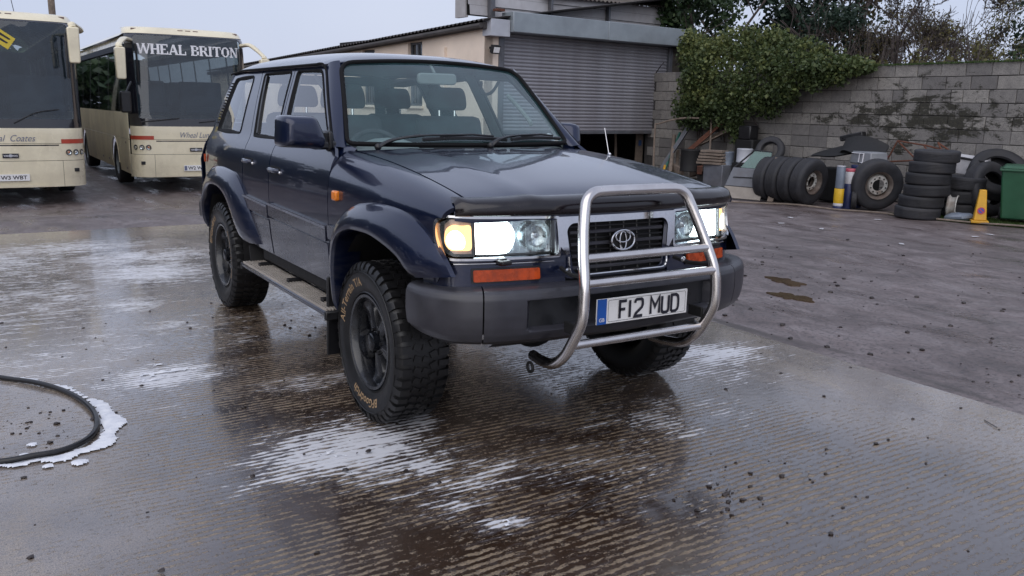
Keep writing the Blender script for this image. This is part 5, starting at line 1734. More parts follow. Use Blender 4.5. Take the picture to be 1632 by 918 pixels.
Cp = spline([(0, 0, 0), (.5, -.012, .5), (.85, -.045, .85), (1.02, -.095, 1.01), (1.13, -.175, 1.105), (1.23, -.29, 1.165), (1.36, -.43, 1.195), (1.5, -.57, 1.20)])
def cfront(off=0.0):
    def f(s, z):
        a = abs(s)
        x, y = Cp(a)
        e = 1e-3
        xa, ya = Cp(a + e); xb, yb = Cp(max(a - e, 0))
        l = math.hypot(xa - xb, ya - yb) or 1
        nx, ny = (ya - yb) / l, -(xa - xb) / l
        rake = -max(0, z - 1.25) * .075 - max(0, z - 3.10) * .9 * min(1, 1) - max(0, .55 - z) * .12
        tuck = -max(0, z - 3.05) ** 2 * 1.3
        sg = -1 if s < 0 else 1
        k = off + tuck
        return (x + nx * k + rake, sg * (y + ny * k), z)
    return f
def coach(x, y, label, plate, script, board, first):
    global PANEL_CENTRE
    c = empty('coach', (x, y, -.30), 0, label, 'coach', 'cream coaches parked side by side')
    PANEL_CENTRE = Vector((-5, 0, 1.6))
    F = cfront()
    def band(name, z0, z1, mat, s0=-1.30, s1=1.30, off=0, nz=6, par=c, sharp=40):
        return MB().grid(lambda u, v: cfront(off)(s0 + (s1 - s0) * u, z0 + (z1 - z0) * v), 41, nz).obj(name, mat, par, sharp=sharp)
    # front bodywork
    nose_ = band('front_panel', 1.075, 1.335, M['coach'])
    band('front_panel', .775, 1.068, M['coach'], par=c)
    bp = band('front_bumper', .31, .768, M['coach'], -.80, .80, nz=8)
    for sg in (-1, 1):
        band('bumper_corner', .31, .768, M['coach'], sg * .806, sg * 1.42, nz=8)
    band('backing', .32, 1.33, M['dark'], off=-.02, nz=3)
    band('trim_line', 1.030, 1.052, M['coach_black'], -.76, .76, .001, 2, nose_)
    band('trim_line', 1.052, 1.062, M['coach'], -.76, .76, .008, 2, nose_)
    MB().grid(lambda u, v: (lambda a, b, z: (a + .02, b, z))(*cfront(.01)(-.62 + 1.24 * u, .315 + .05 * v * (1 - abs(2 * u - 1) ** 3))), 30, 3).obj('lip', M['coach'], bp)
    # windscreen
    wl = [tuple(p) for p in fillet([(-1.06, 1.49), (1.06, 1.49), (1.08, 3.13), (-1.08, 3.13)], [.04, .04, .10, .10], 4)]
    wo = [tuple(p) for p in fillet([(-1.30, 1.335), (1.30, 1.335), (1.27, 3.19), (-1.27, 3.19)], [.0, .0, .08, .08], 3)]
    panel_mb(wo, cfront(.0), .14, holes=[wl], depth=.02).obj('windscreen_border', M['coach_black'], c)
    wsn = panel_mb(wl, cfront(-.004), .2, depth=0).obj('windscreen', M['coach_glass'], c)
    # roof dome and roof
    def dome(u, v):
        s = -1.36 + 2.72 * u
        p = Vector(cfront(0)(s, 3.10 + .20 * min(v * 1.6, 1)))
        if v > .6:
            t = (v - .6) / .4
            yy = p.y * (1 - .05 * t)
            p = Vector((p.x - .9 * t, yy, 3.30 + .03 * t - .14 * (abs(yy) / 1.2) ** 5))
        return p
    def crown(u, v):
        s = -1.42 + 2.84 * u
        q = Vector(cfront(.004)(s, 3.16))
        q2 = Vector((q.x * 1.0 - .10, q.y * .985, 3.245))
        q3 = Vector((q.x - .26, q.y * .955, 3.30 + .012 * (1 - abs(s) / 1.42)))
        q4 = Vector((q.x - .9, q.y * .93, 3.335 - .03 * (abs(s) / 1.42) ** 3))
        P = [q, q2, q3, q4]
        k = min(int(v * 3), 2); t = v * 3 - k
        p0 = P[max(k - 1, 0)]; p1 = P[k]; p2 = P[k + 1]; p3 = P[min(k + 2, 3)]
        return .5 * ((2 * p1) + (p2 - p0) * t + (2 * p0 - 5 * p1 + 4 * p2 - p3) * t * t + (3 * p1 - p0 - 3 * p2 + p3) * t ** 3)
    MB().grid(crown, 41, 13).obj('roof_dome', M['coach'], c, sharp=70)
    def rf_(u, v):
        xx = -.95 - 10.9 * v
        a = (u - .5) * 2
        yy = 1.155 * math.copysign(1 - (1 - min(1, abs(a) * 1.0)) ** 1.0, a)
        z = 3.335 - .20 * abs(a) ** 7
        return (xx, yy * 1.03 if abs(a) > .99 else yy, z)
    MB().grid(rf_, 31, 3).obj('roof', M['coach'], c, sharp=70)
    for s in (-1.02, -.12, 0.03, .18, 1.02):
        p, q = Vector(cfront(.012)(s, 3.235)), None
        MB().box((p.x - .02, p.y, 3.245), (.03, .10, .035)).obj('marker_lamp', M['orange_marker'], c, bevel=.006)
    # sides
    for sg in (-1, 1):
        Y = sg * 1.2
        def sp_(x0, x1, z0, z1, name, mat, off=0.0, arch=None):
            out = [(x0, z0), (x1, z0), (x1, z1), (x0, z1)]
            if arch:
                cx, r = arch
                pts = [(x0, z0)]
                pts += [(cx + r * math.cos(a), .50 + r * math.sin(a)) for a in np.linspace(PI, 0, 15) if x1 > cx + r * math.cos(a) > x0 - 0 or True]
                pts = [(x0, z0), (cx + -r if x0 < x1 else cx + r, z0)] + [(cx + (-1 if x0 < x1 else 1) * r * math.cos(a), .50 + r * math.sin(a)) for a in np.linspace(0, PI, 15)] + [(cx + (r if x0 < x1 else -r), z0), (x1, z0), (x1, z1), (x0, z1)]
                out = pts
            tf = lambda a, z: (a, sg * (1.2 + off - .05 * max(0, z - 1.4) ** 1.5 - max(0, .6 - z) * .10), z)
            return panel_mb(out, tf, .35, depth=.02).obj(name, mat, c)
        xs_ = [-.56, -1.75, -3.28, -4.7, -6.1, -7.2, -9.0, -10.6, -11.9]
        for i in range(len(xs_) - 1):
            a, b = xs_[i] - .004, xs_[i + 1] + .004
            arch = (-2.52, .53) if i == 1 else ((-8.1, .53) if i == 5 else None)
            sp_(b, a, .34, 1.05, 'side_panel', M['coach_cream'], 0, arch)
            sp_(b, a, 1.058, 1.60, 'side_panel', M['coach_cream'], 0)
        sp_(-11.9, -.56, 2.98, 3.14, 'cant_rail', M['coach'], 0)
        wx = [-.60, -1.62, -3.2, -4.8, -6.4, -8.0, -9.6, -11.2]
        for i in range(len(wx) - 1):
            sp_(wx[i + 1] + .03, wx[i] - .03, 1.605, 2.975, 'side_window', M['coach_side'], -.006)
            sp_(wx[i] - .03, wx[i] + .03, 1.605, 2.975, 'window_pillar', M['coach_black'], -.004)
        sp_(-11.9, -11.17, 1.605, 2.975, 'rear_corner', M['coach'])
        MB().box((-2.52, sg * .95, .7), (1.1, .3, .75)).obj('wheel_well', M['dark'], c)
        MB().tube([(-2.52 - .535 * math.cos(a), sg * 1.198, .50 + .535 * math.sin(a)) for a in np.linspace(0, PI, 20)], .014, 6).obj('arch_trim', M['coach'], c)
        for (hx, hz) in ((-.95, .98), (-.95, .45), (-3.5, .5), (-4.5, .5)):
            MB().box((hx, sg * 1.203, hz), (.07, .008, .05)).obj('side_marker', M['orange_marker'], c)
        # wheels
        for wx_ in (-2.52, -8.1):
            w = MB().lathe([(.26, -.13), (.30, -.15), (.40, -.155), (.455, -.14), (.475, -.10), (.475, .10), (.455, .14), (.30, .15)], 32, MT((wx_, sg * 1.03, .475)) @ (AX_Y if sg < 0 else Matrix.Rotation(PI, 4, 'Z') @ AX_Y)).obj('wheel', M['rubber_old'], c)
            MB().lathe([(.0, -.09), (.10, -.10), (.11, -.06), (.20, -.04), (.25, -.11), (.262, -.13)], 24, MT((wx_, sg * 1.03, .475)) @ (AX_Y if sg < 0 else Matrix.Rotation(PI, 4, 'Z') @ AX_Y)).obj('rim', M['galv'], w)
        # lamps
        lf = Vector(cfront(.004)(sg * 1.0, .92))
        band('red_stripe', 1.068, 1.145, M['redline'], sg * .80, sg * 1.30, .005, 3)
        for k, s in enumerate((.91, 1.035, 1.155)):
            p = Vector(cfront(.006)(sg * s, .915)); p2 = Vector(cfront(.2)(sg * s, .915))
            q = (p2 - p).to_track_quat('Z', 'Y').to_matrix().to_4x4(); q.translation = p
            h = MB().lathe([(.050, .0), (.052, .008), (.044, .010), (.040, .002)], 20, q).obj('lamp_ring', M['trim'], c)
            MB().lathe([(.044, .004), (.03, -.002), (.02, -.008), (.0, -.01)], 20, q).obj('reflector', M['reflector'], h)
            MB().lathe([(.016, .012), (.012, .018), (0, .020)], 12, q).obj('bulb', M['chrome'] if k else M['amber_dim'], h)
        fgp = Vector(cfront(.004)(sg * 1.02, .60))
        MB().box(fgp, (.02, .10, .065)).obj('fog_lamp', M['trim'], c, bevel=.004)
    # near side mirrors hang from white arms
    for sg, dx in ((-1, 0), (1, .0)):
        b = Vector((-.30, sg * 1.10, 3.02))
        e = Vector((.30, sg * 1.38, 2.84)) if sg < 0 else (Vector((.25, 1.42, 2.74)) if first else Vector((.30, 1.09, 3.05)))
        MB().tube(smooth_path([b, b + Vector((.22, sg * .14, .0)), e + Vector((-.05, 0, .06)), e], 5), [.070] * 8 + [.060] * 8, 10, flat=.6).obj('mirror_arm', M['coach'], c)
        mp = fillet([(-.085, -.60), (.085, -.60), (.095, 0), (-.095, 0)], .04, 4)
        mo = MB().prism(mp, .16, face_mat(e + Vector((-.09, 0, .0)), (0, 1, 0), (0, 0, 1))).obj('mirror', M['coach'], c, bevel=.02)
        MB().prism([(p[0] * .8, p[1] * .94 - .018) for p in mp], -.002, face_mat(e + Vector((-.094, 0, .0)), (0, 1, 0), (0, 0, 1))).obj('mirror_glass', M['chrome'], mo)
    if first:
        mp = fillet([(-.10, -.42), (.10, -.42), (.10, 0), (-.10, 0)], .05, 4)
        MB().prism(mp, .12, face_mat(Vector((.02, -1.30, 2.02)), (0, 1, 0), (0, 0, 1))).obj('kerb_mirror', M['trim'], c, bevel=.03)
        MB().tube([(.08, -1.28, 2.0), (-.1, -1.15, 2.2)], .02, 6).obj('kerb_mirror_arm', M['trim'], c)
    # wipers
    for yy, s2 in ((-1.02, -.3), (.1, .8)):
        p = [cfront(.04)(yy, 1.42), cfront(.05)((yy + s2) / 2, 1.60), cfront(.05)(s2, 1.66)] if not first else [cfront(.04)(yy, 1.42), cfront(.05)((yy + s2) / 2, 1.46), cfront(.05)(s2, 1.50)]
        MB().tube(smooth_path(p, 4), .012, 6).obj('wiper', M['trim'], c)
    for sg in (-1, 1):
        p = [cfront(.06)(sg * 1.00, 2.95), cfront(.07)(sg * .99, 2.6), cfront(.05)(sg * 1.0, 2.2)]
        MB().tube(p, .022, 6).obj('blind_arm', M['trim'], c)
    # inside: floor, dash, seats, rear wall, luggage racks
    MB().box((-6.2, 0, 1.30), (11.2, 2.3, .06)).box((-11.8, 0, 2.2), (.08, 2.3, 1.8)).box((-.62, 0, 1.42), (.6, 2.1, .14)).obj('floor', M['interior'], c)
    MB().box((-6, 1.0, 2.92), (10, .30, .12)).box((-6, -1.0, 2.92), (10, .30, .12)).obj('luggage_rack', M['interior'], c)
    sb = None
    for r_i in range(8):
        for yy in (-.62, .62):
            if sb is None:
                sb = MB().box((0, 0, .35), (.14, .92, .75), Matrix.Rotation(R(-10), 3, 'Y')).box((.25, 0, .1), (.5, .92, .14)).obj('seats', M['interior'], c, bevel=.03)
                o = sb
            else:
                o = sb.copy(); COL.objects.link(o)
            o.location = (-2.1 - 1.1 * r_i, yy, 1.55)
    # marks
    Fm = lambda s, z, off=.008: face_mat(cfront(off)(s, z), (0, 1, 0), (0, 0, 1))
    np_ = MB().box(Vector(cfront(.014)(*( (0.0, .49) ))), (.012, .52, .115)).obj('number_plate', M['plate'], c)
    text_obj('lettering', plate, M['ink'], np_, face_mat(Vector(cfront(.014)(0, .49)) + Vector((.0075, .02, 0)), (0, 1, 0), (0, 0, 1)), width=.40, height=.068, size=1, offset=.02)
    MB().box(Vector(cfront(.014)(0, .49)) + Vector((.0065, -.225, 0)), (.003, .05, .09)).obj('plate_band', M['script'], np_)
    bx = 0.0
    bdg = MB().box(Vector(cfront(.010)(bx, .815 + .05)), (.012, .245, .075)).obj('maker_badge', M['plate_blue'] if False else M['ink'], c)
    for dy, tx in ((-.065, 'VAN'), (.068, 'HOOL')):
        text_obj('lettering', tx, M['white'], bdg, face_mat(Vector(cfront(.018)(bx, .865)) + Vector((0, dy, 0)), (0, 1, 0), (0, 0, 1)), width=.085, height=.030, size=1, offset=.02)
    MB().lathe([(0, .012), (.026, .010), (.03, 0)], 16, face_mat(Vector(cfront(.012)(bx, .865)), (0, 1, 0), (0, 0, 1))).obj('badge_centre', M['galv_pale'], bdg)
    tx, s, w_ = script
    o = text_obj('lettering', tx, M['script'], nose_, Fm(s, 1.165, .006), width=w_, height=.11, size=1, shear=.4, offset=-.005)
    if board == 'arch':
        slab_text('WHEAL BRITON', wsn)
    else:
        cc = Vector(cfront(-.03)(-.07 + .2, 2.80))
    PANEL_CENTRE = None
    return c, wsn

SLAB = {  # strokes: (x0,y0,x1,y1,width) in a 1 x 1 cell, serifs added
 'W': (1.25, [(.06, 1, .34, 0, .17), (.34, 0, .62, 1, .10), (.60, 1, .90, 0, .17), (.90, 0, 1.17, 1, .10)], [(-.06, 1, .24), (.48, 1, .30), (1.02, 1, .28)]),
 'H': (.92, [(.18, 0, .18, 1, .20), (.74, 0, .74, 1, .20), (.18, .5, .74, .5, .10)], [(-.0, 1, .36), (.56, 1, .36), (-.0, 0, .36), (.56, 0, .36)]),
 'E': (.80, [(.18, 0, .18, 1, .20), (.1, .95, .72, .95, .10), (.1, .05, .74, .05, .10), (.18, .5, .55, .5, .10), (.70, 1, .70, .72, .08), (.72, 0, .72, .30, .08)], [(0, 1, .3), (0, 0, .3)]),
 'A': (.98, [(.14, 0, .48, 1, .10), (.50, 1, .82, 0, .20), (.25, .32, .70, .32, .10)], [(-.02, 0, .32), (.64, 0, .36)]),
 'L': (.78, [(.18, 0, .18, 1, .20), (.1, .05, .70, .05, .10), (.70, 0, .70, .36, .09)], [(0, 1, .36), (0, 0, .3)]),
 'B': (.86, [(.18, 0, .18, 1, .20), (.1, .95, .60, .95, .10), (.1, .05, .62, .05, .10), (.18, .52, .60, .52, .10), (.66, .88, .66, .60, .18), (.70, .44, .70, .10, .19)], [(0, 1, .3), (0, 0, .3)]),
 'R': (.92, [(.18, 0, .18, 1, .20), (.1, .95, .58, .95, .10), (.18, .48, .58, .48, .10), (.66, .88, .66, .56, .18), (.52, .48, .76, 0, .18)], [(0, 1, .3), (0, 0, .36), (.66, 0, .26)]),
 'I': (.46, [(.20, 0, .20, 1, .20)], [(0, 1, .40), (0, 0, .40)]),
 'T': (.88, [(.42, 0, .42, 1, .20), (.04, .95, .80, .95, .10), (.05, 1, .05, .70, .08), (.79, 1, .79, .70, .08)], [(.22, 0, .40)]),
 'O': (.90, [(.13, .72, .13, .28, .19), (.73, .72, .73, .28, .19), (.14, .74, .36, .96, .12), (.72, .74, .50, .96, .12), (.14, .26, .36, .04, .12), (.72, .26, .50, .04, .12), (.33, .95, .53, .95, .10), (.33, .05, .53, .05, .10)], []),
 'N': (1.0, [(.16, 0, .16, 1, .10), (.18, 1, .76, 0, .20), (.80, 0, .80, 1, .10)], [(-.02, 1, .30), (-.02, 0, .34), (.64, 1, .32)]),
 ' ': (.45, [], [])}
def slab_text(txt, parent):
    tot = sum(SLAB[c][0] for c in txt)
    s0, s1 = -.99, 1.01
    k = (s1 - s0) / tot
    H = .20
    x = s0
    for ch in txt:
        wd, st, se = SLAB[ch]
        mb = MB()
        def P(px, py, off):
            s = x + px * k
            z = 2.86 + H * (py - .5) - .0 * s + .02 * (abs(s)) * 0
            return Vector(cfront(off)(s, z))
        strokes = list(st) + [(sx, .035 if sy == 0 else .965, sx + sw, .035 if sy == 0 else .965, .09) for sx, sy, sw in se]
        for n_, (xa, ya, xb, yb, w) in enumerate(strokes):
            # stroke in cell units scaled to metres for even width
            a = Vector((xa * k, ya * H)); b = Vector((xb * k, yb * H))
            d = (b - a).normalized(); nn = Vector((-d.y, d.x)) * (w * k * .60 if abs(d.y) > .5 else w * H * .62)
            q = [a + nn, b + nn, b - nn, a - nn]
            off = .006 + .0003 * n_
            mb.add([P(v.x / k, min(max(v.y / H, 0), 1), off) for v in q], [(0, 1, 2, 3)])
        if mb.v:
            me = bpy.data.meshes.new('letter')
            me.from_pydata([tuple(v) for v in mb.v], [], mb.f)
            fin('letter', me, M['white'], parent, smooth=False)
        x += wd * k
c2, w2 = coach(-14.9, 1.58, 'cream coach with WHEAL BRITON across its windscreen, just behind the blue car', 'W2 WBT', ('Wheal Luna', .02, .62), 'arch', True)
c1, w1 = coach(-13.4, -1.83, 'cream coach at the left edge of the picture with a yellow card in its windscreen', 'W3 WBT', ('Wheal  Coates', .0, .80), 'card', False)
cf = cfront(.012)
card = face_mat((-13.4 + cf(.08, 2.84)[0], -1.83 + .05, 2.53), (0, math.cos(R(-35)), math.sin(R(-35))), (0, -math.sin(R(-35)), math.cos(R(-35))))
yc = MB().prism([(-.16, -.11), (.16, -.11), (.16, .11), (-.16, .11)], .004, card).obj('warning_card', M['yellow_sign'])
tag(yc, 'yellow card with dark bars stuck in the windscreen of the leftmost coach', 'sign')
for d in (-.03, .045):
    MB().prism([(-.11, d - .02), (.09, d - .01), (.11, d + .018), (-.07, d + .02)], .002, card @ Matrix.Translation((0, 0, .0045))).obj('dark_bar', M['ink'], yc)
# street pole and whip aerial beyond the coaches
tag(MB().tube([(-30, .47, -.4), (-30.0, .42, 7.5)], .11, 10).obj('pole', M['wood']), 'weathered wooden pole rising behind the leftmost coach', 'pole')
an = MB().tube([(-.8, .30, 3.31), (-.8, .22, 3.9)], .006, 5).obj('roof_aerial', M['trim'], c1)
# =================================================================== heap of tyres and scrap along the block wall
def tyre_mesh(Ro, Ri, w, hub=True, seed=0, square=False):
    """tyre lying flat, axis local Z, centred"""
    h = w / 2
    prof = [(Ri, -h * .62), (Ri + .012, -h * .86), (Ri + (Ro - Ri) * .45, -h), (Ro - .055, -h * .985), (Ro - .022, -h * .88), (Ro - .006, -h * .70), (Ro, -h * .52)]
    if square: prof = [(Ri, -h * .62), (Ri + .012, -h * .86), (Ri + (Ro - Ri) * .45, -h), (Ro - .030, -h * 1.0), (Ro - .008, -h * .93), (Ro, -h * .80)]
    gr = []
    for gpos in (-.36, -.12, .12, .36):
        gr += [(Ro, h * (gpos - .05)), (Ro - .005, h * (gpos - .03)), (Ro - .005, h * (gpos + .03)), (Ro, h * (gpos + .05))]
    prof = prof + gr + [(r, -z) for r, z in prof[::-1]]
    inner = [(Ri + .03, h * .55), (Ro - .05, h * .5), (Ro - .03, 0), (Ro - .05, -h * .5), (Ri + .03, -h * .55)]
    mb = MB().lathe(prof + inner, 40, None, True)
    return mb
_tm = {}
def tyre(loc, Ro, w, rot, label, group=None, Ri=None, hub=None, parent=None):
    key = (Ro, w, Ri)
    t = empty('old_tyre', loc, 0, label, 'tyre', group)
    t.rotation_euler = rot
    if key not in _tm:
        o = tyre_mesh(Ro, Ri or Ro * .56, w, square=w < .21 and Ro > .31).obj('casing', M['rubber_old'], t, sharp=45)
        _tm[key] = o.data
    else:
        o = bpy.data.objects.new('casing', _tm[key]); link(o, t)
    if hub:
        hub(t, Ri or Ro * .56, w)
    return t
M['rim_rust'] = simple('rusty_grey_rim', (.15, .125, .11), .6, .2, var=.35, scale=12, dirt=(.08, .045, .03), dirt_amt=.9)
M['rim_white'] = simple('pale_painted_rim', (.50, .50, .48), .55, var=.2, scale=12, dirt=(.16, .09, .05), dirt_amt=.8)
def rim_a(t, Ri, w):
    h = w / 2
    r = MB().lathe([(Ri + .004, -h * .95), (Ri + .018, -h * 1.02), (Ri - .004, -h * .90), (Ri - .03, -h * .55), (Ri - .03, h * .6)], 36).obj('rim', M['rim_rust'], t)
    MB().lathe([(Ri - .03, -h * .20), (Ri * .72, -h * .72), (Ri * .46, -h * .74), (Ri * .44, -h * .60)], 32).obj('hub_disc', M['rim_white'], t)
    for k in range(10):
        a = 2 * PI * k / 10
        MB().lathe([(0, -h * .735), (.014, -h * .735), (.0141, -h * .72)], 8, MT((Ri * .60 * math.cos(a), Ri * .60 * math.sin(a), -.004))).obj('stud_hole', M['dark'], t)
def rim_b(t, Ri, w):
    h = w / 2
    MB().lathe([(Ri + .004, -h * .95), (Ri + .014, -h * 1.0), (Ri - .01, -h * .88), (Ri - .035, -h * .3), (Ri - .04, h * .6)], 36).obj('rim', M['rim_rust'], t)
    MB().lathe([(Ri * .86, -h * .28), (Ri * .70, -h * .50), (Ri * .50, -h * .52), (Ri * .48, -h * .3)], 32).obj('hub_disc', M['rim_white'], t)
    for k in range(8):
        a = 2 * PI * k / 8 + .2
        MB().lathe([(0, -h * .535), (.014, -h * .535), (.0141, -h * .50)], 8, MT((Ri * .60 * math.cos(a), Ri * .60 * math.sin(a), 0))).obj('stud_hole', M['dark'], t)
G_ = 0.0
# direction from the heap to the yard is roughly -y; tyres stand on their treads
def stand(axis_deg, lean=0):     # axis (outboard = -Z local) horizontal, pointing along heading axis_deg
    m3 = Matrix.Rotation(R(axis_deg), 3, 'Z') @ Matrix.Rotation(R(-90 + lean), 3, 'Y')
    return m3.to_euler()
# row of four standing side by side, rightmost shows its rim
rowdir = Vector((-.99, -.10, 0)).normalized()
p0 = Vector((-6.13, 9.96, .405))
names = ['upright lorry tyre with dull rim facing the yard, right end of the standing row', 'bare tread tyre standing second in the row left of the rimmed tyre', 'bare tread tyre standing third in the row left of the rimmed tyre', 'last tyre of the standing row, beside the leaning vehicle door']
for i in range(4):
    q = p0 + rowdir * (.275 * i) + Vector((0, .01 * i, -.004 * i))
    tyre(q, .405, .25, stand(2 + i * 2, 3 if i else 7), names[i], 'lorry tyres standing in a row', .20, rim_b if i == 0 else None)
tyre((-5.12, 10.42, .425), .425, .27, stand(-32, 6), 'upright lorry tyre with pale ten hole hub beside the tall stack', 'wheels with rims left in the heap', .215, rim_a)
# stack of six
sx, sy = -4.13, 10.12
offs = [(0, 0), (.02, .03), (.075, .06), (.085, .05), (.115, .07), (.16, .09)]
stn = ['lowest tyre of the stack of six', 'second tyre from the ground in the stack of six', 'third tyre from the ground in the stack of six', 'fourth tyre from the ground in the stack of six', 'fifth tyre up, brownish and dusty, in the stack of six', 'top tyre of the stack of six']
for i in range(6):
    tyre((sx + offs[i][0] * 1.0, sy + offs[i][1], .088 + .1755 * i), .335 - .006 * (i % 2), .175, (R(1.5 * math.sin(i * 2.2)), R(1.5 * math.cos(i * 1.7)), i * .7), stn[i], 'stack of six tyres')
# three stacked behind
for i in range(3):
    tyre((-4.02 + .03 * i, 11.02 - .02 * i, .11 + .215 * i), .34, .20, (R(1.5 * i), 0, i), ['bottom', 'middle', 'top'][i] + ' one of three dark tyres piled between the tall stack and the big leaning tyres', 'three tyres piled behind the stack')
tyre((-3.70, 11.25, .44), .44, .28, stand(-8, -14), 'large tyre leaning upright behind the yellow cone and the green bin', 'large leaning tyres', .26)
tyre((-3.72, 11.55, .66), .46, .28, stand(-40, -40), 'large grey brown tyre leaning against the block wall above the other big one', 'large leaning tyres', .28)
tyre((-8.35, 11.45, .80), .30, .17, stand(-70, -20), 'small car tyre leaning behind the row of standing tyres', None, .17)
tyre((-8.0, 11.25, .30), .32, .22, stand(-60, 0), 'tyre hidden low behind the standing row', None, .17)
tyre((-5.30, 10.12, .165), .165, .095, stand(38, 0), 'little trolley tyre standing edge on between the cans and the lorry wheel', None, .09)
# loose pale rim on edge
o = MB().lathe([(.175, -.07), (.18, -.055), (.155, -.045), (.145, -.02), (.14, .02), (.155, .045), (.18, .055), (.175, .07), (.13, .04), (.13, -.04)], 28, None, True).obj('loose_rim', M['rim_white'])
o.location = (-3.86, 10.62, .18); o.rotation_euler = stand(22, 0)
tag(o, 'pale painted loose wheel rim standing on edge in the grass beside the stack', 'wheel rim')
# cans
def can(loc, r, h, name, mats, label, squash=1.0, rz=0):
    e = empty(name, loc, rz, label, 'can')
    z = 0
    for (hh, mt, nm) in mats:
        MB().lathe([(0, z), (r * .97, z), (r, z + .006), (r, z + hh - .006), (r * .97, z + hh), (0, z + hh)], 24, Matrix.Diagonal((1, squash, 1, 1))).obj(nm, mt, e)
        z += hh + .001
    return e
M['can_grey'] = simple('grey_blue_can', (.17, .20, .25), .45, .2, var=.15)
M['can_yellow'] = simple('yellow_label', (.62, .38, .02), .45, var=.12, scale=20)
M['can_white'] = simple('pale_label', (.52, .52, .55), .5, var=.1)
M['can_blue'] = simple('dark_blue_can', (.02, .028, .09), .4, var=.2)
M['pink'] = simple('pink_red_label', (.50, .10, .14), .5, var=.25)
M['polyblue'] = simple('smoky_box', (.21, .22, .24), .4, var=.18, scale=4)
can((-5.44, 9.90, 0), .085, .35, 'oil_can', [(.05, M['can_blue'], 'base_band'), (.045, M['can_white'], 'white_band'), (.245, M['can_yellow'], 'label_band')], 'yellow and white oil can on the ground in front of the heap', .8)
can((-5.44, 9.90, .348), .078, .37, 'oil_can', [(.36, M['can_grey'], 'can_body'), (.012, M['can_white'], 'lid')], 'grey blue tall can standing on top of the yellow can', .8)
ec = can((-5.42, 10.10, 0), .095, .66, 'drum', [(.42, M['can_blue'], 'drum_body'), (.20, M['can_white'], 'label_band'), (.05, M['pink'], 'label_top')], 'dark drum with a pink and white label behind the grey can', .8)
can((-5.50, 10.42, 0), .12, .72, 'drum', [(.44, M['can_blue'], 'drum_body'), (.22, M['can_yellow'], 'label_band'), (.06, M['can_blue'], 'top_band')], 'blue drum with a yellow label just left of the lorry wheel', .8)
# translucent box with white frame lying on the drums
bx = empty('plastic_tank', (-5.42, 10.58, .735), R(-22), 'grey plastic tank with a white square frame, lying on the drums', 'tank')
MB().box((0, 0, .11), (.62, .34, .21), None, .92).obj('tank_body', M['polyblue'], bx, bevel=.02)
MB().tube([(-.02, -.182, .03), (.10, -.182, .03), (.115, -.176, .185), (-.005, -.176, .185)], .011, 6, closed=True).obj('white_frame', M['white'], bx)
MB().tube([(-.25, -.176, .185), (-.01, -.176, .185)], .007, 6).obj('white_edge', M['white'], bx)
# black plastic mouldings thrown on top
def shell(name, loc, rz, pts, depth, label, cat, mat='dark', rot=None):
    o = MB().prism(pts, depth, Matrix.Rotation(R(90), 4, 'X')).obj(name, M[mat], bevel=.012)
    o.location = loc; o.rotation_euler = rot or (0, 0, rz)
    return tag(o, label, cat)
def bent(name, loc, rz, w, h, d, prof, label, cat, mat='trim', n=14):
    """bent sheet moulding: curved top line, open back"""
    mb = MB().grid(lambda u, v: (w * (u - .5), d * (v ** 1.5) * (.5 + .5 * math.sin(PI * u)) * -1, h * prof(u) * (1 - .55 * v) + .02 * math.sin(u * 9) * v), n, 6)
    vs = [v.copy() for v in mb.v]
    mb.add([v + Vector((0, .02, -.02)) for v in vs], [tuple(reversed(f)) for f in mb.f])
    o = mb.obj(name, M[mat], sharp=50)
    o.location = loc; o.rotation_euler = (0, 0, rz)
    return tag(o, label, cat)
bent('plastic_moulding', (-6.25, 10.9, .74), R(20), 1.15, .40, .5, lambda u: .10 + .9 * u ** .7 * (1 - .15 * (u > .93)), 'black plastic bumper moulding thrown on the heap behind the standing tyres', 'moulding', 'dark')
bent('plastic_moulding', (-5.72, 10.9, .72), R(8), .80, .46, .4, lambda u: .75 + .30 * math.sin(PI * (u * .8 + .2)), 'black plastic wing moulding lying right of the long bumper moulding', 'moulding', 'dark')
o = MB().box((0, 0, 0), (.42, .20, .10), Matrix.Rotation(R(-14), 3, 'Y')).obj('black_case', M['trim'], bevel=.015)
o.location = (-6.35, 11.35, 1.17); o.rotation_euler = (0, 0, R(15)); tag(o, 'small flat black case on top of the heap of black mouldings', 'case')
MBh = MB().box((0, 0, .3), (1.1, .5, .6)).obj('dark_crate', M['dark'], bevel=.03)
MBh.location = (-6.2, 11.05, 0); tag(MBh, 'dark crate low in the heap under the black mouldings', 'crate')
# leaning vehicle door
dd = empty('scrap_door', (-7.12, 9.52, 0), R(32), 'dull grey vehicle door with greenish window leaning at the left end of the tyre row', 'door')
lean = Matrix.Rotation(R(-10), 4, 'X')
M['door_grey'] = simple('dull_door_paint', (.14, .15, .175), .55, .2, var=.2, scale=5, dirt=(.09, .08, .08), dirt_amt=.7)
M['greenish'] = glass_mat('green_tinted_glass', (.25, .50, .44), .05, 1.5, .65, (.06, .17, .15))
M['door_low'] = simple('pale_lower_board', (.30, .27, .24), .7, var=.2, scale=6)
def dp(pts, y0, y1): return MB().prism(pts, y1 - y0, lean @ Matrix.Translation((0, y1, 0)) @ Matrix.Rotation(R(90), 4, 'X'))
dp([(-.42, .24), (.28, .22), (.35, .56), (-.30, .58)], 0, .06).obj('door_skin', M['door_grey'], dd, bevel=.01)
dp([(-.44, .02), (.24, .0), (.28, .215), (-.42, .235)], 0.01, .05).obj('lower_panel', M['door_low'], dd, bevel=.006)
dp([(-.17, .585), (.345, .565), (.36, .88), (.06, .90)], .02, .03).obj('window_glass', M['greenish'], dd)
MB().tube([lean @ Vector(p) for p in [(-.28, 0.02, .58), (.05, 0.02, .905), (.37, 0.02, .885), (.352, 0.02, .56)]], .016, 6).obj('window_frame', M['trim'], dd)
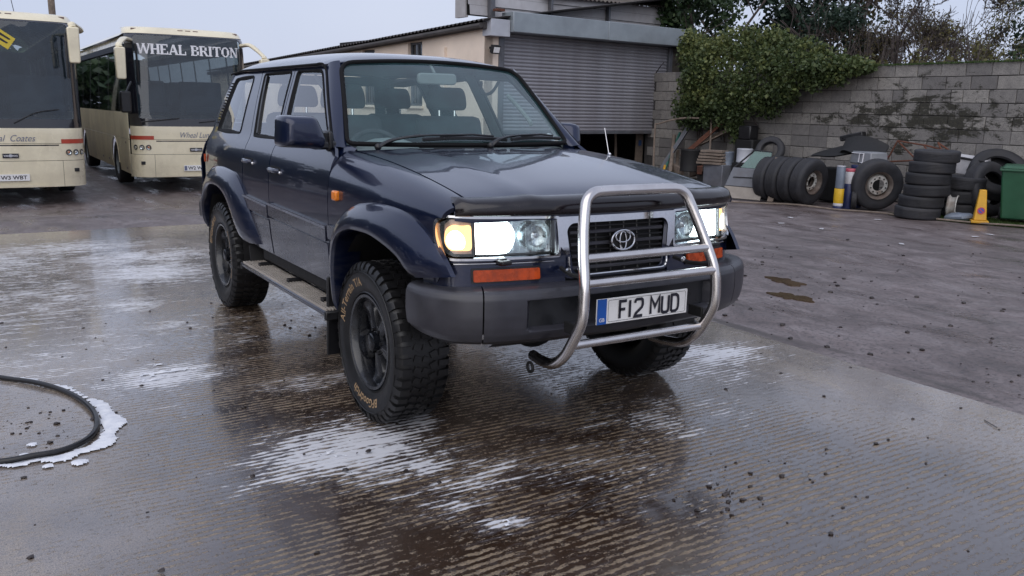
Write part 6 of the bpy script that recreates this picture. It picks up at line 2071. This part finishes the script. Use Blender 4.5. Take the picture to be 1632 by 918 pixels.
MB().box(lean @ Vector((.0, -.008, .40)), (.56, .012, .018)).obj('swage_line', M['trim'], dd)
bw = MB().prism([(-.05, 0), (.055, 0), (.16, .50), (.12, .78), (.02, .80), (.04, .45)], .05, Matrix.Translation((0, .05, 0)) @ Matrix.Rotation(R(90), 4, 'X')).obj('scrap_strip', M['wood'], bevel=.006)
bw.location = (-6.70, 9.66, 0); bw.rotation_euler = (R(-8), 0, R(35)); tag(bw, 'narrow curved brown panel leaning right beside the scrap door', 'panel')
# silver drum, batteries / planks, black bucket behind the door
def drum(name, loc, r, h, mat, label, cat):
    o = MB().lathe([(0, 0), (r, 0), (r * 1.03, .02), (r, .04), (r, h - .03), (r * 1.03, h - .015), (r, h), (r * .9, h), (0, h - .01)], 24).obj(name, M[mat])
    o.location = loc
    return tag(o, label, cat)
drum('metal_drum', (-8.75, 11.15, .55), .16, .28, 'galv_pale', 'silver metal drum set on crates behind the green window', 'drum')
drum('metal_drum', (-9.15, 11.05, .45), .15, .30, 'can_grey', 'blue grey drum left of the silver one, behind the scrap door', 'drum')
drum('bucket', (-10.35, 11.2, .25), .24, .48, 'dark', 'black round tub standing below the bent white pole', 'tub')
for i in range(5):
    b = MB().box((0, 0, 0), (.62 - .03 * i, .30, .045)).obj('plank', M['wood' if i % 2 else 'pale_wood'] if 'pale_wood' in M else M['wood'], bevel=.004)
    b.location = (-9.35 + .01 * i, 10.85, .50 + .062 * i); b.rotation_euler = (0, 0, R(10 + 5 * (i % 3)))
    tag(b, ['lowest', 'second', 'middle', 'fourth', 'topmost'][i] + ' plank in the small pile left of the scrap door', 'plank', 'planks piled by the scrap door')
b = MB().box((0, 0, .24), (.55, .36, .48)).obj('crate', M['door_grey'], bevel=.015)
b.location = (-9.25, 10.95, 0); tag(b, 'grey crate under the pile of planks', 'crate')
b = MB().box((0, 0, .27), (.5, .4, .54)).obj('crate', M['dark'], bevel=.015)
b.location = (-8.7, 11.2, 0); tag(b, 'dark crate under the silver drum', 'crate')
b = MB().box((0, 0, .0), (.34, .26, .30)).obj('black_tank', M['trim'], bevel=.03)
b.location = (-9.25, 11.75, 1.14); tag(b, 'black square tank high on the scrap against the block wall', 'tank')
b = MB().box((0, 0, .5), (.5, .3, 1.0)).obj('cabinet', M['dark'], bevel=.03)
b.location = (-9.25, 11.78, 0); tag(b, 'dark cabinet standing against the wall under the black tank', 'cabinet')
# bent pole, beams, poles leaning on the building corner
o = MB().tube(smooth_path([(-11.7, 11.3, .1), (-11.72, 11.3, 1.15), (-11.62, 11.33, 1.26), (-11.0, 11.45, 1.40), (-10.35, 11.60, 1.40), (-10.24, 11.62, 1.34), (-10.22, 11.62, .75), (-10.22, 11.62, .1)], 5), .022, 8).obj('bent_frame', M['wood'])
tag(o, 'pale bent tube frame standing by the wall beside the shutter jamb', 'frame')
def beam(a, b, w, mat, name, label, cat):
    a, b = Vector(a), Vector(b)
    q = (b - a).to_track_quat('Z', 'Y').to_matrix().to_4x4(); q.translation = (a + b) / 2
    l = (b - a).length
    mb = MB().box((0, 0, 0), (w, .02, l)).box((w / 2, .05, 0), (.02, .10, l))
    mb.v = [q @ v for v in mb.v]
    return tag(mb.obj(name, M[mat], bevel=.003), label, cat)
beam((-10.75, 11.3, .50), (-10.0, 11.8, 1.34), .12, 'rust', 'angle_iron', 'rusty angle iron leaning diagonally across the bent pole', 'beam')
beam((-10.55, 11.6, .80), (-9.75, 11.9, 1.22), .20, 'wood', 'board', 'brown board lying crosswise above the angle iron', 'board')
beam((-11.5, 11.4, .2), (-11.0, 11.75, 1.22), .16, 'door_grey', 'scrap_sheet', 'grey bent metal panel standing behind the poles near the shutter', 'panel')
tag(MB().tube([(-11.2, 11.1, 0), (-11.62, 12.0, 1.05)], .03, 8).obj('pole', M['green']), 'thin blue green pole leaning at the shutter jamb', 'pole')
tag(MB().tube([(-11.05, 11.0, 0), (-11.2, 11.2, .32)], .03, 8).obj('pole', M['yellow']), 'short yellow pole at the foot of the green one', 'pole')
tag(MB().tube([(-10.8, 11.0, .1), (-11.7, 11.9, .98)], .045, 8).obj('timber_pole', M['wood']), 'brown timber leaning to the left beside the green pole', 'pole')
tag(MB().tube([(-10.9, 11.3, .05), (-11.6, 11.95, .62)], .04, 8).obj('timber_pole', M['wood']), 'lower brown timber leaning under the other timber', 'pole')
for i in range(7):
    b = MB().box((0, 0, 0), (random.uniform(.3, .7), random.uniform(.08, .3), random.uniform(.08, .3)), Matrix.Rotation(random.uniform(-.6, .6), 3, 'Y')).obj('scrap_piece', M[random.choice(['dark', 'door_grey', 'rust', 'wood'])], bevel=.01)
    b.location = (-11.3 + .36 * i, 11.45 + random.uniform(-.2, .25), random.uniform(.12, .30)); b.rotation_euler = (0, 0, random.uniform(-.8, .8))
    tag(b, ['first', 'second', 'third', 'fourth', 'fifth', 'sixth', 'seventh'][i] + ' scrap metal lump from the left, low between shutter jamb and scrap door', 'scrap', 'scrap at the foot of the wall')
# rusty bed frame
rf_ = empty('rusty_frame', (-4.85, 11.1, .72), R(10), 'rusty bent metal frame tangled on top of the heap above the tyres', 'frame')
segs = [((-.55, 0, .02), (-.38, 0, .42)), ((-.38, 0, .42), (.10, .05, .36)), ((-.38, 0, .42), (-.02, -.02, .12)), ((-.60, 0, .05), (-.10, 0, .10)), ((.10, .05, .36), (.40, .0, .30)), ((.05, .05, .36), (.28, -.05, .12)), ((.28, .02, .42), (.62, 0, .22)), ((.30, 0, .40), (.52, -.06, .10)), ((.62, 0, .22), (.42, -.08, -.12)), ((.44, -.05, .12), (.56, -.05, -.08)), ((-.10, 0, .10), (.30, 0, .18))]
for a, b in segs:
    MB().tube([a, b], .014, 6).obj('frame_bar', M['rust'], rf_)
MB().box((-.62, .03, .10), (.14, .05, .16), Matrix.Rotation(.4, 3, 'Y')).obj('bracket_plate', M['pink'], rf_)
# white panel box
wp = MB().box((0, 0, .0), (.52, .30, .26)).obj('white_box', M['can_white'], bevel=.01)
wp.location = (-4.15, 11.45, .79); wp.rotation_euler = (R(10), R(6), R(12)); tag(wp, 'white metal box with dark top edge lying on the tyres right of the tall stack', 'box')
MB().tube([(-.26, -.15, .135), (-.05, -.16, .14), (.26, -.15, .13)], .02, 6).obj('dark_edge', M['dark'], wp)
# waiting-restriction cone
cn = empty('traffic_cone', (-3.30, 10.42, 0), R(35), 'yellow no waiting cone with red and blue disc on the grass before the green bin', 'cone')
MB().box((0, 0, .02), (.24, .24, .04)).obj('base', M['yellow'], cn, bevel=.01)
MB().box((0, 0, .27), (.18, .18, .46), None, .52).obj('body', M['yellow'], cn, bevel=.012)
nrm_x = -.115
tilt = math.atan2(.09 * .48, .46)
dm = Matrix.Translation((.0, -.0830, .19)) @ Matrix.Rotation(R(90) - tilt, 4, 'X')
M['discblue'] = simple('blue_disc', (.04, .05, .28), .4, var=.1); M['discred'] = simple('red_ring', (.45, .03, .05), .4, var=.1)
MB().prism([(.052 * math.cos(a), .052 * math.sin(a)) for a in np.linspace(0, 2 * PI, 25)[:-1]], .003, dm).obj('red_ring', M['discred'], cn)
MB().prism([(.038 * math.cos(a), .038 * math.sin(a)) for a in np.linspace(0, 2 * PI, 25)[:-1]], .0045, dm).obj('blue_disc', M['discblue'], cn)
MB().box((0, 0, .0055), (.10, .014, .003), Matrix.Rotation(R(-45), 3, 'Z'))
sl_ = MB().box((0, 0, .0055), (.084, .013, .003), Matrix.Rotation(R(-45), 3, 'Z')); sl_.v = [dm @ v for v in sl_.v]; sl_.obj('red_bar', M['discred'], cn)
# wheelie bin
bn = empty('wheelie_bin', (-3.06, 11.05, 0), R(28), 'dark green wheelie bin standing at the right edge of the picture', 'bin')
M['bin'] = simple('green_bin_plastic', (.016, .080, .040), .42, var=.15, scale=6, dirt=(.05, .07, .05), dirt_amt=.3)
mb = MB()
mb.add([(-.24, -.25, .06), (.24, -.25, .06), (.24, .25, .06), (-.24, .25, .06), (-.30, -.34, .80), (.30, -.34, .80), (.30, .34, .80), (-.30, .34, .80)], [(0, 1, 5, 4), (1, 2, 6, 5), (2, 3, 7, 6), (3, 0, 4, 7), (0, 3, 2, 1), (4, 5, 6, 7)])
mb.obj('bin_body', M['bin'], bn, bevel=.025)
MB().box((0, 0, .80), (.65, .73, .035)).obj('rim', M['bin'], bn, bevel=.01)
MB().box((0, .02, .845), (.60, .68, .05), None, .85).obj('lid', M['bin'], bn, bevel=.015)
for sx_ in (-.25, .25):
    MB().lathe([(0, -.025), (.085, -.025), (.1, -.01), (.1, .01), (.085, .025), (0, .025)], 20, MT((sx_, .30, .1), (0, R(90), 0))).obj('wheel', M['rubber_old'], bn)
MB().tube([(-.26, .38, .78), (.26, .38, .78)], .016, 8).obj('handle', M['bin'], bn)
# boulder
bo = MB().ball((0, 0, 0), (.20, .13, .07), 14, 8)
for v in bo.v: v *= 1 + .22 * noise.noise(v * 9 + Vector((3, 1, 2)))
bo = bo.obj('stone', M['can_grey'], sharp=30); bo.location = (-3.62, 10.40, .05); bo.rotation_euler = (0, R(-8), R(30))
tag(bo, 'blue grey flat stone on the grass between stack and cone', 'stone')
# old rope / cable lying along the edge of the yard
rp = [(-7.6, 8.6), (-6.72, 9.0), (-6.34, 9.55), (-5.9, 9.66), (-5.38, 9.75), (-4.72, 9.99), (-4.3, 10.02), (-3.9, 10.09), (-3.25, 10.33), (-2.70, 10.56), (-1.8, 10.8)]
tag(MB().tube(smooth_path([(x, y, .006 + .008 * (i % 2)) for i, (x, y) in enumerate(rp)], 6), .014, 6).obj('rope', M['wood']), 'pale old rope lying along the edge of the yard before the tyres', 'rope')
for i in range(7):
    x, y = random.uniform(-5, -2.5), random.uniform(7.2, 9.4)
    o = MB().prism(fillet([(-.05, -.03), (.05, -.02), (.06, .03), (-.04, .03)], .01, 2), .004).obj('litter', M['can_white']); o.location = (x, y, -.012); o.rotation_euler = (0, 0, random.uniform(0, 3))
    tag(o, 'pale scrap of litter flat on the yard in front of the tyres', 'litter', 'scraps of litter on the yard')
# =================================================================== plants
def leaf_mat(name, c0, c1, c2, tr=.25):
    t = NT(name)
    a = t.n('Attribute', attribute_name='tone').outputs['Fac']
    c = t.ramp(a, [(0.0, c0), (.5, c1), (1.0, c2)])
    df = t.n('BsdfPrincipled', {'Base Color': c, 'Roughness': .5, 'Specular IOR Level': .35})
    tl = t.n('BsdfTranslucent', {'Color': c})
    ms = t.n('MixShader', {0: tr, 1: df.outputs[0], 2: tl.outputs[0]})
    t.t.links.new(ms.outputs[0], t.out.inputs[0])
    return t.m
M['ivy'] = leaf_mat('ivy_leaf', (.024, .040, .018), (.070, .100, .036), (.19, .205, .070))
M['tree_ivy'] = leaf_mat('dark_leaf', (.014, .030, .014), (.036, .066, .028), (.080, .110, .040))
M['evergreen'] = leaf_mat('evergreen_leaf', (.012, .026, .018), (.028, .052, .034), (.055, .080, .046))
M['brownleaf'] = leaf_mat('brown_scrub_leaf', (.045, .034, .020), (.105, .085, .040), (.17, .155, .06))
M['yellowleaf'] = leaf_mat('yellow_green_leaf', (.045, .045, .018), (.115, .11, .040), (.19, .175, .06))
M['grassm'] = leaf_mat('grass_blade', (.015, .030, .008), (.045, .085, .018), (.090, .130, .030))
M['bark'] = simple('grey_brown_bark', (.060, .048, .045), .9, var=.4, scale=8, bump=.6, bscale=30)
def leaves(name, pts, size, mat, parent, seed=1, elong=1.3, tone_fn=None, droop=0.0):
    """pts (n,3): one folded leaf (two triangles each side of the midrib) at each point"""
    g = np.random.default_rng(seed)
    n = len(pts)
    s = size * g.uniform(.6, 1.35, n)[:, None]
    d = g.normal(size=(n, 3)); d[:, 2] -= droop; d /= np.linalg.norm(d, axis=1)[:, None]
    w = g.normal(size=(n, 3)); w -= d * (w * d).sum(1)[:, None]; w /= np.linalg.norm(w, axis=1)[:, None]
    nn = np.cross(d, w)
    a = pts - d * s * elong * .5
    b = pts + d * s * elong * .5
    l = pts + w * s * .42 + nn * s * .12 - d * s * .1
    r = pts - w * s * .42 + nn * s * .12 - d * s * .1
    v = np.stack([a, r, b, l], 1).reshape(-1, 3)
    i = np.arange(n) * 4
    f = np.concatenate([np.stack([i, i + 1, i + 2], 1), np.stack([i, i + 2, i + 3], 1)], 1).reshape(-1, 3)
    me = bpy.data.meshes.new(name)
    me.vertices.add(len(v)); me.vertices.foreach_set('co', v.ravel())
    me.loops.add(f.size); me.loops.foreach_set('vertex_index', f.ravel())
    me.polygons.add(len(f)); me.polygons.foreach_set('loop_start', np.arange(len(f)) * 3); me.polygons.foreach_set('loop_total', np.full(len(f), 3))
    me.update(calc_edges=True)
    tone = np.clip(g.normal(.45, .22, n), 0, 1) if tone_fn is None else np.clip(tone_fn(pts) + g.normal(0, .16, n), 0, 1)
    at = me.attributes.new('tone', 'FLOAT', 'POINT')
    at.data.foreach_set('value', np.repeat(tone, 4).astype(np.float32))
    me.materials.append(mat)
    o = bpy.data.objects.new(name, me)
    link(o, parent)
    return o
def clumps(centres, n_each, g):
    """centres: list of (x, y, z, rx, ry, rz); points biased to the shell of each clump"""
    out = []
    for (x, y, z, a, b, c) in centres:
        k = int(n_each * (a * b * c) ** (2 / 3))
        d = g.normal(size=(k, 3)); d /= np.linalg.norm(d, axis=1)[:, None]
        r = g.uniform(0, 1, k) ** .45
        r = r * (1 + g.normal(0, .10, k))
        out.append(np.stack([x + d[:, 0] * r * a, y + d[:, 1] * r * b, z + d[:, 2] * r * c], 1))
    return np.concatenate(out)
def branchy(base, length, rad, levels, g, spread=.6, kids=(3, 5), up=.25, seg=5, out=None, d=None, curv=.25, minr=.004):
    """recursive bare branches; returns list of (points, radii)"""
    if out is None: out = []
    if d is None: d = Vector((0, 0, 1))
    pts = [Vector(base)]; dd = d.normalized()
    n = 5
    for i in range(n):
        dd = (dd + Vector((g.gauss(0, curv * .4), g.gauss(0, curv * .4), g.gauss(0, curv * .3) + up * .15))).normalized()
        pts.append(pts[-1] + dd * length / n)
    rs = [max(minr, rad * (1 - .6 * i / n)) for i in range(n + 1)]
    out.append((pts, rs, levels))
    if levels > 0:
        for _ in range(g.randint(*kids)):
            t = g.uniform(.3, 1.0)
            i = min(int(t * n), n - 1)
            p = pts[i].lerp(pts[i + 1], t * n - i)
            dirn = (pts[i + 1] - pts[i]).normalized()
            side_ = Vector((g.gauss(0, 1), g.gauss(0, 1), g.gauss(0, .6))).normalized()
            nd = (dirn * (1 - spread * .5) + side_ * spread + Vector((0, 0, up))).normalized()
            branchy(p, length * g.uniform(.5, .75), rs[i] * .62, levels - 1, g, spread, kids, up, seg, out, nd, curv, minr)
    return out
def tree_wood(name, br, parent, mat=None):
    """trunk = the thickest limbs, limbs = the rest"""
    tr, li = MB(), MB()
    top = max(b[2] for b in br)
    for pts, rs, lv in br:
        (tr if lv >= top - 1 else li).tube(pts, rs, 7 if lv >= top - 1 else (4 if lv > 0 else 3), caps=False)
    tr.obj('trunk', mat or M['bark'], parent)
    if li.v:
        o = li.obj('limbs', mat or M['bark'], parent); o['kind'] = 'stuff'
gg = np.random.default_rng(11)

# --- ivy mass hanging over the wall
iv = empty('ivy_hedge', (-9.4, 12.0, 1.0), 0, 'thick glossy green ivy spilling over the left end of the block wall', 'ivy')
cen = []
top_line = [(-12.5, 2.7), (-11.4, 2.75), (-10.6, 3.15), (-9.8, 3.30), (-9.0, 3.22), (-8.2, 2.98), (-7.6, 2.78), (-7.1, 2.60), (-6.6, 2.50), (-6.25, 2.46)]
bot_line = [(-12.5, 1.7), (-11.2, 1.4), (-10.5, 1.15), (-9.9, 1.15), (-9.45, 1.15), (-9.1, 1.45), (-8.6, 1.60), (-8.0, 1.85), (-7.5, 2.08), (-7.0, 2.28), (-6.6, 2.38), (-6.2, 2.42)]
for k in range(300):
    x = random.uniform(-11.05, -6.45)
    zt = np.interp(x, [p[0] for p in top_line], [p[1] for p in top_line]); zb = np.interp(x, [p[0] for p in bot_line], [p[1] for p in bot_line])
    t = random.random()
    z = zb + (zt - zb) * t
    y = 11.85 - .42 * math.sin(PI * min(1, t * .9 + .1)) * random.uniform(.3, 1) * min(1, (zt - zb) / 1.0) + (max(0, t - .7) * .6)
    r = random.uniform(.10, .30) * min(1, .45 + (zt - zb) * .5)
    cen.append((x, y, z, r * 1.15, r, r * .85))
for k in range(46):
    cen.append((random.uniform(-11.55, -11.0), random.uniform(11.75, 12.3), random.uniform(1.35, 3.3), random.uniform(.16, .34), .25, random.uniform(.16, .30)))
for k in range(14):
    cen.append((random.uniform(-9.75, -9.3), 11.72, random.uniform(.95, 1.4), .13, .10, .13))
P = clumps(cen, 1900, gg)
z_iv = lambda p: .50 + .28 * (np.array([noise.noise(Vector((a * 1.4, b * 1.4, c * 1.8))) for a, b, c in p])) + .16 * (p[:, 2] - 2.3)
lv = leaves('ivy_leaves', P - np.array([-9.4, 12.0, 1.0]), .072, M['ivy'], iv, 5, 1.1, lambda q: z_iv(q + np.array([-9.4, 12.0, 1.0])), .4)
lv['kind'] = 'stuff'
stm = MB()
for k in range(10):
    x = random.uniform(-11.0, -9.2)
    stm.tube(smooth_path([(x + 9.4, -.02 + .05, -.5 + random.uniform(0, .8)), (x + 9.4 + random.uniform(-.2, .2), -.05, .6), (x + 9.4 + random.uniform(-.4, .4), -.05, 1.4)], 4), .014, 5, caps=False)
o = stm.obj('ivy_stems', M['bark'], iv); o['kind'] = 'stuff'


def leafy_tree(name, base, trunk_h, spread_c, n, size, mat, label, cat='tree', seed=1, lev=3, tone=None, rad=.16, kids=(3, 4), sp=.7):
    t = empty(name, base, 0, label, cat, None)
    g = random.Random(seed)
    br = branchy((0, 0, 0), trunk_h, rad, lev, g, sp, kids, .22)
    tree_wood(name, br, t)
    ng = np.random.default_rng(seed)
    if spread_c is None:
        tips = [b[0][-1] for b in br if b[2] <= 1] + [b[0][3] for b in br if b[2] <= 1]
        cen = [(p.x, p.y, p.z, s_, s_, s_ * .8) for p in tips for s_ in (g.uniform(.22, .5),)]
    else:
        cen = spread_c
    P = clumps(cen, n, ng)
    nf = lambda q: .45 + .45 * np.array([noise.noise(Vector((a, b, c)) * .9 + Vector((seed, 0, 0))) for a, b, c in q])
    o = leaves('crown', P, size, mat, t, seed, 1.3, nf)
    o['kind'] = 'stuff'
    return t
def cloud(cx, cy, cz, rx, ry, rz, k, rmin, rmax, seed):
    g = random.Random(seed)
    out = []
    for _ in range(k):
        while True:
            a, b, c = g.uniform(-1, 1), g.uniform(-1, 1), g.uniform(-1, 1)
            q = a * a + b * b + c * c
            if .10 < q < 1: break
        r = g.uniform(rmin, rmax)
        out.append((cx + a * rx, cy + b * ry, cz + c * rz, r, r, r * .8))
    return out
# ivy-clad tree overhanging the shutter hood
leafy_tree('ivy_tree', (-13.6, 13.4, 0), 3.2, cloud(.3, 0, 4.3, 1.5, 1.3, 1.25, 46, .28, .50, 2) + cloud(.8, -.3, 3.1, .9, .8, .9, 12, .25, .4, 4) + cloud(-1.0, -1.4, 4.2, .8, .5, .45, 8, .2, .35, 9), 700, .11, M['tree_ivy'], 'dark ivy covered tree rising over the right end of the shutter hood', seed=3, rad=.2)
# thin, gappy grey green tree left of centre
leafy_tree('thin_tree', (-14.2, 16.4, 0), 4.2, None, 110, .10, M['tree_ivy'], 'thin twiggy tree with gaps of sky right of the ivy clad tree', seed=12, lev=3, rad=.13, kids=(4, 5))
# dense dark trees behind the ivy
leafy_tree('dark_tree', (-14.6, 19.4, 0), 4.5, cloud(0, 0, 5.6, 1.7, 1.6, 2.0, 52, .35, .60, 21) + cloud(-.6, 0, 3.7, 1.6, 1.2, .9, 20, .35, .55, 22), 560, .14, M['evergreen'], 'tall dark tree behind the middle of the ivy', seed=21, rad=.22)
leafy_tree('evergreen_tree', (-12.15, 18.2, 0), 3.6, cloud(0, 0, 3.55, 1.35, 1.2, .85, 50, .28, .48, 31), 700, .09, M['evergreen'], 'dark blue green evergreen rising just left of the bare tree', seed=31, rad=.18)
leafy_tree('brown_tree', (-14.2, 21.5, 0), 4.8, cloud(0, 0, 5.9, 1.5, 1.4, 1.5, 44, .3, .5, 23), 240, .12, M['brownleaf'], 'brownish autumn tree behind the dark evergreen', seed=23, rad=.2)
# low brown scrub all along behind the wall
for i, (x, y, zz, mm, lb) in enumerate([(-10.6, 15.6, 2.55, 'brownleaf', 'brown scrub bush behind the wall left of the bare tree'), (-9.6, 15.2, 2.60, 'brownleaf', 'brown scrub bush at the foot of the bare tree'), (-8.4, 15.0, 2.62, 'yellowleaf', 'yellow green scrub bush right of the bare tree'), (-7.3, 14.8, 2.60, 'yellowleaf', 'yellowish bush behind the wall, middle of the right half'), (-6.2, 14.6, 2.60, 'yellowleaf', 'yellowish bush left of the right hand evergreen'), (-5.0, 14.5, 2.55, 'tree_ivy', 'green bush at the foot of the right hand evergreen'), (-3.8, 14.3, 2.50, 'brownleaf', 'brown bush at the right edge behind the wall')]):
    t = empty('scrub_bush', (x, y, 0), 0, lb, 'bush')
    g = random.Random(50 + i)
    br = []
    for _ in range(6):
        branchy((g.uniform(-.4, .4), g.uniform(-.2, .2), 0), g.uniform(1.7, 2.2), .035, 2, g, .35, (3, 5), .35, out=br, d=Vector((g.gauss(0, .2), g.gauss(0, .15), 1)), minr=.005)
    tree_wood('bush', br, t)
    cen = cloud(0, 0, zz - .10, .75, .4, .40, 16, .14, .30, 60 + i) + cloud(0, 0, zz - .9, .7, .35, .5, 8, .2, .35, 70 + i)
    o = leaves('foliage', clumps(cen, 420, np.random.default_rng(80 + i)), .07, M[mm], t, 90 + i); o['kind'] = 'stuff'
# bare trees
def bare(name, base, L_, rad, seed, label, lev=5, kids=(3, 4), spread=.55, up=.2, leafmat=None, n=0, minr=.006):
    t = empty(name, base, 0, label, 'tree')
    g = random.Random(seed)
    br = branchy((0, 0, 0), L_, rad, lev, g, spread, kids, up, curv=.35, minr=minr)
    tree_wood(name, br, t)
    if leafmat:
        tips = [b[0][-1] for b in br if b[2] == 0]
        g.shuffle(tips)
        cen = [(p.x, p.y, p.z, .22, .22, .16) for p in tips[:n]]
        o = leaves('foliage', clumps(cen, 300, np.random.default_rng(seed)), .050, leafmat, t, seed); o['kind'] = 'stuff'
    return t
bare('bare_tree', (-10.3, 17.0, 0), 2.9, .15, 8, 'bare winter tree with fine branches against the sky above the wall', 6, (3, 5), .62, .14, M['brownleaf'], 420)
bare('bare_tree', (-9.3, 18.0, 0), 2.7, .10, 18, 'slender bare tree right of the main bare tree, arching rightwards', 6, (3, 4), .6, .12, M['brownleaf'], 420)
bare('bare_tree', (-7.3, 17.2, 0), 2.5, .10, 28, 'pale feathery bare tree left of the right hand evergreen', 5, (3, 4), .60, .12, M['yellowleaf'], 330)
leafy_tree('evergreen_tree', (-6.15, 17.3, 0), 4.2, cloud(0, 0, 3.9, .65, .7, 1.5, 38, .20, .38, 41), 620, .085, M['evergreen'], 'narrow dark evergreen near the right edge behind the wall', seed=41, rad=.14)
bare('bare_tree', (-4.6, 17.6, 0), 2.9, .11, 38, 'pale feathery tree at the right edge of the picture', 5, (3, 4), .6, .12, M['yellowleaf'], 330)
# far tree line that closes the view beyond the yard and is mirrored in paint and glass
for i, (x, y, s) in enumerate([(-29.5, -1.9, .72), (-32, .3, .72), (-31, -14, 1.1), (-24, -16, 1.0), (-13, -20, 1.15), (-2, -22, 1.0), (8, -20, 1.1), (-33, -9, 1.0)]):
    leafy_tree('broadleaf_tree', (x, y, -.3), 3.2 * s, cloud(0, 0, 3.4 * s, 2.8 * s, 2.2 * s, 1.5 * s, 40, .6, 1.0, 100 + i), 90, .30, M['tree_ivy'], ['broad green tree far behind the leftmost coach', 'broad green tree far behind and left of the coaches', 'third broad green tree left of the coaches', 'broad tree left of the coaches, mirrored in their windows', 'broad tree left of the yard, mirrored in the car side', 'second broad tree left of the yard, mirrored in the car side', 'broad tree behind the camera, left', 'broad tree far left beyond the coaches'][i], seed=100 + i, lev=2, rad=.25)
# grass strip and ground ivy under the heap
def grass(name, pts, h, label, wmul=1.0):
    g = np.random.default_rng(3)
    n = len(pts)
    a = g.uniform(0, 2 * PI, n); hh = h * g.uniform(.4, 1.3, n)
    dx, dy = np.cos(a) * .006 * wmul, np.sin(a) * .006 * wmul
    lx, ly = g.normal(0, .35, n) * hh, g.normal(0, .35, n) * hh
    v = np.stack([np.stack([pts[:, 0] - dx, pts[:, 1] - dy, pts[:, 2]], 1), np.stack([pts[:, 0] + dx, pts[:, 1] + dy, pts[:, 2]], 1), np.stack([pts[:, 0] + lx, pts[:, 1] + ly, pts[:, 2] + hh], 1)], 1).reshape(-1, 3)
    me = bpy.data.meshes.new(name)
    me.from_pydata(v.tolist(), [], np.arange(n * 3).reshape(-1, 3).tolist())
    at = me.attributes.new('tone', 'FLOAT', 'POINT')
    at.data.foreach_set('value', np.repeat(np.clip(g.normal(.45, .22, n), 0, 1), 3).astype(np.float32))
    me.materials.append(M['grassm'])
    o = bpy.data.objects.new(name, me); link(o)
    return tag(o, label, 'grass', kind='stuff')
n = 16000
x = rng.uniform(-4.6, -1.8, n)
yl = np.interp(x, [-4.72, -3.9, -3.25, -2.7, -1.8], [10.05, 10.14, 10.38, 10.6, 10.85])
y = yl + rng.uniform(0, 1, n) ** 1.6 * .95
grass('grass', np.stack([x, y, np.full(n, -.03)], 1), .055, 'strip of green grass and moss between the yard edge and the tyres')
n = 5000
x = rng.uniform(-7.5, -2.0, n); y = 12.0 + rng.normal(0, .05, n)
grass('wall_top_grass', np.stack([x, np.clip(y, 11.95, 12.3) + .1, np.full(n, 2.46)], 1), .035, 'thin fringe of grass and moss growing along the top of the block wall', 1.2)

# dense hedge trees left of the coaches (unseen, added to darken the car's flank)
for i, (x, y, s) in enumerate([(-21, -6.5, 1.0), (-19, -9.0, 1.1), (-16.5, -11.0, 1.0), (-14, -12.5, 1.1), (-11, -13.5, 1.0), (-8, -14.5, 1.05), (-24, -5.5, .9)]):
    leafy_tree('unseen_hedge_tree', (x, y, -.2), 2.2 * s, cloud(0, 0, 2.0 * s, 2.1 * s, 1.4 * s, 1.9 * s, 46, .6, .9, 200 + i), 70, .30, M['evergreen'], ['first', 'second', 'third', 'fourth', 'fifth', 'sixth', 'seventh'][i] + ' dense evergreen of the unseen hedge added left of the coaches', seed=200 + i, lev=1, rad=.2)

for i, (x, y, s) in enumerate([(-5, -15.5, 1.1), (-2, -16, 1.0), (1, -16.5, 1.1), (4, -17, 1.0), (7, -16, 1.1), (10, -14, 1.0)]):  # unseen hedge added to keep bright sky reflections off the car's flare
    leafy_tree('unseen_hedge_tree', (x, y, -.2), 2.4 * s, cloud(0, 0, 2.3 * s, 2.2 * s, 1.4 * s, 2.2 * s, 46, .6, .95, 300 + i), 64, .32, M['evergreen'], ['first', 'second', 'third', 'fourth', 'fifth', 'sixth'][i] + ' evergreen of the tall unseen hedge added far left of the blue car', seed=300 + i, lev=1, rad=.2)
